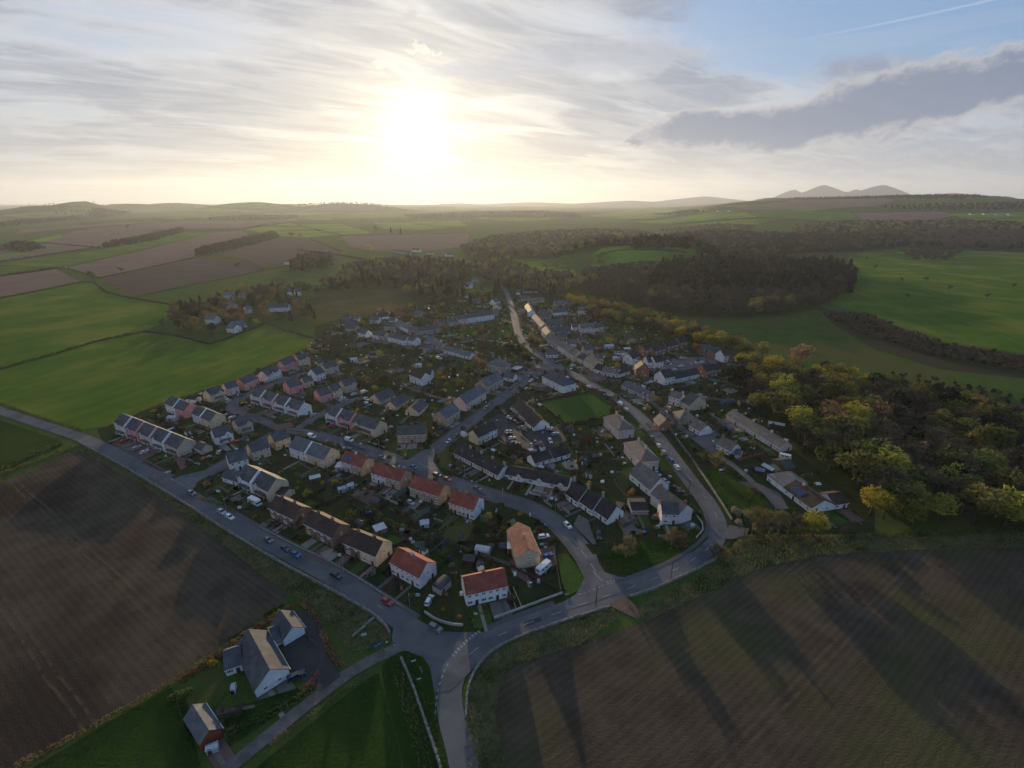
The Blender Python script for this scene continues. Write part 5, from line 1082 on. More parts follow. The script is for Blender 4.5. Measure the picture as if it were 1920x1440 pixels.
def limbs(H, cr, base, seed, levels=3, k0=7):
    """tapered trunk and forking limbs as one mesh; returns limb tips"""
    q = random.Random(seed); mb = MB(); tips = []
    tr = H * .022
    mb.tube([(0, 0, -.2), (0, 0, base), (q.uniform(-.3, .3), q.uniform(-.3, .3), H * .62)], [tr * 1.3, tr, tr * .4], 6)
    def grow(p, d, L, r_, lv):
        e_ = p + d * L; m_ = p + d * L * .5 + Vector((q.uniform(-.1, .1), q.uniform(-.1, .1), .06)) * L
        mb.tube([p, m_, e_], [r_, r_ * .75, r_ * .45], 4 if lv > 1 else 3, cap=False); tips.append((e_, d, lv)); tips.append((m_, d, lv))
        if lv > 0:
            for _ in range(3 if lv > 1 else 3):
                nd = (d + Vector((q.uniform(-.9, .9), q.uniform(-.9, .9), q.uniform(-.15, .75)))).normalized(); grow(e_ if q.random() < .6 else m_, nd, L * q.uniform(.55, .8), r_ * .5, lv - 1)
    for k in range(k0):
        a = 2 * math.pi * k / k0 + q.uniform(-.4, .4); z = base + (H * .6 - base) * k / k0
        grow(Vector((0, 0, z)), Vector((math.cos(a), math.sin(a), q.uniform(.35, 1.1))).normalized(), cr * q.uniform(.5, .68), tr * .45, levels - 1)
    return mb, tips
TREE = {}
def tree_template(kind, v):
    """trunk mesh + crown mesh for one kind of tree, about 12 m tall"""
    if (kind, v) in TREE: return TREE[kind, v]
    seed = hash(kind) % 1000 * 0 + sum(map(ord, kind)) * 7 + v; H = 12.0
    if kind in ('conifer',):
        trunk = MB().tube([(0, 0, -.2), (0, 0, H * .9)], [.28, .05], 6); n = 900
        t = nr.uniform(.04, 1, n) ** .8; a = nr.uniform(0, 2 * math.pi, n); lay = (np.sin(t * 40 + v) * .12 + .9); rr = (1 - t) * 2.7 * lay * nr.uniform(.45, 1, n) + .05
        p = np.stack([rr * np.cos(a), rr * np.sin(a), .8 + t * (H - .9) - rr * .12], 1); o = np.stack([np.cos(a), np.sin(a), -.35 + 0 * a], 1)
        V, F_ = leaf_cards(p, .62, .8, out=o); leaf = 'l_conifer'; bark = 'bark'
    elif kind in ('pine',):
        trunk = MB().tube([(0, 0, -.2), (0, 0, H * .85)], [.26, .08], 6); p, d = lumpy(700, H, 2.6, 5.5, seed, 8, .6); V, F_ = leaf_cards(p, .55, .9, out=d); leaf = 'l_dark'; bark = 'bark'
    elif kind in ('yew', 'evergreen'):
        trunk = MB().tube([(0, 0, -.2), (0, 0, H * .6)], [.35, .1], 6); p, d = lumpy(950, H, 3.9 if kind == 'evergreen' else 2.6, 1.0, seed, 9, 1.1); V, F_ = leaf_cards(p, .6, 1.0, out=d); leaf = 'l_dark'; bark = 'bark'
    elif kind == 'column':
        trunk = MB().tube([(0, 0, -.2), (0, 0, H * .8)], [.22, .05], 6); n = 700; t = nr.uniform(0, 1, n); a = nr.uniform(0, 6.283, n); rr = 1.5 * np.sin(np.clip(t * .9 + .12, 0, 1) * math.pi) ** .5 * nr.uniform(.6, 1, n)
        p = np.stack([rr * np.cos(a), rr * np.sin(a), .5 + t * (H - .6)], 1); V, F_ = leaf_cards(p, .5, 1, out=np.stack([np.cos(a), np.sin(a), .5 + 0 * a], 1)); leaf = 'l_dark'; bark = 'bark'
    elif kind in ('bare', 'bare_pale', 'russet'):
        trunk, tips = limbs(H, 4.3, H * .24, seed, 3, 8)
        P = np.array([tuple(t[0]) for t in tips if t[2] < 2]); k = 7; P = np.repeat(P, k, 0) + nr.normal(size=(len(P) * k, 3)) * .42
        o = P - np.array([0, 0, H * .35]); o /= np.linalg.norm(o, axis=1)[:, None] + 1e-6
        V, F_ = leaf_cards(P, .85, .13, up=.25, out=o); leaf = {'bare': 'l_bare', 'bare_pale': 'l_straw', 'russet': 'l_russet'}[kind]; bark = 'bark_pale' if kind == 'bare_pale' else 'bark'
    else:
        trunk, tips = limbs(H, 3.6, H * .24, seed, 2, 7); p, d = lumpy(900, H, 4.6, H * .26, seed, 10); V, F_ = leaf_cards(p, .50, .75, out=d)
        leaf = {'olive': 'l_olive', 'lime': 'l_lime', 'yellow': 'l_yellow', 'green': 'l_green', 'blossom': 'l_blossom', 'pinkb': 'l_pinkb', 'copper': 'l_copper', 'orange': 'l_orange', 'rust': 'l_rust'}[kind]; bark = 'bark'
    TREE[kind, v] = (trunk.mesh('trunk', M[bark], smooth=True), soup('crown', V, F_, [M[leaf]]), V, F_, leaf); return TREE[kind, v]
NV = 3
def tree(x, y, kind, h, label, cat='tree', group=None, name=None, wide=1.0):
    t = tree_template(kind, rng.randrange(NV)); s = h / 12.0
    nm = name or dict(conifer='conifer', pine='pine_tree', yew='yew_tree', column='cypress_tree').get(kind, 'tree')
    r_ = root(nm, (x, y, T(x, y)), rng.uniform(0, 6.28), label, cat, group, (s * wide, s * wide, s)); put('trunk', t[0], r_); put('crown', t[1], r_); return r_
BUSH = {}
def bush_mesh(kind, v):
    if (kind, v) not in BUSH:
        n = 170; d = rnd_dir(n); d[:, 2] = np.abs(d[:, 2]); p = d * nr.uniform(.5, 1, (n, 1)) ** .5 * np.array([1, 1, .95]) * (1 + .25 * np.sin(d[:, :1] * 5 + v)); p[:, 2] += .05
        V, F_ = leaf_cards(p, .26, .9, out=d); BUSH[kind, v] = soup('shrub', V, F_, [M['l_' + kind]])
    return BUSH[kind, v]
def bush(x, y, kind, r_, label, group='garden shrubs', tall=1.0, name='shrub'):
    o = put(name, bush_mesh(kind, rng.randrange(3)), None, (x, y, T(x, y) + .05), rng.uniform(0, 6.28), (r_, r_, r_ * tall)); return tag(o, label, 'shrub', group)
def poisson(poly, dist, tries=30, world_=False):
    P = poly if world_ else gp(poly); x0, x1 = min(p[0] for p in P), max(p[0] for p in P); y0, y1 = min(p[1] for p in P), max(p[1] for p in P)
    out = []; cell = {}; area = (x1 - x0) * (y1 - y0); N = int(area / dist ** 2 * 2.2)
    for _ in range(N):
        x, y = rng.uniform(x0, x1), rng.uniform(y0, y1)
        if not inside((x, y), P): continue
        c = (int(x // dist), int(y // dist)); ok = True
        for i in (-1, 0, 1):
            for j in (-1, 0, 1):
                for q in cell.get((c[0] + i, c[1] + j), ()):
                    if (q[0] - x) ** 2 + (q[1] - y) ** 2 < dist * dist: ok = False
        if ok: cell.setdefault(c, []).append((x, y)); out.append((x, y))
    return out
TOT = [0]
def wood_mass(name, label, pts, kinds, hr, frac, cat='wood'):
    """a wood that reads as one mass: crowns and stems joined into one sheet of leaf clumps"""
    Vs, Fs, Ms = [], [], []; n0 = 0; leafs = []
    for x, y in pts:
        k = rng.choice(kinds); t = tree_template(k, rng.randrange(NV)); V, F_, lf = t[2], t[3], t[4]
        if lf not in leafs: leafs.append(lf)
        nq = len(V) // 4; m_ = max(12, int(nq * frac)); sel = nr.choice(nq, m_, replace=False); Q = V.reshape(nq, 4, 3)[sel]
        c = Q.mean(1, keepdims=True); dq = Q - c
        if lf in ('l_bare', 'l_straw', 'l_russet'): dq[:, 1::2] *= 2.6 if frac < .3 else 1.4
        Q = c + dq * min(3.2, (1 / frac) ** .5)
        s = rng.uniform(*hr) / 12; a = rng.uniform(0, 6.28); ca, sa = math.cos(a), math.sin(a); wd = s * rng.uniform(.95, 1.2)
        Q = Q.reshape(-1, 3); Q = np.stack([(Q[:, 0] * ca - Q[:, 1] * sa) * wd + x, (Q[:, 0] * sa + Q[:, 1] * ca) * wd + y, Q[:, 2] * s + T(x, y)], 1)
        i = np.arange(m_)[:, None] * 4 + n0; Vs.append(Q); Fs.append(np.concatenate([i + [0, 1, 2], i + [0, 2, 3]], 1).reshape(-1, 3)); Ms.append(np.full(m_ * 2, leafs.index(lf))); n0 += m_ * 4
        if k.startswith('bare') or frac > .3:   # stem
            w_ = .16 * s; hh = 5.0 * s; Vs.append(np.array([(x - w_, y, T(x, y)), (x + w_, y, T(x, y)), (x, y + .05, T(x, y) + hh), (x, y - w_, T(x, y)), (x, y + w_, T(x, y)), (x + .05, y, T(x, y) + hh)]))
            Fs.append(np.array([[n0, n0 + 1, n0 + 2], [n0 + 3, n0 + 4, n0 + 5]])); 
            if 'bark' not in leafs: leafs.append('bark')
            Ms.append(np.full(2, leafs.index('bark'))); n0 += 6
    if not Vs: return
    me = soup(name, np.concatenate(Vs), np.concatenate(Fs), [M[l] for l in leafs], np.concatenate(Ms)); TOT[0] += len(me.polygons)
    o = tag(put(name, me), label, cat); o['kind'] = 'stuff'; return o

# ------------------------------------------------------------------ hedges, walls, fences
def hedge(line, w_, h_, kind, label, dens=16, world_=False, group=None, size=None, name='hedge'):
    P = line if world_ else gp(line); P = dense(P, 1.0 if not world_ else .8); P = np.array(P)
    L = len(P); n = int(L * dens); i = nr.integers(0, max(1, L - 1), n); t = nr.uniform(0, 1, (n, 1)); q = P[i] * (1 - t) + P[np.minimum(i + 1, L - 1)] * t
    a = nr.uniform(0, 2 * math.pi, n); rr = nr.uniform(.5, 1, n) ** .5; lump = 1 + .22 * np.sin(i * .9) + .15 * np.sin(i * .37 + 1)
    d = P[np.minimum(i + 1, L - 1)] - P[np.maximum(i - 1, 0)]; d = d / (np.linalg.norm(d, axis=1)[:, None] + 1e-6); nrm = np.stack([-d[:, 1], d[:, 0]], 1)
    off = np.cos(a) * rr * w_ / 2; z = (np.sin(a) * rr * .5 + .5) * h_ * lump
    p = np.concatenate([q + nrm * off[:, None], z[:, None]], 1); p[:, 2] += np.array([T(x, y) for x, y in q[::1]]) if np.hypot(*P[0]) > 850 else 0
    V, F_ = leaf_cards(p, size or max(.25, min(.5, h_ * .28)), .9); o = tag(put(name, soup(name, V, F_, [M['l_' + kind]])), label, 'hedge', group); TOT[0] += len(F_); return o
def stone_wall(line, label, h_=1.1, w_=.5, m='stonewall', world_=False, stones=True, group=None):
    P = line if world_ else smooth_line(gp(line), 1); D = dense(P, .55); mb = MB()
    for i in range(len(D) - 1):
        (ax, ay), (bx, by) = D[i], D[i + 1]; L = math.hypot(bx - ax, by - ay) or 1; ux, uy = (bx - ax) / L, (by - ay) / L
        z = 0; courses = 3 if stones else 1
        for c in range(courses):
            hh = h_ / courses * (rng.uniform(.85, 1.12) if stones else 1); ww = w_ * (1.15 - .12 * c) * (rng.uniform(.9, 1.15) if stones else 1) / 2; j = rng.uniform(-.12, .12) if stones else 0
            x0, y0, x1, y1 = ax + ux * j, ay + uy * j, bx + ux * (j - (.05 if stones else 0)), by + uy * (j - (.05 if stones else 0))
            pts = [(x0 + uy * ww, y0 - ux * ww), (x1 + uy * ww, y1 - ux * ww), (x1 - uy * ww, y1 + ux * ww), (x0 - uy * ww, y0 + ux * ww)]
            mb.add([(*p, z - (.2 if c == 0 else 0)) for p in pts] + [(*p, z + hh) for p in pts], MB.BF); z += hh
        if stones and rng.random() < .5: mb.frus((ax - .3, ax + .3, ay - .3, ay + .3), z, (ax - .15, ax + .2, ay - .2, ay + .15), z + rng.uniform(.1, .3))
    return tag(mb.build('stone_wall' if stones else 'garden_wall', M[m]), label, 'wall', group)
POST = MB().box(-.06, .06, -.06, .06, -.2, 1.0).mesh('post', M['timber_dark'])
def fence(a, b, h_, m, label, group=None, panel=1.83):
    """timber fence: posts and a board panel in each bay"""
    L = math.hypot(b[0] - a[0], b[1] - a[1]); n = max(1, int(L / panel)); rz = math.atan2(b[1] - a[1], b[0] - a[0]); f = root('fence', (a[0], a[1], .1), rz, label, 'fence', group)
    k = ('panel', m, round(L / n, 1), h_)
    if k not in WIN: WIN[k] = MB().box(.07, L / n - .07, -.02, .02, .05, h_).mesh('fence_panel', M[m])
    for i in range(n + 1): put('post', POST, f, (i * L / n, 0, 0), 0, (1, 1, h_ + .05))
    for i in range(n): put('fence_panel', WIN[k], f, (i * L / n, 0, 0))
    return f
def pxfence(p, q, h_, m, label, **k): return fence(G(*p), G(*q), h_, m, label, **k)
SHED = {}
def shed(x, y, rz, w_, d_, h_, wall, roof, label, kind='shed', cat='shed'):
    k = (w_, d_, h_, wall, roof, kind)
    if k not in SHED:
        r_ = d_ / 2 * .5; a = MB().prism_x([(0, 0), (d_, 0), (d_, h_), (d_ / 2, h_ + r_), (0, h_)], 0, w_)
        if kind == 'barrel':
            a = MB().box(0, w_, 0, d_, 0, h_); b = MB(); n = 7; arc = [(d_ / 2 - math.cos(math.pi * i / n) * (d_ / 2 + .12), h_ + math.sin(math.pi * i / n) * d_ * .33) for i in range(n + 1)]; b.prism_x(arc[::-1], -.1, w_ + .1)
        elif kind == 'flat': a = MB().box(0, w_, 0, d_, 0, h_); b = MB().box(-.15, w_ + .15, -.15, d_ + .15, h_ + .003, h_ + .16)
        else: b = gable_roof(w_, d_, h_, r_, .12, .12, .15, .08)
        SHED[k] = (a.mesh('shed_wall', M[wall]), b.mesh('shed_roof', M[roof]), MB().box(-.4, .4, -.04, -.003, .05, 1.8).mesh('shed_door', M['timber_dark']))
    r0 = root('greenhouse' if wall == 'greenhouse' else ('garage' if cat == 'garage' else 'garden_shed'), (x, y, .1), rz, label, cat, 'garden sheds')
    put('shed_wall', SHED[k][0], r0); put('shed_roof', SHED[k][1], r0); put('shed_door', SHED[k][2], r0, (w_ * .3, 0, 0)); return r0
def pxshed(p, q, d_, h_, wall, roof, label, **k):
    a, b = G(*p), G(*q); return shed(a[0], a[1], math.atan2(b[1] - a[1], b[0] - a[0]), round(math.hypot(b[0] - a[0], b[1] - a[1]), 1), d_, h_, wall, roof, label, **k)

stone_wall([(150, 832), (210, 863), (330, 934), (430, 999), (520, 1053), (620, 1107), (690, 1146), (722, 1172), (731, 1190)], 'long dry stone wall along the south road verge')
stone_wall([(733, 1163), (702, 1155), (662, 1196)], 'dry stone wall of the small paddock by the junction', .9) if 0 else stone_wall([(702, 1160), (682, 1178), (662, 1196)], 'short dry stone wall across the roadside paddock', .9)
stone_wall([(752, 1235), (772, 1280), (796, 1350), (815, 1405), (835, 1470)], 'straight dry stone wall down the grass bank by the bend')
stone_wall([(1143, 1138), (1060, 1164), (985, 1190), (935, 1213), (905, 1238), (885, 1268), (876, 1300), (874, 1345)], 'dry stone wall curving round the outside of the bend', .8)
stone_wall([(1182, 1120), (1240, 1100), (1300, 1072), (1345, 1047)], 'dry stone wall along the ploughed field past the gateway', .9)
stone_wall([(1185, 795), (1220, 850), (1262, 900), (1300, 955), (1325, 1000)], 'garden wall on the inner side of the main road', .8, .4, 'render_wall', stones=False) if 0 else None
stone_wall([(1238, 780), (1262, 815), (1310, 880), (1350, 940), (1372, 975)], 'roadside wall outside the curve of the main road', 1.0, .45)
stone_wall([(1306, 880), (1330, 912), (1352, 940), (1366, 962)], 'pale path edging wall below the bungalow', .5, .4, 'render_wall', stones=False) if 0 else None
stone_wall([(756, 1140), (716, 1113), (655, 1074), (616, 1053), (581, 1036), (544, 1019), (508, 1000), (486, 988)], 'low garden wall in front of the brown-roofed pairs', .6, .3, 'stonewall', stones=False)
stone_wall([(796, 1149), (820, 1165), (845, 1172), (868, 1174)], 'curved pale wall round the corner garden', .9, .35, 'render_wall', stones=False)
stone_wall([(927, 1160), (990, 1137), (1054, 1113)], 'low pale wall right of the corner garden path', .8, .35, 'render_wall', stones=False)
stone_wall([(753, 726), (790, 738), (830, 751)], 'pale stone garden wall below the tree-ringed white house', 1.6, .4)
stone_wall([(1300, 960), (1322, 990), (1305, 1010)], 'low pale wall round the tall house garden', .8, .3, 'render_wall', stones=False)
stone_wall([(1012, 757), (1062, 797)], 'dark boundary wall on the left of the bowling green', 1.2, .3, 'timber_dark', stones=False)
stone_wall([(1010, 752), (1105, 735)], 'dark boundary wall at the far side of the bowling green', 1.0, .3, 'timber_dark', stones=False)
patch('bowling_green', [(1013, 756), (1106, 738), (1150, 766), (1142, 780), (1066, 795)], .14, M['bowling'])
patch('grass_verge', [(1045, 1040), (1062, 1038), (1098, 1085), (1085, 1108), (1065, 1118), (1052, 1090)], .19, M['lawn'])
patch('grass_verge', [(1128, 1042), (1170, 1022), (1240, 1010), (1322, 985), (1328, 1010), (1300, 1035), (1230, 1058), (1180, 1076), (1150, 1070)], .19, M['grass_dark'])
patch('grass_verge', [(740, 850), (790, 838), (800, 845), (770, 858), (745, 858)], .19, M['lawn'])
patch('grass_verge', [(818, 848), (840, 838), (870, 850), (880, 875), (850, 885), (825, 875)], .19, M['dry_lawn'])
patch('village_green', [(800, 622), (870, 610), (945, 594), (958, 604), (962, 630), (930, 634), (860, 628)], .12, M['lawn'])
patch('lawn', [(1125, 625), (1185, 610), (1200, 632), (1160, 655), (1130, 648)], .12, M['lawn'])
patch('lawn', [(1310, 878), (1345, 868), (1400, 905), (1440, 940), (1420, 975), (1375, 968), (1340, 925)], .12, M['grass_dark'])
patch('lawn', [(340, 1292), (372, 1262), (415, 1250), (432, 1290), (405, 1325), (358, 1340)], .14, M['lawn'])
patch('lawn', [(420, 1330), (470, 1318), (560, 1290), (600, 1285), (470, 1375), (430, 1400)], .13, M['grass_dark'])
patch('footpath', [(405, 1332), (440, 1328), (478, 1322), (478, 1328), (440, 1335), (408, 1342)], .2, M['gravel'])
patch('forecourt', [(1095, 690), (1130, 702), (1142, 712), (1115, 716), (1085, 702)], .235, M['paving_red'])
patch('driveway', [(1012, 1030), (1040, 1024), (1045, 1058), (1008, 1082), (998, 1062)], .2, M['paving_red'])
patch('driveway', [(955, 1050), (972, 1048), (972, 1066), (995, 1088), (985, 1092), (958, 1072)], .2, M['paving_red'])
patch('driveway', [(1085, 965), (1102, 975), (1118, 1020), (1112, 1022), (1075, 985)], .2, M['gravel'])
patch('driveway', [(1155, 940), (1180, 945), (1192, 975), (1205, 1000), (1175, 1010), (1160, 985)], .2, M['gravel'])
patch('driveway', [(1385, 905), (1410, 902), (1462, 925), (1478, 955), (1455, 955), (1430, 925)], .2, M['pavement'])
patch('driveway', [(600, 1038), (622, 1028), (638, 1040), (616, 1056)], .2, M['paving_pale'])
patch('driveway', [(575, 1045), (600, 1030), (625, 1055), (612, 1062)], .205, M['paving_red'])
patch('driveway', [(325, 858), (345, 852), (362, 868), (340, 882)], .2, M['paving_red'])
patch('driveway', [(208, 832), (240, 820), (252, 828), (222, 840)], .2, M['paving_red'])
patch('driveway', [(248, 850), (278, 838), (300, 848), (268, 864)], .2, M['paving_red'])
patch('driveway', [(455, 985), (485, 952), (500, 965), (470, 990)], .2, M['paving_red']) if 0 else None
patch('road', [(505, 800), (545, 792), (552, 800), (520, 808)], .232, M['paving_red'])
patch('patio', [(660, 932), (690, 915), (718, 928), (692, 948)], .2, M['paving_red'])
patch('patio', [(1052, 868), (1082, 862), (1085, 880), (1062, 882)], .2, M['paving_pale'])
patch('dry_lawn', [(840, 985), (868, 972), (890, 985), (878, 1008), (862, 1022), (830, 1005)], .14, M['dry_lawn'])
patch('soil_bed', [(738, 992), (768, 982), (795, 1002), (760, 1015)], .14, M['soil'])
patch('track', [(723, 1262), (742, 1262), (768, 1340), (790, 1440), (776, 1440), (752, 1340)], .14, M['verge'])
# drives and lawns in front of the newer terraces
def strip_lawns(line, n, dep, mats):
    P = gp(line); a, b = P[0], P[-1]; L = math.hypot(b[0] - a[0], b[1] - a[1]); u = ((b[0] - a[0]) / L, (b[1] - a[1]) / L); v = (u[1], -u[0])
    for i in range(n):
        p, q = lerp(a, b, (i + .06) / n), lerp(a, b, (i + .94) / n); k = mats[i % len(mats)]
        patch('lawn' if 'lawn' in k else 'driveway', [(p[0] + v[0] * .6, p[1] + v[1] * .6), (q[0] + v[0] * .6, q[1] + v[1] * .6), (q[0] + v[0] * dep, q[1] + v[1] * dep), (p[0] + v[0] * dep, p[1] + v[1] * dep)], .13, M[k], world_=True)
for h in list(HOUSES):
    ox, oy, rz, W_, D_, A, B, Lf, hl_ = h
    if math.hypot(ox, oy) > 520 or Lf < 4: continue
    L = Lf; u = ((B[0] - A[0]) / L, (B[1] - A[1]) / L); v = (u[1], -u[0]); dep = rng.uniform(6, 10)
    n = max(1, round(L / 5))
    for i in range(n):
        p, q = lerp(A, B, (i + .05) / n), lerp(A, B, (i + .95) / n); k = rng.choice(['lawn', 'lawn', 'grass_dark', 'garden', 'paving_pale', 'gravel', 'paving_red', 'lawn', 'soil'])
        patch('lawn' if k in ('lawn', 'grass_dark') else 'driveway', [(p[0] + v[0] * .5, p[1] + v[1] * .5), (q[0] + v[0] * .5, q[1] + v[1] * .5), (q[0] + v[0] * dep, q[1] + v[1] * dep), (p[0] + v[0] * dep, p[1] + v[1] * dep)], .09, M[k], world_=True)
    q = lerp(A, B, rng.uniform(.2, .8)); hw = rng.uniform(.4, .7)
    patch('footpath', [(q[0] - u[0] * hw + v[0] * .4, q[1] - u[1] * hw + v[1] * .4), (q[0] + u[0] * hw + v[0] * .4, q[1] + u[1] * hw + v[1] * .4), (q[0] + u[0] * hw + v[0] * dep * 1.2, q[1] + u[1] * hw + v[1] * dep * 1.2), (q[0] - u[0] * hw + v[0] * dep * 1.2, q[1] - u[1] * hw + v[1] * dep * 1.2)], .135, M[rng.choice(['paving_pale', 'gravel', 'pavement'])], world_=True)
    # a lawn behind
    p, q = A, B; w0 = D_ if Lf > W_ - .1 and Lf < W_ + .1 else W_
    patch('lawn', [(p[0] - v[0] * (w0 + .8), p[1] - v[1] * (w0 + .8)), (q[0] - v[0] * (w0 + .8), q[1] - v[1] * (w0 + .8)), (q[0] - v[0] * (w0 + 8), q[1] - v[1] * (w0 + 8)), (p[0] - v[0] * (w0 + 8), p[1] - v[1] * (w0 + 8))], .085, M[rng.choice(['lawn', 'grass_dark', 'garden'])], world_=True)

poisson_pts = poisson([(600, 650), (640, 605), (860, 565), (950, 562), (1060, 575), (1180, 610), (1330, 665), (1400, 740), (1300, 760), (1180, 740), (1060, 690), (980, 720), (900, 770), (760, 770), (660, 735), (600, 690)], 15)
# boundary hedges and small sheds of the house plots
import re
def short_label(l): return re.sub(r' with [a-z ]+ roof,', ',', l)
for i, h in enumerate(list(HOUSES)):
    ox, oy, rz, W_, D_, A, B, Lf, hl_ = h
    if math.hypot(ox, oy) > 560 or Lf < 4: continue
    u = ((B[0] - A[0]) / Lf, (B[1] - A[1]) / Lf); v = (u[1], -u[0]); w0 = D_ if abs(Lf - W_) < .1 else W_
    if rng.random() < .62:
        s, ln = rng.choice([(A, 1), (B, 1)])[0], rng.uniform(5, 9)
        if not blocked(s[0] + v[0] * ln, s[1] + v[1] * ln): hedge([(s[0] + v[0] * .8, s[1] + v[1] * .8), (s[0] + v[0] * ln, s[1] + v[1] * ln)], .8, rng.uniform(.8, 1.5), rng.choice(['green', 'olive', 'dark', 'bare', 'russet']), 'clipped hedge beside ' + short_label(hl_), 26, True, 'garden boundary hedges', .24)
    if rng.random() < .5:
        a = (A[0] - v[0] * (w0 + rng.uniform(8, 11)), A[1] - v[1] * (w0 + 9)); b = (B[0] - v[0] * (w0 + 9), B[1] - v[1] * (w0 + 9))
        if not any(blocked(*lerp(a, b, t_)) for t_ in (0, .5, 1)): hedge([a, b], 1.0, rng.uniform(1.0, 1.9), rng.choice(['green', 'olive', 'dark', 'bare']), 'plot hedge behind ' + short_label(hl_), 22, True, 'garden boundary hedges', .28)
    if rng.random() < .38 and Lf > 6:
        q = lerp(A, B, rng.uniform(.1, .8)); k = w0 + rng.uniform(4, 8)
        if not blocked(q[0] - v[0] * k, q[1] - v[1] * k, 4): shed(q[0] - v[0] * k, q[1] - v[1] * k, rz + rng.choice([0, 1.57]), rng.choice([2.4, 3.0]), rng.choice([1.8, 2.2]), 1.9, rng.choice(['timber', 'timber_grey', 'timber_dark', 'w_white']), rng.choice(['felt', 'green_felt', 'pale_sheet', 'felt']), 'small shed behind ' + short_label(hl_))

for h in list(HOUSES):
    ox, oy, rz, W_, D_, A, B, Lf, hl_ = h
    if math.hypot(ox, oy) > 620 or Lf < 5 or rng.random() < .45: continue
    u = ((B[0] - A[0]) / Lf, (B[1] - A[1]) / Lf); v = (u[1], -u[0]); k = rng.uniform(5, 9); s = rng.choice([-.5, 1.02]); a = (A[0] + u[0] * Lf * s + v[0] * k, A[1] + u[1] * Lf * s + v[1] * k); b = (a[0] + u[0] * Lf * .7, a[1] + u[1] * Lf * .7)
    if not any(blocked(*lerp(a, b, t_), 2.6) for t_ in (0, .5, 1)): stone_wall([a, b], 'low garden wall near ' + short_label(hl_), rng.uniform(.7, 1.2), .3, rng.choice(['render_wall', 'stonewall', 'timber_grey', 'stonewall']), world_=True, stones=False, group='low garden walls')

# garden plots of the old village: lawns, beds and yards
for p in poisson_pts:
    if blocked(*p, 3.0): continue
    d_ = min(HOUSES, key=lambda hh: (hh[0] - p[0]) ** 2 + (hh[1] - p[1]) ** 2); a = d_[2]; w_, l_ = rng.uniform(3.5, 6.5), rng.uniform(4, 8); cs, sn = math.cos(a), math.sin(a); k = rng.choice(['lawn', 'lawn', 'lawn', 'grass_dark', 'soil', 'gravel', 'paving_pale', 'dry_lawn'])
    patch('lawn' if 'lawn' in k or 'grass' in k else 'yard', [(p[0] + cs * x - sn * y, p[1] + sn * x + cs * y) for x, y in ((-w_, -l_), (w_, -l_), (w_, l_), (-w_, l_))], .07, M[k], world_=True)

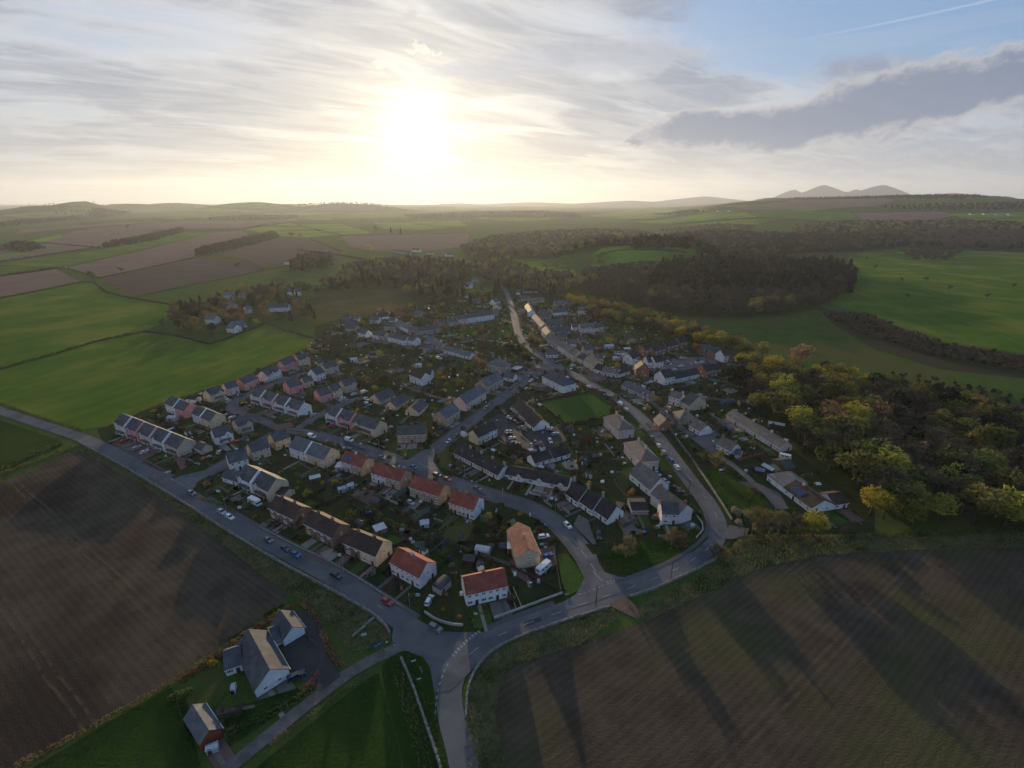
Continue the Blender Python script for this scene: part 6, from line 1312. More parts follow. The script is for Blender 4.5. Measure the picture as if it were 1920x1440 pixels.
# field hedges (photo pixels)
FH = [
 ([(-160, 735), (0, 758), (60, 780), (150, 808), (180, 806)], 1.6, 1.6, 'green', 'low hedge between the south road and the striped field'),
 ([(200, 800), (300, 757), (433, 717), (560, 660), (592, 643)], 1.2, 1.2, 'olive', 'hedge running behind the new houses along the field'),
 ([(0, 693), (100, 665), (183, 640), (270, 622)], 1.8, 1.6, 'green', 'dark hedge dividing the two striped fields'),
 ([(270, 622), (333, 631), (393, 646), (430, 634), (500, 607)], 1.8, 1.4, 'bare', 'ragged hedge round the west hamlet gardens'),
 ([(0, 660), (0, 660)], 1, 1, 'green', ''),
 ([(-160, 590), (0, 560), (90, 543), (153, 530)], 2.2, 2.0, 'green', 'hedge above the upper striped field'),
 ([(153, 530), (176, 530), (200, 549), (247, 560), (313, 571)], 2.2, 2.0, 'bare', 'brown hedge curling below the dark ploughland'),
 ([(247, 556), (277, 552), (390, 529), (500, 507), (545, 498)], 2.2, 1.8, 'green', 'hedge along the lower edge of the dark ploughland'),
 ([(187, 522), (280, 502), (367, 483)], 2.2, 1.8, 'green', 'hedge between the brown and dark ploughlands'),
 ([(367, 483), (430, 482), (470, 492), (500, 505)], 2.5, 2.5, 'olive', 'yellowish hedge at the end of the conifer belt'),
 ([(0, 499), (110, 503), (123, 503), (187, 522)], 2.5, 2.0, 'green', 'hedge crossing left below the green strip'),
 ([(500, 607), (540, 622), (590, 636)], 1.4, 1.4, 'bare', 'hedge beside the hamlet lane'),
 ([(0, 888), (60, 856), (118, 832)], 2.5, 2.0, 'green', 'thick hedge between road field and ploughland'),
 ([(0, 893), (70, 865), (140, 838)], 2.0, 1.4, 'olive', 'ragged bank along the top of the left ploughland'),
 ([(30, 1440), (212, 1345), (330, 1276), (420, 1218), (505, 1163), (545, 1138)], 1.6, 1.2, 'straw', 'straw-coloured bank below the left ploughland'),
 ([(330, 1282), (400, 1240), (470, 1188), (530, 1150), (560, 1135)], 1.6, 1.6, 'beech', 'brown beech hedge above the white lane house'),
 ([(565, 1133), (585, 1150), (600, 1175), (612, 1205), (625, 1235), (640, 1250)], 1.7, 1.5, 'beech', 'clipped brown beech hedge round the tarmac yard'),
 ([(505, 1400), (560, 1358), (625, 1312), (690, 1262)], 1.0, 1.0, 'straw', 'rough grass hedge on the far side of the lane'),
 ([(420, 1380), (500, 1345), (565, 1310), (592, 1290)], 1.8, 1.4, 'green', 'green hedge between the lane and white house lawn'),
 ([(565, 1300), (590, 1282), (594, 1264)], 1.6, 1.6, 'beech', 'short brown hedge at the drive entrance'),
 ([(1348, 1045), (1400, 1020), (1480, 1010), (1560, 1012)], 2.0, 1.2, 'straw', 'dead grass bank under the roadside trees'),
 ([(1560, 1012), (1700, 1003), (1830, 998), (2000, 992)], 2.2, 1.4, 'green', 'field hedge at the foot of the right wood'),
 ([(1295, 925), (1290, 905), (1260, 865), (1232, 825)], 1.2, 1.2, 'green', 'garden hedge along the main road by the pink pairs') if 0 else ([(1240, 790), (1275, 835), (1315, 885)], 1.4, 1.3, 'bare', 'brown hedge outside the main road curve'),
 ([(1045, 575), (1100, 588), (1160, 600), (1185, 612)], 2.0, 2.5, 'green', 'hedge behind the street gardens'),
 ([(370, 935), (405, 945), (440, 960)], 1.2, 1.2, 'olive', 'corner hedge at the crescent mouth'),
 ([(270, 868), (300, 882), (330, 884)], 1.2, 1.1, 'beech', 'brown hedge by the pale gable end'),
 ([(640, 990), (668, 965), (690, 952), (735, 985), (800, 1008)], 1.8, 2.0, 'olive', 'tall hedge between the back gardens'),
 ([(800, 1008), (850, 1020), (890, 1040)], .9, 1.0, 'bare', 'thin brown hedge below the dry lawn'),
 ([(822, 1000), (855, 978), (872, 968)], 1.2, 1.4, 'olive', 'hedge beside the dry square lawn'),
 ([(610, 880), (650, 905), (690, 915)], 1.2, 1.4, 'green', 'hedge behind the solar panel roof garden'),
 ([(1060, 800), (1100, 793), (1130, 788)], 2.2, 2.0, 'dark', 'dark clipped hedge below the bowling green'),
 ([(1225, 660), (1290, 655), (1340, 662)], 2.0, 2.0, 'green', 'hedge behind the brick estate'),
 ([(1320, 850), (1365, 876), (1395, 900)], 1.2, 1.2, 'green', 'hedge by the timber fence lane'),
 ([(1440, 905), (1480, 900), (1520, 892)], 1.4, 1.4, 'green', 'hedge above the flat-roofed garage'),
 ([(700, 735), (740, 752), (780, 762), (830, 772)], 1.6, 1.5, 'green', 'hedge below the tree-ringed white house'),
]
for l, w_, h_, k, lb_ in FH:
    if lb_: hedge(l, w_, h_, k, lb_, 18 if math.hypot(*G(*l[0])) < 400 else 9, size=None if math.hypot(*G(*l[0])) < 500 else .8)
for i, l in enumerate([[(0, 492), (190, 464), (345, 436)], [(80, 456), (190, 466)], [(290, 434), (460, 431)], [(455, 430), (560, 412)], [(560, 424), (640, 441)], [(640, 443), (880, 438)], [(150, 431), (330, 417)], [(330, 417), (560, 411)], [(150, 420), (400, 405)], [(0, 470), (80, 457)], [(583, 450), (640, 472)], [(400, 399), (560, 397)], [(700, 431), (880, 425)], [(640, 412), (860, 407)], [(1180, 414), (1330, 400)], [(1260, 421), (1420, 410)], [(1330, 394), (1500, 396)], [(1420, 409), (1540, 416), (1612, 413)], [(1590, 474), (1700, 466), (1920, 474)], [(1560, 400), (1760, 398)], [(0, 420), (240, 402)], [(560, 470), (640, 480), (700, 490)], [(0, 519), (105, 504)], [(860, 415), (1000, 412)], [(420, 392), (600, 386)]]):
    hedge(l, 4, 3.2, 'dark' if i % 2 else 'bare', 'thin dark field hedge on the far farmland', 1.6 if math.hypot(*G(*l[0])) > 1500 else 4, size=1.9, group='far field hedges')

# timber fences
fl = 'timber board fence dividing the back gardens'
for i, (p, q, h_, m) in enumerate([((853, 1025), (958, 1063), 1.7, 'timber_grey'), ((858, 1022), (945, 1016), 1.6, 'timber_dark'), ((957, 1063), (1050, 1112), 1.2, 'timber_dark'), ((1038, 1030), (1052, 1110), 1.0, 'timber_grey'), ((770, 1010), (800, 985), 1.6, 'timber'), ((735, 990), (765, 1018), .9, 'timber_grey'), ((690, 975), (730, 945), 1.6, 'timber_dark'), ((812, 965), (845, 948), 1.6, 'timber_dark'), ((620, 895), (660, 880), 1.5, 'timber_dark'), ((560, 870), (600, 892), 1.6, 'timber_grey'), ((1062, 885), (1085, 895), 1.7, 'timber'), ((1085, 895), (1080, 850), 1.7, 'timber_dark'), ((1150, 905), (1175, 935), 1.5, 'timber_grey'), ((1175, 935), (1215, 938), 1.6, 'timber_grey'), ((1382, 865), (1432, 852), 1.8, 'timber_red'), ((1168, 990), (1195, 975), 1.4, 'timber_grey'), ((1140, 965), (1170, 990), 1.3, 'timber_red'), ((1250, 760), (1268, 800), 1.3, 'timber_red'), ((1400, 820), (1432, 845), 1.4, 'timber'), ((880, 865), (915, 880), 1.4, 'timber_dark'), ((940, 850), (985, 862), 1.4, 'timber_dark'), ((1090, 825), (1150, 828), 1.0, 'timber_dark'), ((1080, 870), (1165, 868), 1.0, 'timber_dark'), ((1085, 850), (1160, 850), 1.0, 'timber_grey'), ((720, 1040), (790, 1000), 1.4, 'timber_dark'), ((785, 1055), (840, 1010), 1.0, 'timber_grey'), ((810, 1075), (870, 1030), 1.0, 'timber_dark'), ((590, 955), (650, 930), 1.5, 'timber_dark'), ((560, 945), (610, 918), 1.5, 'timber_dark'), ((650, 945), (700, 978), 1.5, 'timber_dark'), ((365, 800), (400, 815), 1.4, 'timber_dark'), ((300, 790), (345, 810), 1.4, 'timber_dark'), ((345, 1305), (362, 1345), 1.0, 'timber_dark'), ((326, 1292), (352, 1392), 1.0, 'timber_dark'), ((952, 1105), (968, 1143), .9, 'pale_sheet'), ((962, 1103), (978, 1140), .9, 'pale_sheet')]):
    lab = {'timber_red': 'orange stained board fence beside', 'pale_sheet': 'white handrail fence on the path of', 'timber_grey': 'weathered grey board fence near', 'timber_dark': 'dark board fence near', 'timber': 'brown board fence near'}[m]
    d_ = min(HOUSES, key=lambda hh: (hh[0] - G(*p)[0]) ** 2 + (hh[1] - G(*p)[1]) ** 2)
    near_ = [o for o in LABELS if LABELS[o][0].location.x == d_[0] and LABELS[o][0].location.y == d_[1]]
    short = ' '.join(near_[0].replace(',', '').split()[:2]) + ' ' + near_[0].split()[-3] + ' ' + ' '.join(near_[0].split()[-2:]) if 0 else ''
    pxfence(p, q, h_, m, lab + ' ' + ['the corner pair', 'the orange roof', 'the junction lawn', 'the verge', 'the allotment shed', 'the soil bed', 'the tall hedge', 'the fourth red roof', 'the first red roof', 'the cream gable', 'the pale patio', 'the low black roofs', 'the copper shrub', 'the double garage', 'the cottage lane end', 'the gravel drive', 'the steep cottages', 'the tiny brick cottage', 'the long low range', 'the dark-roofed row', 'the cream pair', 'the green hedge', 'the swing garden', 'the lower pink pair', 'the brown pairs', 'the upper lawns', 'the lower lawns', 'the washing line', 'the stepped row', 'the white tents', 'the field hedge', 'the left terrace', 'the lane house lawn', 'the lane house paddock', 'the corner house left side', 'the corner house right side'][i])
# sheds, greenhouses and garages
for p, q, d_, h_, wl, rf, lb_, kw in [
 (C3((1385, 1350)), C3((1465, 1278)), 3.6, 2.4, 'render_wall', 'felt', 'pale garage with dark barrel roof beside the white pair', dict(kind='barrel', cat='garage')),
 (C3((1200, 815)), C3((1310, 745)), 3.2, 2.3, 'timber', 'green_felt', 'long shed with green roof in the back gardens', {}), (C3((1115, 760)), C3((1155, 735)), 2.2, 2.0, 'timber', 'felt', 'small grey shed beside the long green shed', {}),
 (C3((1235, 850)), C3((1300, 838)), 3.0, 1.9, 'pale_sheet', 'pale_sheet', 'white tented shed below the long green shed', {}), (C3((905, 900)), C3((985, 870)), 4.0, 1.9, 'timber_grey', 'pale_sheet', 'low shed with pale sheet roof in back gardens', dict(kind='flat')),
 (C3((850, 680)), C3((925, 690)), 3.0, 1.9, 'timber', 'felt', 'dark round-topped shed behind the second red roof', dict(kind='barrel')), (C3((1060, 640)), C3((1140, 590)), 2.8, 2.1, 'timber', 'green_felt', 'green-roofed shed beside the third red roof', {}), (C3((1195, 1020)), C3((1270, 1010)), 2.8, 2.0, 'timber_grey', 'felt', 'grey shed at the top of the lower lawns', {}),
 (C3((595, 420)), C3((690, 420)), 4.5, 2.5, 'greenhouse', 'pale_sheet', 'white conservatory against the solar-panelled pair', dict(kind='flat')), (C3((620, 585)), C3((680, 570)), 2.5, 1.9, 'greenhouse', 'greenhouse', 'glass greenhouse left of the ruined patio', dict(cat='greenhouse')), (C3((690, 560)), C3((740, 545)), 2.5, 1.9, 'pale_sheet', 'pale_sheet', 'white garden tent left of the ruined patio', {}),
 (C3((410, 510)), C3((490, 490)), 3.0, 2.2, 'timber', 'pale_sheet', 'shed with white roof below the big pair', dict(kind='flat')), (C3((1550, 1120)), C3((1640, 1130)), 3.0, 2.2, 'timber_dark', 'felt', 'black shed behind the corner white pair', {}), (C3((1640, 1040)), C3((1745, 1060)), 3.0, 1.9, 'greenhouse', 'greenhouse', 'long polytunnel behind the grey fence', dict(kind='barrel', cat='greenhouse')),
 (C5((445, 718)), C5((510, 718)), 3.5, 2.5, 'w_brick', 'pale_sheet', 'small conservatory beside the orange-roofed house', dict(kind='flat')), (C5((385, 700)), C5((430, 705)), 2.5, 2.0, 'timber_dark', 'felt', 'dark shed left of the small conservatory', {}),
 (K8((330, 330)), K8((420, 420)), 3.5, 2.3, 'timber', 'green_felt', 'timber shed with green roof, left of two by caravan', {}), (K8((570, 395)), K8((720, 375)), 9.0, 2.8, 'timber', 'green_felt', 'big timber shed with green roof below the caravan', {}), (K8((115, 380)), K8((260, 410)), 3.5, 1.6, 'timber_dark', 'skylight', 'low cold frame left of the green sheds', {}), (K8((210, 310)), K8((370, 400)), 3.0, 1.9, 'timber_dark', 'greenhouse', 'black framed greenhouse left of the green sheds', dict(cat='greenhouse')),
 (C4((450, 350)), C4((550, 375)), 6.0, 2.3, 'w_brick', 'felt', 'flat-roofed clubhouse garage by the bowling green', dict(kind='flat', cat='garage')), (C4((470, 225)), C4((545, 225)), 6.0, 2.4, 'w_brick', 'felt', 'dark-roofed bus garage by the street junction', dict(kind='flat', cat='garage')),
 (C4((315, 225)), C4((360, 235)), 9.0, 2.2, 'timber_dark', 'greenhouse', 'first lock-up roof beside the stone villa', dict(kind='flat', cat='garage')), (C4((350, 205)), C4((395, 212)), 9.0, 2.2, 'timber_dark', 'felt', 'second lock-up roof beside the stone villa', dict(kind='flat', cat='garage')),
 (C4((720, 680)), C4((770, 690)), 3.0, 2.1, 'timber_grey', 'felt', 'grey shed below the bowling green wall', {}), (C4((875, 1030)), C4((920, 1030)), 2.4, 2.2, 'pale_sheet', 'green_felt', 'pale playhouse among the allotments', {}), (C4((775, 800)), C4((820, 800)), 2.8, 2.0, 'timber', 'felt', 'brown shed beside the copper shrub', {}), (C4((920, 900)), C4((980, 890)), 3.0, 2.0, 'timber_dark', 'green_felt', 'dark green shed among the allotments', {}),
 (K5((1540, 1120)), K5((1740, 1100)), 3.5, 2.2, 'tarp_blue', 'felt', 'blue-walled shed above the long low range', {}), (K5((1330, 1080)), K5((1530, 1100)), 3.5, 2.2, 'timber_dark', 'felt', 'dark long shed above the long low range', {}), (K5((1815, 1130)), K5((1940, 1130)), 3.5, 2.2, 'timber', 'felt', 'brown shed at the edge of the big trees', {}), (K5((0, 380)), K5((100, 370)), 4.5, 2.3, 'w_white', 'r_bluegrey', 'pale blue shed left of the brick estate', {}),
 (K2((1550, 1010)), K2((1700, 1010)), 4.5, 2.3, 'pale_sheet', 'r_slate', 'pale blue workshop east of the street', {}), (K2((1520, 1090)), K2((1650, 1085)), 3.5, 2.1, 'pale_sheet', 'pale_sheet', 'pale blue low shed below the workshop', {}), (K2((1380, 920)), K2((1530, 910)), 5.0, 2.2, 'greenhouse', 'greenhouse', 'long glass house east of the street', dict(cat='greenhouse')), (K2((1690, 770)), K2((1790, 765)), 4.0, 2.4, 'timber_grey', 'r_slate', 'open summerhouse on the east lawn', {}), (K2((1680, 955)), K2((1780, 950)), 3.5, 2.1, 'timber_grey', 'pale_sheet', 'grey shed at the edge of east lawn', {}),
 (K1((420, 700)), K1((540, 690)), 4.0, 2.2, 'timber_dark', 'r_slate', 'grey-roofed shed among the western gardens', {}), (K1((140, 800)), K1((240, 790)), 4.0, 2.2, 'pale_sheet', 'pale_sheet', 'white garden marquee among the western gardens', {}), (K1((1120, 880)), K1((1210, 870)), 3.5, 2.0, 'pale_sheet', 'pale_sheet', 'white tent behind the tree-ringed house', {}), (K1((1460, 940)), K1((1540, 930)), 3.0, 2.0, 'timber', 'r_bluegrey', 'blue roofed shed right of tree-ringed house', {}), (K1((610, 170)), K1((720, 165)), 4.0, 2.2, 'teal', 'pale_sheet', 'pale teal shed above the old village', {}), (K1((860, 85)), K1((920, 90)), 4.0, 2.2, 'w_white', 'pale_sheet', 'tiny white shed by the rough pasture edge', {}),
 (C2((600, 460)), C2((670, 465)), 5.0, 2.3, 'w_white', 'r_dark', 'dark-roofed garage by the field hedge', dict(cat='garage')), (C2((455, 600)), C2((520, 600)), 3.5, 2.0, 'greenhouse', 'greenhouse', 'pale glass greenhouse below the pink gable', dict(cat='greenhouse')), (C6((440, 1075)), C6((440, 1075)), 1, 1, 'timber', 'felt', '', {}),
 (K7((232, 1428)), K7((335, 1392)), 1.6, 1.5, 'greenhouse', 'greenhouse', 'small greenhouse below the red-gabled outbuilding', dict(cat='greenhouse')), (K7((455, 880)), K7((490, 870)), 2.0, 1.6, 'pale_sheet', 'pale_sheet', 'small white garden hut beside the lane house', {}), (C7((1120, 800)), C7((1240, 820)), 3.0, 2.0, 'timber', 'pale_sheet', 'pale roofed lean-to behind the long low range', {}), (C7((905, 640)), C7((985, 640)), 3.0, 2.2, 'timber_dark', 'felt', 'dark shed under the tall lime tree', {})]:
    if lb_: pxshed(p, q, d_, h_, wl, rf, lb_, **kw)

# ------------------------------------------------------------------ posts, people, banner
LAMP = MB(); LAMP.tube([(0, 0, 0), (0, 0, 5.6)], [.09, .05], 6); LAMP.tube([(0, 0, 5.55), (.5, 0, 5.75)], .035, 5); LAMPM = LAMP.mesh('lamp_column', M['post']); HEADM = MB().frus((.35, .95, -.1, .1), 5.68, (.4, .9, -.06, .06), 5.82).mesh('lamp_head', M['metal'])
for i, (x, y, wh_) in enumerate([(338, 880, 'by the beech-hedged drive'), (424, 954, 'on the lawn by the motorhome'), (645, 1074, 'before the lower brown pair'), (769, 1139, 'before the white pair'), (872, 895, 'on the bank of the long cottage row'), (942, 938, 'above the fourth red roof'), (1041, 957, 'by the steep cottages'), (763, 883, 'opposite the middle road mouth'), (630, 838, 'by the white van'), (711, 842, 'by the tan semi'), (964, 732, 'on the middle road'), (1050, 808, 'beside the far car park corner'), (950, 800, 'at the car park mouth'), (1142, 1124, 'at the crescent end'), (295, 914, 'beside the stone wall'), (906, 802, 'by the cream pair'), (1010, 690, 'at the street junction'), (1119, 716, 'on the forecourt lawn'), (1269, 668, 'in the east car park'), (1320, 672, 'on the right of east car park')]):
    x_, y_ = G(x, y); r_ = root('street_lamp', (x_, y_, .1), rng.uniform(0, 6.28), 'grey street lamp ' + wh_, 'street lamp', 'street lamps'); put('lamp_column', LAMPM, r_); put('lamp_head', HEADM, r_)
POLE = MB().tube([(0, 0, -.3), (0, 0, 8.2)], [.15, .11], 7).mesh('pole_shaft', M['pole_wood']); ARM = MB().box(-.7, .7, -.05, .05, 7.6, 7.72).mesh('cross_arm', M['pole_wood'])
for x, y, wh_ in [(1117, 1137, 'beside the field gateway'), (1257, 1090, 'along the field wall'), (1549, 992, 'below the solar bungalow'), (968, 640, 'beside the street green'), (1394, 1010, 'at the road bend trees'), (795, 600, 'behind the upper village row'), (1290, 930, 'outside the main road curve')]:
    x_, y_ = G(x, y); r_ = root('telegraph_pole', (x_, y_, 0), rng.uniform(0, 3), 'brown wooden telegraph pole ' + wh_, 'telegraph pole', 'telegraph poles'); put('pole_shaft', POLE, r_); put('cross_arm', ARM, r_)
def person(px, top, legs, label, a=0.0):
    me = bpy.data.meshes.new('person'); bm = bmesh.new()
    V = dict(pel=(0, 0, .95), ch=(0, 0, 1.30), nk=(0, 0, 1.50), hd=(.02, 0, 1.68), ls=(0, .20, 1.42), le=(.03, .28, 1.14), lh=(.16, .25, .90), rs=(0, -.20, 1.42), re=(-.02, -.29, 1.15), rh=(.10, -.27, .90), lk=(.06, .10, .50), lf=(-.02, .11, .06), lt=(.14, .12, .03), rk=(.0, -.10, .50), rf=(-.10, -.11, .06), rt=(.06, -.12, .03), lhp=(0, .10, .90), rhp=(0, -.10, .90))
    vv = {k: bm.verts.new(p) for k, p in V.items()}
    for s in ('pel-ch', 'ch-nk', 'nk-hd', 'ch-ls', 'ls-le', 'le-lh', 'ch-rs', 'rs-re', 're-rh', 'pel-lhp', 'lhp-lk', 'lk-lf', 'lf-lt', 'pel-rhp', 'rhp-rk', 'rk-rf', 'rf-rt'):
        p, q = s.split('-'); bm.edges.new((vv[p], vv[q]))
    bm.to_mesh(me); bm.free(); o = put('person', me); md = o.modifiers.new('skin', 'SKIN')
    rad = dict(pel=.16, ch=.17, nk=.065, hd=.11, ls=.075, le=.05, lh=.04, rs=.075, re=.05, rh=.04, lk=.07, lf=.05, lt=.045, rk=.07, rf=.05, rt=.045, lhp=.10, rhp=.10)
    for i, k in enumerate(V): me.skin_vertices[0].data[i].radius = (rad[k], rad[k])
    me.skin_vertices[0].data[0].use_root = True
    sb = o.modifiers.new('sub', 'SUBSURF'); sb.levels = 1; sb.render_levels = 1
    dg = bpy.context.evaluated_depsgraph_get(); me2 = bpy.data.meshes.new_from_object(o.evaluated_get(dg)); o.modifiers.clear(); o.data = me2
    me2.materials.clear()
    for m in (top, legs, 'skin', 'cloth_dark'): me2.materials.append(M[m])
    for p in me2.polygons:
        z = p.center.z; y = abs(p.center.y); p.material_index = 3 if z > 1.74 or z < .09 else 2 if z > 1.5 or (z < .96 and y > .21) else 0 if z > .93 else 1; p.use_smooth = True
    x, y = G(*px); o.location = (x, y, .22); o.rotation_euler = (0, 0, a); return tag(o, label, 'person')
person((726, 1211), 'cloth_white', 'cloth_dark', 'person in a white top standing by the blue banner', 2.0)
person((741, 1212), 'cloth_dark', 'cloth_white', 'person in dark top and pale trousers walking on the lane', .5)
person((720, 1224), 'cloth_red', 'cloth_dark', 'person in a dark red top at the lane edge', 3.6)
# the long blue banner on two posts beside the lane, with its illegible white print
a, b = G(700, 1219), G(717, 1208); rz = math.atan2(b[1] - a[1], b[0] - a[0]); L = math.hypot(b[0] - a[0], b[1] - a[1])
bn = root('banner', (a[0], a[1], .12), rz, 'long blue banner with white print on posts beside the lane', 'banner')
MB().box(0, L, -.02, .02, .35, 1.25).build('banner_sheet', M['rubber_blue'], parent=bn)
pr = MB()
for i in range(9): pr.box(L * .12 + i * L * .085, L * .12 + i * L * .085 + L * .05, -.028, -.021, .66 + .1 * (i % 3 == 1), .92)
pr.build('print', M['cloth_white'], parent=bn)
for x in (0.0, L): MB().tube([(x, .05, -.1), (x, .05, 1.4)], .05, 6).build('post', M['timber_dark'], parent=bn)
def small_sign(px, m, w_, h_, lb_, z=.7):
    x, y = G(*px); r_ = root('sign', (x, y, .1), .3, lb_, 'sign'); MB().box(-w_ / 2, w_ / 2, -.03, .0, z, z + h_).build('board', M[m], parent=r_)
    for s in (-1, 1): MB().box(s * w_ * .4 - .04, s * w_ * .4 + .04, .0, .07, 0, z + h_).build('post', M['timber_dark'], parent=r_)
small_sign((683, 1196), 'pale_sheet', 1.6, 1.0, 'pale notice board on the roadside paddock')
small_sign((786, 1278), 'pale_sheet', 1.1, .5, 'white finger sign on the grass bank'); small_sign((776, 1244), 'pale_sheet', 1.3, .5, 'white name sign at the lane corner'); small_sign((1063, 1116), 'paint', 1.4, .5, 'white low sign at the grass verge tip', .2)
bx_, by_ = G(790, 1258); bch = root('bench', (bx_, by_, .12), 2.0, 'weathered bench on the grass bank at the junction', 'bench'); MB().box(-.9, .9, -.25, .25, .40, .46).build('seat', M['timber_grey'], parent=bch); MB().box(-.9, .9, .20, .26, .50, .95).build('backrest', M['timber_grey'], parent=bch)
for s in (-.75, .75): MB().box(s - .05, s + .05, -.22, .24, -.1, .40).build('leg', M['timber_grey'], parent=bch)
# dumper with an orange cover near the bend
x, y = G(1206, 1001); q = root('garden_trailer', (x, y, .2), .6, 'small blue trailer heaped with an orange cover', 'trailer'); MB().box(-1.0, 1.0, -.7, .7, .35, .9).build('body', M['car_blue'], parent=q)
MB().frus((-1.9, -.1, -.75, .75), .3, (-1.5, -.5, -.4, .4), 1.3).build('cover', M['l_orange'], parent=q)
for s in (-1, 1): put('wheel', WHEEL, q, (.2, s * .75, .32))

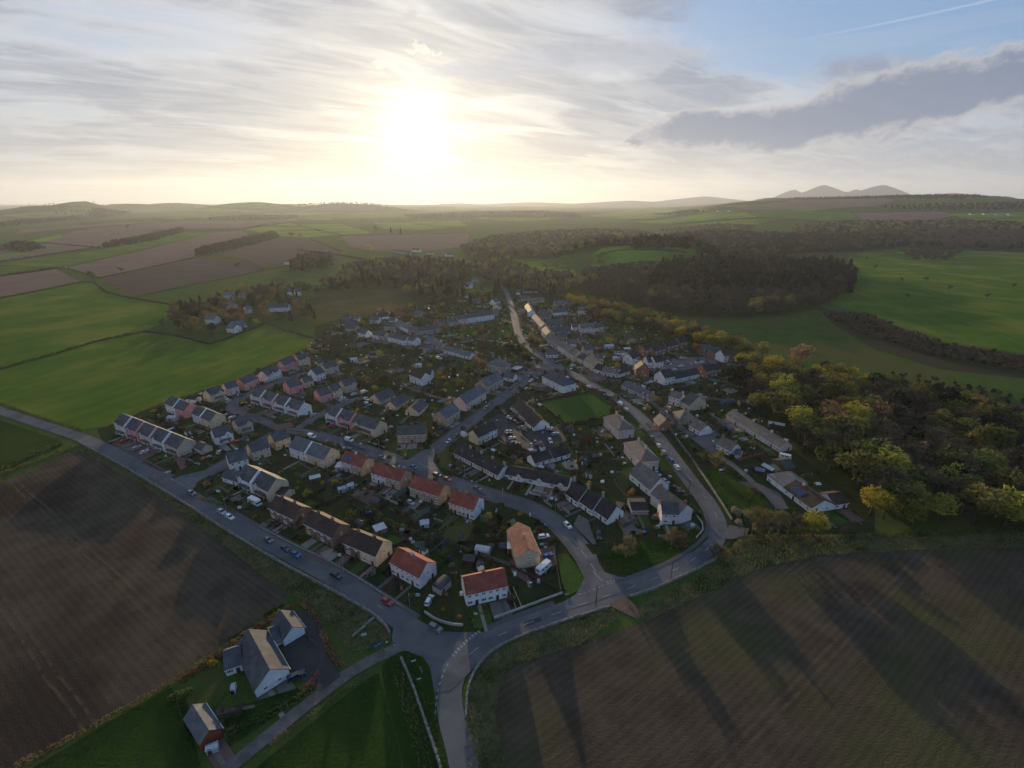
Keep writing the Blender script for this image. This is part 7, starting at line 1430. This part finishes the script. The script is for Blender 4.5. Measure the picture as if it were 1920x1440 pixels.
# ------------------------------------------------------------------ trees, one by one
for i, (x, y, k, h, lb_) in enumerate([
 (1173, 1048, 'bare_pale', 9, 'pale bare tree spreading over the grass at the crescent end'), (1272, 1030, 'rust', 8, 'brown leafless tree below the tall pale house'), (1258, 1022, 'bare_pale', 7, 'small pale bare tree beside the tall pale house'), (1344, 1050, 'bare_pale', 7, 'thin pale tree on the wall at the road bend'),
 (1462, 762, 'lime', 19, 'big broad tree with yellow-green crown above the long range'), (1385, 735, 'evergreen', 16, 'black evergreen beside the brick estate, taller one'), (1365, 728, 'pine', 14, 'dark pine beside the brick estate'), (1405, 745, 'evergreen', 13, 'dark evergreen behind the allotment sheds'),
 (1630, 968, 'yellow', 15, 'bright yellow-green tree right of the bungalow'), (1655, 972, 'yellow', 13, 'yellow tree at the wood edge by the bungalow'), (1708, 985, 'lime', 12, 'lime green tree at the foot of the wood'), (1523, 1005, 'lime', 12, 'yellow-green tree below the bungalow gable'), (1500, 1003, 'olive', 9, 'olive tree among thin stems below the bungalow'),
 (1410, 1000, 'bare_pale', 10, 'leftmost thin bare tree at the road bend'), (1425, 1002, 'bare_pale', 11, 'second thin bare tree at the road bend'), (1442, 1003, 'bare_pale', 11, 'third thin bare tree at the road bend'), (1458, 1004, 'bare_pale', 10, 'fourth thin bare tree at the road bend'), (1476, 1004, 'bare', 10, 'fifth thin bare tree at the road bend'),
 (1408, 935, 'bare_pale', 7, 'white-stemmed birch on the bungalow lawn'), (1340, 880, 'bare_pale', 7, 'white-stemmed birch by the cottage lane'), (1320, 868, 'green', 5, 'bushy tree by the cottage lane'), (1383, 988, 'blossom', 4, 'pale blossom tree at the road edge'), (1585, 1008, 'bare', 6, 'grey bare tree below the bungalow drive'), (1350, 862, 'lime', 5, 'small lime tree beside the orange fence cottage'),
 (1100, 838, 'copper', 6.5, 'dark copper tree below the bowling green'), (1085, 832, 'bare', 6, 'bare tree left of the copper tree'), (1183, 932, 'orange', 3.6, 'orange shrub tree by the roof-window cottage'), (1242, 856, 'yellow', 2.4, 'small golden shrub beside the parked cars'), (1012, 840, 'pinkb', 4, 'small pink-brown tree at the car park foot'),
 (852, 722, 'column', 13, 'tall dark cypress by the tree-ringed house'), (722, 690, 'bare', 13, 'largest bare tree in the western gardens'), (745, 700, 'bare', 12, 'bare tree right of the largest one in western gardens'), (705, 700, 'bare', 11, 'bare tree left of the largest one in western gardens'), (722, 722, 'evergreen', 8, 'dark green round tree in the western gardens'), (745, 728, 'bare', 9, 'twiggy tree beside the tree-ringed house'), (692, 725, 'rust', 8, 'rusty brown tree behind the short close'), (676, 730, 'evergreen', 7, 'dark bush tree behind the short close'), (833, 738, 'yellow', 4, 'small yellow tree by the garden wall'), (868, 725, 'orange', 4.5, 'orange blossom tree beside the cypress'), (825, 748, 'bare', 8, 'bare tree by the garden wall'), (890, 718, 'bare', 9, 'bare tree below the stone villa'), (905, 695, 'rust', 10, 'brown tree left of the stone villa'), (880, 702, 'evergreen', 7, 'dark evergreen below the stone villa'),
 (955, 668, 'evergreen', 13, 'big dark evergreen at the street junction, left one'), (972, 672, 'yew', 14, 'tall dark yew at the street junction'), (988, 684, 'evergreen', 11, 'dark evergreen at the street junction, right one'), (965, 685, 'olive', 9, 'olive tree under the junction evergreens'), (940, 672, 'bare', 11, 'bare tree left of the junction evergreens'), (1000, 662, 'bare', 13, 'bare tree over the street below the terrace'), (1008, 655, 'rust', 12, 'brown tree over the street terrace'), (995, 640, 'rust', 9, 'brown tree beside the middle of the street'),
 (890, 632, 'lime', 6, 'small lime tree on the green road'), (905, 625, 'rust', 9, 'brown tree on the village green, left one'), (868, 622, 'rust', 9, 'brown tree before the terrace on the green'), (930, 612, 'bare', 8, 'bare tree on the village green, right one'), (835, 628, 'bare', 9, 'bare tree at the left of the village green'), (620, 655, 'russet', 13, 'large russet bare tree at the field corner'), (640, 662, 'russet', 12, 'russet bare tree right of the field corner one'), (605, 648, 'russet', 11, 'russet bare tree left of the field corner one'), (628, 668, 'bare', 10, 'grey bare tree behind the field corner'),
 (830, 578, 'yellow', 9, 'bright golden column tree above the green terrace'), (770, 580, 'yellow', 8, 'golden tree left of the golden column'), (810, 592, 'blossom', 6, 'pale blossom tree above the upper village row'), (702, 610, 'blossom', 6, 'round pale blossom tree in the old village'),
 (1142, 648, 'yellow', 8, 'yellow-green tree in the east gardens'), (1095, 652, 'rust', 7, 'brown tree in the east gardens'), (1128, 655, 'orange', 6, 'orange brown tree in the east gardens, left one'), (1165, 650, 'rust', 6, 'orange brown tree in the east gardens, right one'), (1304, 662, 'orange', 9, 'orange tree beside the east car park'), (1325, 682, 'rust', 4, 'low brown tree at the end of east car park'), (1232, 765, 'rust', 8, 'brown tree beside the stone row'), (1185, 650, 'blossom', 8, 'grey blossom tree behind the east lawn'),
 (1350, 656, 'lime', 15, 'tallest yellow tree behind the brick estate'), (1330, 654, 'lime', 13, 'yellow tree left of the tallest behind the estate'), (1372, 662, 'olive', 14, 'olive tree right of the tallest behind the estate'), (1395, 675, 'olive', 14, 'olive tree between estate and valley field'), (1428, 672, 'lime', 13, 'lime tree standing before the valley field'), (1275, 622, 'lime', 13, 'yellow tree left of the blossom trees'), (1250, 618, 'olive', 11, 'olive tree beyond the east lawn'), (1220, 612, 'blossom', 9, 'grey blossom tree beyond the east lawn'), (1300, 632, 'bare', 12, 'bare trees gap tree behind the estate'), (1205, 606, 'olive', 9, 'olive tree at the valley wood foot'),
 (1498, 690, 'rust', 17, 'broad pinkish brown tree before the valley field'), (1490, 725, 'lime', 13, 'lime tree under the broad pinkish tree'), (1440, 710, 'yellow', 16, 'bright yellow crown behind the big broad tree'), (1480, 740, 'yellow', 13, 'rounded yellow crown right of the bright one'), (1600, 730, 'yellow', 11, 'rounded yellow crown at the wood top'), (1622, 728, 'yellow', 10, 'yellow crown right of the wood top one'), (1785, 790, 'pine', 14, 'dark pine standing above the wood, left one'), (1815, 792, 'pine', 13, 'dark pine standing above the wood, right one'), (1855, 800, 'evergreen', 13, 'dark spreading cedar above the wood'),
 (1902, 830, 'yellow', 10, 'yellow crown at the right picture edge'), (1880, 845, 'evergreen', 9, 'dark crown at the right picture edge'), (1750, 745, 'evergreen', 9, 'dark mushroom tree at the meadow edge'), (1720, 748, 'yellow', 7, 'yellow shrub tree at the meadow edge'), (1625, 728, 'evergreen', 8, 'small dark round tree at the wood top'),
 (355, 590, 'evergreen', 14, 'dark conifer group tree left of the west hamlet'), (342, 582, 'conifer', 13, 'conifer left of the west hamlet'), (365, 582, 'conifer', 12, 'second conifer left of the west hamlet'), (470, 572, 'yew', 16, 'tall dark yew in the west hamlet'), (500, 545, 'evergreen', 8, 'dark round tree above the west hamlet, right one'), (474, 545, 'evergreen', 8, 'dark round tree above the west hamlet, left one'), (502, 575, 'yellow', 9, 'yellow round tree in the west hamlet'), (482, 610, 'yellow', 8, 'bright yellow tree at the hamlet field edge'), (372, 625, 'rust', 8, 'brown tree at the hamlet field corner'), (345, 620, 'yellow', 7, 'yellow tree at the hamlet field corner'), (400, 632, 'bare', 8, 'bare thicket tree at the hamlet field corner'), (325, 608, 'bare_pale', 12, 'tall bare tree between the striped fields'), (305, 612, 'bare', 9, 'bare tree in the hedge between striped fields'), (440, 560, 'orange', 7, 'orange tree in the west hamlet'), (455, 540, 'yellow', 9, 'yellow tree above the west hamlet'), (420, 600, 'evergreen', 8, 'dark tree between two hamlet houses'),
 (445, 1262, 'evergreen', 3.5, 'dark garden tree left of the white lane house') if 0 else (422, 1355, 'bare', 4.5, 'dark twiggy tree beside the red-gabled outbuilding'), (452, 1340, 'bare', 3.5, 'small bare tree beside the red-gabled outbuilding'),
 (893, 1005, 'yew', 6, 'dark bushy evergreen below the fourth red roof'), (912, 985, 'olive', 6, 'olive tree right of the fourth red roof'), (932, 985, 'evergreen', 6, 'dark tree above the orange roof'), (925, 1000, 'bare', 6, 'twiggy tree above the orange roof'), (1185, 1010, 'evergreen', 4, 'dark hedge tree by the gravel drive'), (672, 935, 'blossom', 4.5, 'pale grey tree beside the ruined patio'), (560, 990, 'bare', 5, 'bare tree between the brown-roofed pairs'), (668, 812, 'yellow', 5, 'yellow shrub tree before the cream terrace end'), (705, 812, 'evergreen', 4.5, 'dark laurel beside the tan semi'), (806, 800 + 15, 'copper', 4, 'copper tree right of the tan semi'), (862, 850, 'evergreen', 4, 'dark bush at the end of the long cottage row'), (868, 812, 'rust', 5, 'brown tree left of the cream pair'),
 (172, 522, 'bare', 14, 'bare hedgerow tree on the left farmland'), (228, 512, 'bare', 12, 'pair of bare hedgerow trees below the brown field'), (445, 505, 'bare', 14, 'bare tree at the edge of the dark ploughland'), (125, 505, 'blossom', 6, 'pale blossom bush at the field corner'), (240, 430, 'bare', 22, 'bare tree on the left skyline fields'), (372, 415, 'bare', 18, 'bare tree beside the far conifer belt'), (547, 446, 'bare', 22, 'broad bare tree on the lime green field'), (563, 446, 'bare', 14, 'smaller bare tree on the lime green field'), (692, 474, 'yellow', 22, 'tall golden tree below the far hamlet'), (598, 437, 'bare', 18, 'bare tree on the far lime field'), (733, 438, 'conifer', 26, 'dark conifer on the far fields, left one'), (752, 440, 'conifer', 24, 'dark conifer on the far fields, right one'), (705, 434, 'bare', 24, 'bare tree left of the far conifers'),
 ]):
    tree(*G(x, y), k, h * (1.2 if x > 1330 and y < 900 else 1), lb_, group='noted trees', wide=rng.uniform(1.0, 1.25))
# the right-hand wood, tree by tree
WOODP = [(1400, 770), (1420, 735), (1470, 735), (1560, 735), (1660, 745), (1760, 765), (1860, 795), (1990, 820), (2060, 960), (1960, 1000), (1800, 995), (1700, 985), (1640, 960), (1618, 930), (1560, 890), (1500, 868), (1505, 830), (1450, 790)]
pts = poisson(WOODP, 7.2); pts.sort(key=lambda p: math.hypot(*p))
nm = dict(bare='bare brown twiggy tree', bare_pale='pale bare twiggy tree', olive='olive half-leafed tree', green='dull green leafing tree', lime='yellow-green leafing tree', rust='rusty brown budding tree', evergreen='dark evergreen tree', russet='russet bare tree')
wk = ['bare'] * 7 + ['olive'] * 8 + ['green'] * 4 + ['lime'] * 2 + ['rust', 'evergreen', 'bare_pale', 'russet']
for p in pts[:80]:
    k = rng.choice(wk); tree(p[0], p[1], k, rng.uniform(13, 21), nm[k] + ' in the dense wood on the right', group='trees of the right wood', wide=rng.uniform(1.05, 1.3))
if len(pts) > 80: wood_mass('wood', 'rest of the dense brown wood running off to the right', pts[80:], wk, (13, 21), .75)
pts = poisson([(1370, 690), (1440, 690), (1520, 705), (1600, 722), (1590, 735), (1480, 735), (1410, 735), (1390, 715)], 7.5)
wood_mass('wood', 'brown and lime top edge of the right wood', pts, ['bare', 'olive', 'lime', 'olive', 'rust', 'green', 'yellow'], (12, 17), .7)
# belt along the valley foot
pts = poisson([(1060, 565), (1110, 572), (1190, 595), (1260, 608), (1340, 635), (1400, 660), (1380, 668), (1310, 650), (1230, 625), (1160, 610), (1100, 595)], 7.5)
wood_mass('tree_belt', 'belt of budding trees behind the east gardens', pts, ['bare', 'olive', 'rust', 'bare_pale', 'lime', 'lime', 'olive', 'yellow'], (10, 15), .7)
# village trees scattered through the gardens of the old village
pts = poisson([(600, 545), (640, 530), (720, 522), (800, 545), (880, 548), (945, 545), (940, 560), (880, 575), (800, 580), (730, 540), (640, 548)], 13)
wood_mass('wood', 'mixed trees standing north of the rough pasture', pts, ['bare', 'conifer', 'olive', 'conifer', 'evergreen', 'bare'], (11, 18), .5)

pts = [p for p in poisson([(600, 640), (700, 600), (900, 590), (950, 570), (1100, 600), (1190, 650), (1160, 700), (1040, 660), (960, 700), (900, 760), (760, 760), (660, 720)], 15) if True]
VT = []
for p in pts[:110]:
    k = rng.choice(['bare', 'olive', 'evergreen', 'bare', 'green', 'rust', 'lime']); VT.append((p, k))
# woods that read as one mass
def mass(name, label, poly, dist, kinds, hr, frac): wood_mass(name, label, poisson(poly, dist), kinds, hr, frac)
mass('wood', 'bare brown hillside wood above the valley field', [(1085, 548), (1095, 520), (1150, 512), (1240, 515), (1400, 520), (1560, 530), (1590, 545), (1560, 570), (1480, 590), (1380, 598), (1280, 594), (1200, 580), (1130, 562)], 7.0, ['bare'] * 8 + ['russet', 'bare', 'conifer', 'olive'], (12, 20), .5)
mass('wood', 'dark conifer plantation on the hillside wood top', [(1215, 545), (1240, 508), (1330, 500), (1450, 502), (1560, 508), (1600, 520), (1594, 552), (1500, 552), (1400, 558), (1290, 560)], 6.5, ['conifer'] * 6 + ['pine', 'bare'], (16, 28), .4)
mass('wood', 'russet wood on the shoulder of the hillfort', [(1082, 530), (1100, 508), (1160, 500), (1240, 502), (1235, 518), (1150, 520)], 7.5, ['russet', 'bare', 'olive', 'bare'], (10, 13), .3)
mass('wood', 'dark wood belt behind the hillfort', [(1180, 470), (1250, 450), (1330, 440), (1450, 446), (1600, 448), (1700, 452), (1700, 466), (1600, 472), (1480, 478), (1300, 474)], 8.5, ['conifer', 'pine', 'conifer', 'bare', 'evergreen'], (16, 23), .13)
mass('wood', 'brown wood belt across the upper right pasture', [(1620, 440), (1760, 436), (2000, 440), (2000, 470), (1850, 468), (1720, 464), (1650, 458)], 9.5, ['bare', 'bare', 'russet', 'evergreen'], (14, 20), .13)
HT = poisson([(318, 600), (330, 578), (400, 562), (470, 545), (560, 540), (610, 548), (560, 562), (600, 600), (540, 608), (470, 606), (440, 622), (390, 636), (340, 622)], 8.5)
wood_mass('hamlet_trees', 'mixed garden trees filling the west hamlet', [p for p in HT if not hides(*p, 10, 40)], ['bare', 'olive', 'evergreen', 'bare', 'green', 'rust', 'conifer'], (8, 14), .5)
mass('wood', 'clump of bare trees on the green pasture', [(1690, 478), (1740, 470), (1800, 474), (1790, 490), (1720, 492)], 15, ['bare', 'russet'], (12, 16), .3)
mass('wood', 'valley wood in the evening haze', [(865, 470), (930, 450), (1010, 440), (1110, 436), (1200, 440), (1240, 450), (1180, 462), (1100, 470), (1060, 482), (960, 484), (890, 490)], 8.5, ['bare', 'bare', 'russet', 'olive', 'pine'], (15, 21), .12)
mass('wood', 'wood beside the far bend of the street', [(880, 500), (950, 492), (1000, 515), (1070, 524), (1080, 545), (1040, 556), (985, 548), (940, 540), (900, 520)], 6.5, ['bare', 'bare', 'olive', 'russet', 'conifer'], (11, 16), .28)
mass('wood', 'conifers and bare trees round the far hamlet', [(640, 515), (700, 500), (760, 494), (850, 498), (885, 510), (870, 530), (810, 545), (740, 530), (680, 530)], 8, ['conifer', 'bare', 'olive', 'bare', 'conifer'], (14, 21), .26)
mass('wood', 'thin row of bare trees left of far hamlet', [(600, 535), (650, 520), (700, 512), (700, 522), (640, 540), (605, 548)], 8, ['bare', 'olive'], (13, 17), .3)
mass('wood', 'upper left conifer belt, left one', [(195, 468), (205, 462), (340, 432), (345, 437), (290, 452)], 9, ['conifer', 'pine', 'evergreen'], (14, 18), .16)
mass('wood', 'upper left conifer belt, right one', [(368, 483), (378, 474), (515, 440), (523, 447), (470, 462)], 8.5, ['conifer', 'pine', 'evergreen'], (15, 19), .18)
mass('wood', 'square pine clump on the dark ploughland edge', [(545, 508), (560, 492), (618, 485), (625, 500), (570, 510)], 7, ['pine', 'conifer', 'bare'], (15, 19), .25)
mass('wood', 'round dark wood at the left edge', [(8, 468), (30, 458), (70, 462), (85, 470), (40, 476)], 9, ['evergreen', 'bare', 'pine'], (12, 16), .2)
mass('wood', 'far wood strip left of centre', [(390, 412), (470, 405), (560, 407), (540, 413), (430, 416)], 18, ['pine', 'evergreen', 'bare'], (15, 20), .07)
mass('wood', 'long far wood at the left edge', [(-60, 428), (60, 416), (160, 404), (245, 398), (235, 403), (120, 415), (0, 428)], 18, ['pine', 'conifer', 'evergreen'], (16, 22), .07)
mass('wood', 'blue far wood under the left hill', [(100, 402), (160, 396), (195, 396), (180, 402), (120, 406)], 32, ['pine', 'conifer'], (18, 24), .05)
mass('wood', 'far wood on the left skyline', [(-80, 392), (60, 386), (240, 382), (250, 386), (120, 391), (-60, 398)], 38, ['pine', 'conifer', 'evergreen'], (12, 17), .05)
mass('wood', 'hazy copse on the far fields', [(300, 392), (350, 386), (370, 388), (340, 394)], 40, ['pine', 'bare'], (18, 26), .05)
mass('wood', 'hazy tree line under the sun', [(760, 406), (900, 398), (1080, 402), (1090, 410), (900, 409), (780, 414)], 22, ['bare', 'pine', 'bare'], (16, 24), .05)
mass('wood', 'second hazy tree line under the sun', [(560, 384), (700, 381), (860, 388), (850, 392), (700, 387), (560, 389)], 60, ['bare', 'pine'], (22, 30), .05)
mass('wood', 'tree line on the far green hill', [(1220, 402), (1290, 396), (1320, 398), (1250, 406)], 24, ['bare', 'evergreen'], (13, 17), .08)
mass('wood', 'brown wood below the far green hill', [(1240, 436), (1340, 424), (1410, 428), (1400, 438), (1290, 444)], 11, ['bare', 'bare', 'olive'], (13, 17), .12)
mass('wood', 'dark plantation on the plateau skyline', [(1360, 377), (1460, 371), (1620, 370), (1680, 366), (1900, 362), (1990, 366), (1990, 374), (1800, 376), (1680, 374), (1500, 376)], 26, ['pine', 'conifer'], (18, 24), .05)
mass('wood', 'tree line below the plateau', [(1640, 392), (1760, 386), (1990, 384), (1990, 396), (1760, 396)], 17, ['bare', 'evergreen', 'pine'], (14, 18), .06)
mass('wood', 'bushy wood above the right pasture', [(1480, 428), (1600, 420), (1800, 420), (1990, 422), (1990, 434), (1700, 436), (1500, 440)], 13, ['bare', 'evergreen', 'olive'], (14, 19), .1)
mass('scrub', 'dark gorse scrub on the valley slope', [(1540, 590), (1620, 590), (1700, 625), (1800, 655), (1920, 672), (2000, 690), (2000, 715), (1920, 700), (1800, 680), (1680, 650), (1600, 620)], 3.6, ['evergreen', 'bare', 'russet', 'russet', 'bare'], (2.5, 5.5), .12)
mass('scrub', 'dark bushes along the right meadow bottom', [(1660, 700), (1760, 715), (1900, 745), (2000, 762), (2000, 775), (1880, 758), (1740, 728)], 4.5, ['evergreen', 'bare', 'russet'], (3, 5), .16)
for i, (x, y) in enumerate([(1560, 490), (1625, 488), (1640, 505), (1735, 530), (1780, 545), (1850, 560), (1900, 540), (1700, 560), (1690, 528)]): tree(*G(x, y), rng.choice(['bare', 'russet']), rng.uniform(7, 12), 'lone bare tree on the sunlit right pasture', group='pasture trees')

# shrubs in the gardens
from itertools import chain
BL = 'low green or brown garden shrub among the houses'
GARD = [(210, 805), (420, 728), (580, 648), (640, 600), (860, 560), (960, 560), (1180, 600), (1330, 660), (1400, 740), (1480, 830), (1390, 900), (1330, 880), (1230, 790), (1180, 760), (1150, 800), (1300, 930), (1320, 1000), (1200, 990), (1100, 960), (1060, 960), (1040, 1060), (1040, 1100), (900, 1160), (800, 1140), (640, 1050), (520, 1000), (380, 920), (300, 880)]
for p, k in VT:
    if not blocked(*p) and not hides(*p, 8): tree(p[0], p[1], k, rng.uniform(5, 9), nm[k] + ' in the old village gardens', group='trees of the old village gardens')
GREEN = gp([(1010, 750), (1108, 735), (1155, 768), (1066, 798)])
cand = [p for p in poisson(GARD, 4.4) if not blocked(*p) and not inside(p, gp([(1010, 750), (1108, 735), (1155, 768), (1066, 798)])) and not inside(p, gp([(915, 790), (935, 775), (1010, 795), (1062, 826), (1000, 850), (930, 820)])) and not inside(p, gp([(1230, 712), (1262, 668), (1350, 664), (1345, 692)]))]
cand.sort(key=lambda p: math.hypot(*p)); BK = ['green', 'green', 'dark', 'olive', 'bare', 'bare', 'green', 'dark', 'olive', 'russet', 'straw', 'dark', 'blossom', 'green', 'bare', 'bare', 'yellow', 'green']
BN = dict(green='green', dark='dark green', olive='olive', bare='brown twiggy', lime='lime green', yellow='yellow', russet='russet', straw='straw coloured', blossom='pale blossom')
rng.shuffle(cand); near_c = sorted(cand[:int(len(cand) * .66)], key=lambda p: math.hypot(*p))
for p in near_c[:290]:
    k = rng.choice(BK); bush(p[0], p[1], k, rng.uniform(.7, 1.9), BN[k] + ' garden shrub among the nearer houses', tall=rng.uniform(.8, 1.5))
Vs, Fs, Ms, n0, lk = [], [], [], 0, sorted(set(BK))
for p in near_c[290:]:
    if hides(*p, 2.5): continue
    k = rng.choice(BK); me = bush_mesh(k, rng.randrange(3)); V = np.empty(len(me.vertices) * 3, np.float32); me.vertices.foreach_get('co', V); V = V.reshape(-1, 4, 3)[::2].reshape(-1, 3); s = rng.uniform(.9, 2.4)
    V = V * np.array([s, s, s * 1.2]) + np.array([p[0], p[1], T(*p)]); n = len(V) // 4; i = np.arange(n)[:, None] * 4 + n0; Vs.append(V); Fs.append(np.concatenate([i + [0, 1, 2], i + [0, 2, 3]], 1).reshape(-1, 3)); Ms.append(np.full(n * 2, lk.index(k))); n0 += n * 4
if Vs:
    o = tag(put('garden_shrubbery', soup('garden_shrubbery', np.concatenate(Vs), np.concatenate(Fs), [M['l_' + k] for k in lk], np.concatenate(Ms))), 'mass of garden shrubs between the farther village houses', 'shrubbery'); o['kind'] = 'stuff'
for x, y, k, r_ in [(398, 1246, 'yellow', 1.3), (388, 1250, 'olive', 1.2), (830, 1143, 'yellow', .6), (903, 1150, 'yellow', .7), (888, 1165, 'yellow', .6), (963, 1122, 'yellow', .7), (805, 1090, 'lime', 1.0), (862, 1158, 'rust', .8), (288, 772, 'yellow', 1.4), (300, 770, 'orange', 1.2), (315, 776, 'lime', 1.1), (560, 905, 'yellow', 1.0), (1380, 962, 'blossom', 2.2), (1005, 905, 'yellow', .9), (1075, 905, 'straw', 1.0), (913, 1060, 'lime', .9)]:
    bush(*G(x, y), k, r_, BN.get(k, k) + ' round shrub standing out in a garden', group='bright garden shrubs')

# tables, bins, planters, tanks and other small garden things, too small to pick apart
mb = MB(); CM = ['pale_sheet', 'timber_grey', 'timber', 'w_white', 'felt', 'tarp_blue', 'greenhouse', 'pot']
for p in poisson(GARD, 6.0):
    if blocked(*p, 1.5) or rng.random() < .25 or inside(p, GREEN): continue
    for _ in range(rng.choice([1, 1, 2, 3])):
        x, y = p[0] + rng.uniform(-1.6, 1.6), p[1] + rng.uniform(-1.6, 1.6); a, b, c = rng.uniform(.25, .9), rng.uniform(.2, .6), rng.uniform(.4, 1.2); mb.frus((x - a, x + a, y - b, y + b), .05, (x - a * .85, x + a * .85, y - b * .85, y + b * .85), c, rng.randrange(len(CM)))
o = tag(mb.build('garden_clutter', *[M[k] for k in CM]), 'small tables, bins, tanks and planters about the gardens', 'clutter'); o['kind'] = 'stuff'

# rough grass on the verges
def tufts(name, label, polys, dist, kinds, sz):
    Vs, Fs, Ms, n0 = [], [], [], 0
    for poly in polys:
        P = np.array(poisson(poly, dist)); 
        if not len(P): continue
        n = len(P) * 4; c = np.repeat(P, 4, 0) + nr.normal(size=(n, 2)) * .25; h = nr.uniform(.4, 1.1, n) * sz; a = nr.uniform(0, 6.28, n); w_ = .14 * sz
        z0 = np.full(n, .12); b = np.stack([np.cos(a), np.sin(a)], 1)
        v = np.stack([np.column_stack([c - b * w_, z0]), np.column_stack([c + b * w_, z0]), np.column_stack([c + nr.normal(size=(n, 2)) * .35 * sz, z0 + h])], 1).reshape(-1, 3)
        Vs.append(v); Fs.append(np.arange(n * 3).reshape(-1, 3) + n0); Ms.append(nr.integers(0, len(kinds), n)); n0 += n * 3
    o = tag(put(name, soup(name, np.concatenate(Vs), np.concatenate(Fs), [M['l_' + k] for k in kinds], np.concatenate(Ms))), label, 'grass'); o['kind'] = 'stuff'
tufts('verge_grass', 'rough straw and green grass on the roadside verges', VERGE + [[(735, 1262), (760, 1262), (800, 1400), (812, 1450), (790, 1450)]], .7, ['straw', 'olive', 'straw', 'straw', 'green'], 1.0)
tufts('daffodils', 'yellow daffodils along the stone wall at the bend', [[(790, 1300), (806, 1320), (830, 1400), (842, 1450), (832, 1450), (810, 1390)]], 1.0, ['yellow', 'lime', 'green'], .6)

# ------------------------------------------------------------------ air
hz = MB().box(-16600, 16600, -3100, 16600, -1.5, 640).mesh('haze')
hm = bpy.data.materials.new('haze'); hm.use_nodes = True; t = NT(hm.node_tree); t.n.clear()
pv = t.new('ShaderNodeVolumePrincipled'); pv.inputs['Color'].default_value = (.78, .87, 1.0, 1); pv.inputs['Density'].default_value = .000052; pv.inputs['Anisotropy'].default_value = .45
t.l.new(pv.outputs[0], t.new('ShaderNodeOutputMaterial').inputs['Volume']); hz.materials.append(hm)
ho = tag(put('haze', hz), 'thin evening haze over the whole valley', 'haze'); ho['kind'] = 'stuff'

# ------------------------------------------------------------------ labels: each singles out one thing, or its like share a group
ALL = {}
for os_ in LABELS.values():
    for o in os_:
        l = o['label']
        if len(l.split()) > 16: l = ' '.join(short_label(l).split()[:16])
        ALL.setdefault(l, []).append(o)
for l, os_ in ALL.items():
    os_.sort(key=lambda o: o.location.x / max(1, o.location.y))
    for i, o in enumerate(os_):
        o['label'] = l
        if 1 < len(os_) <= 8: o['label'] = ' '.join(l.split()[:13]) + ', ' + ORD[i] + ' from left'
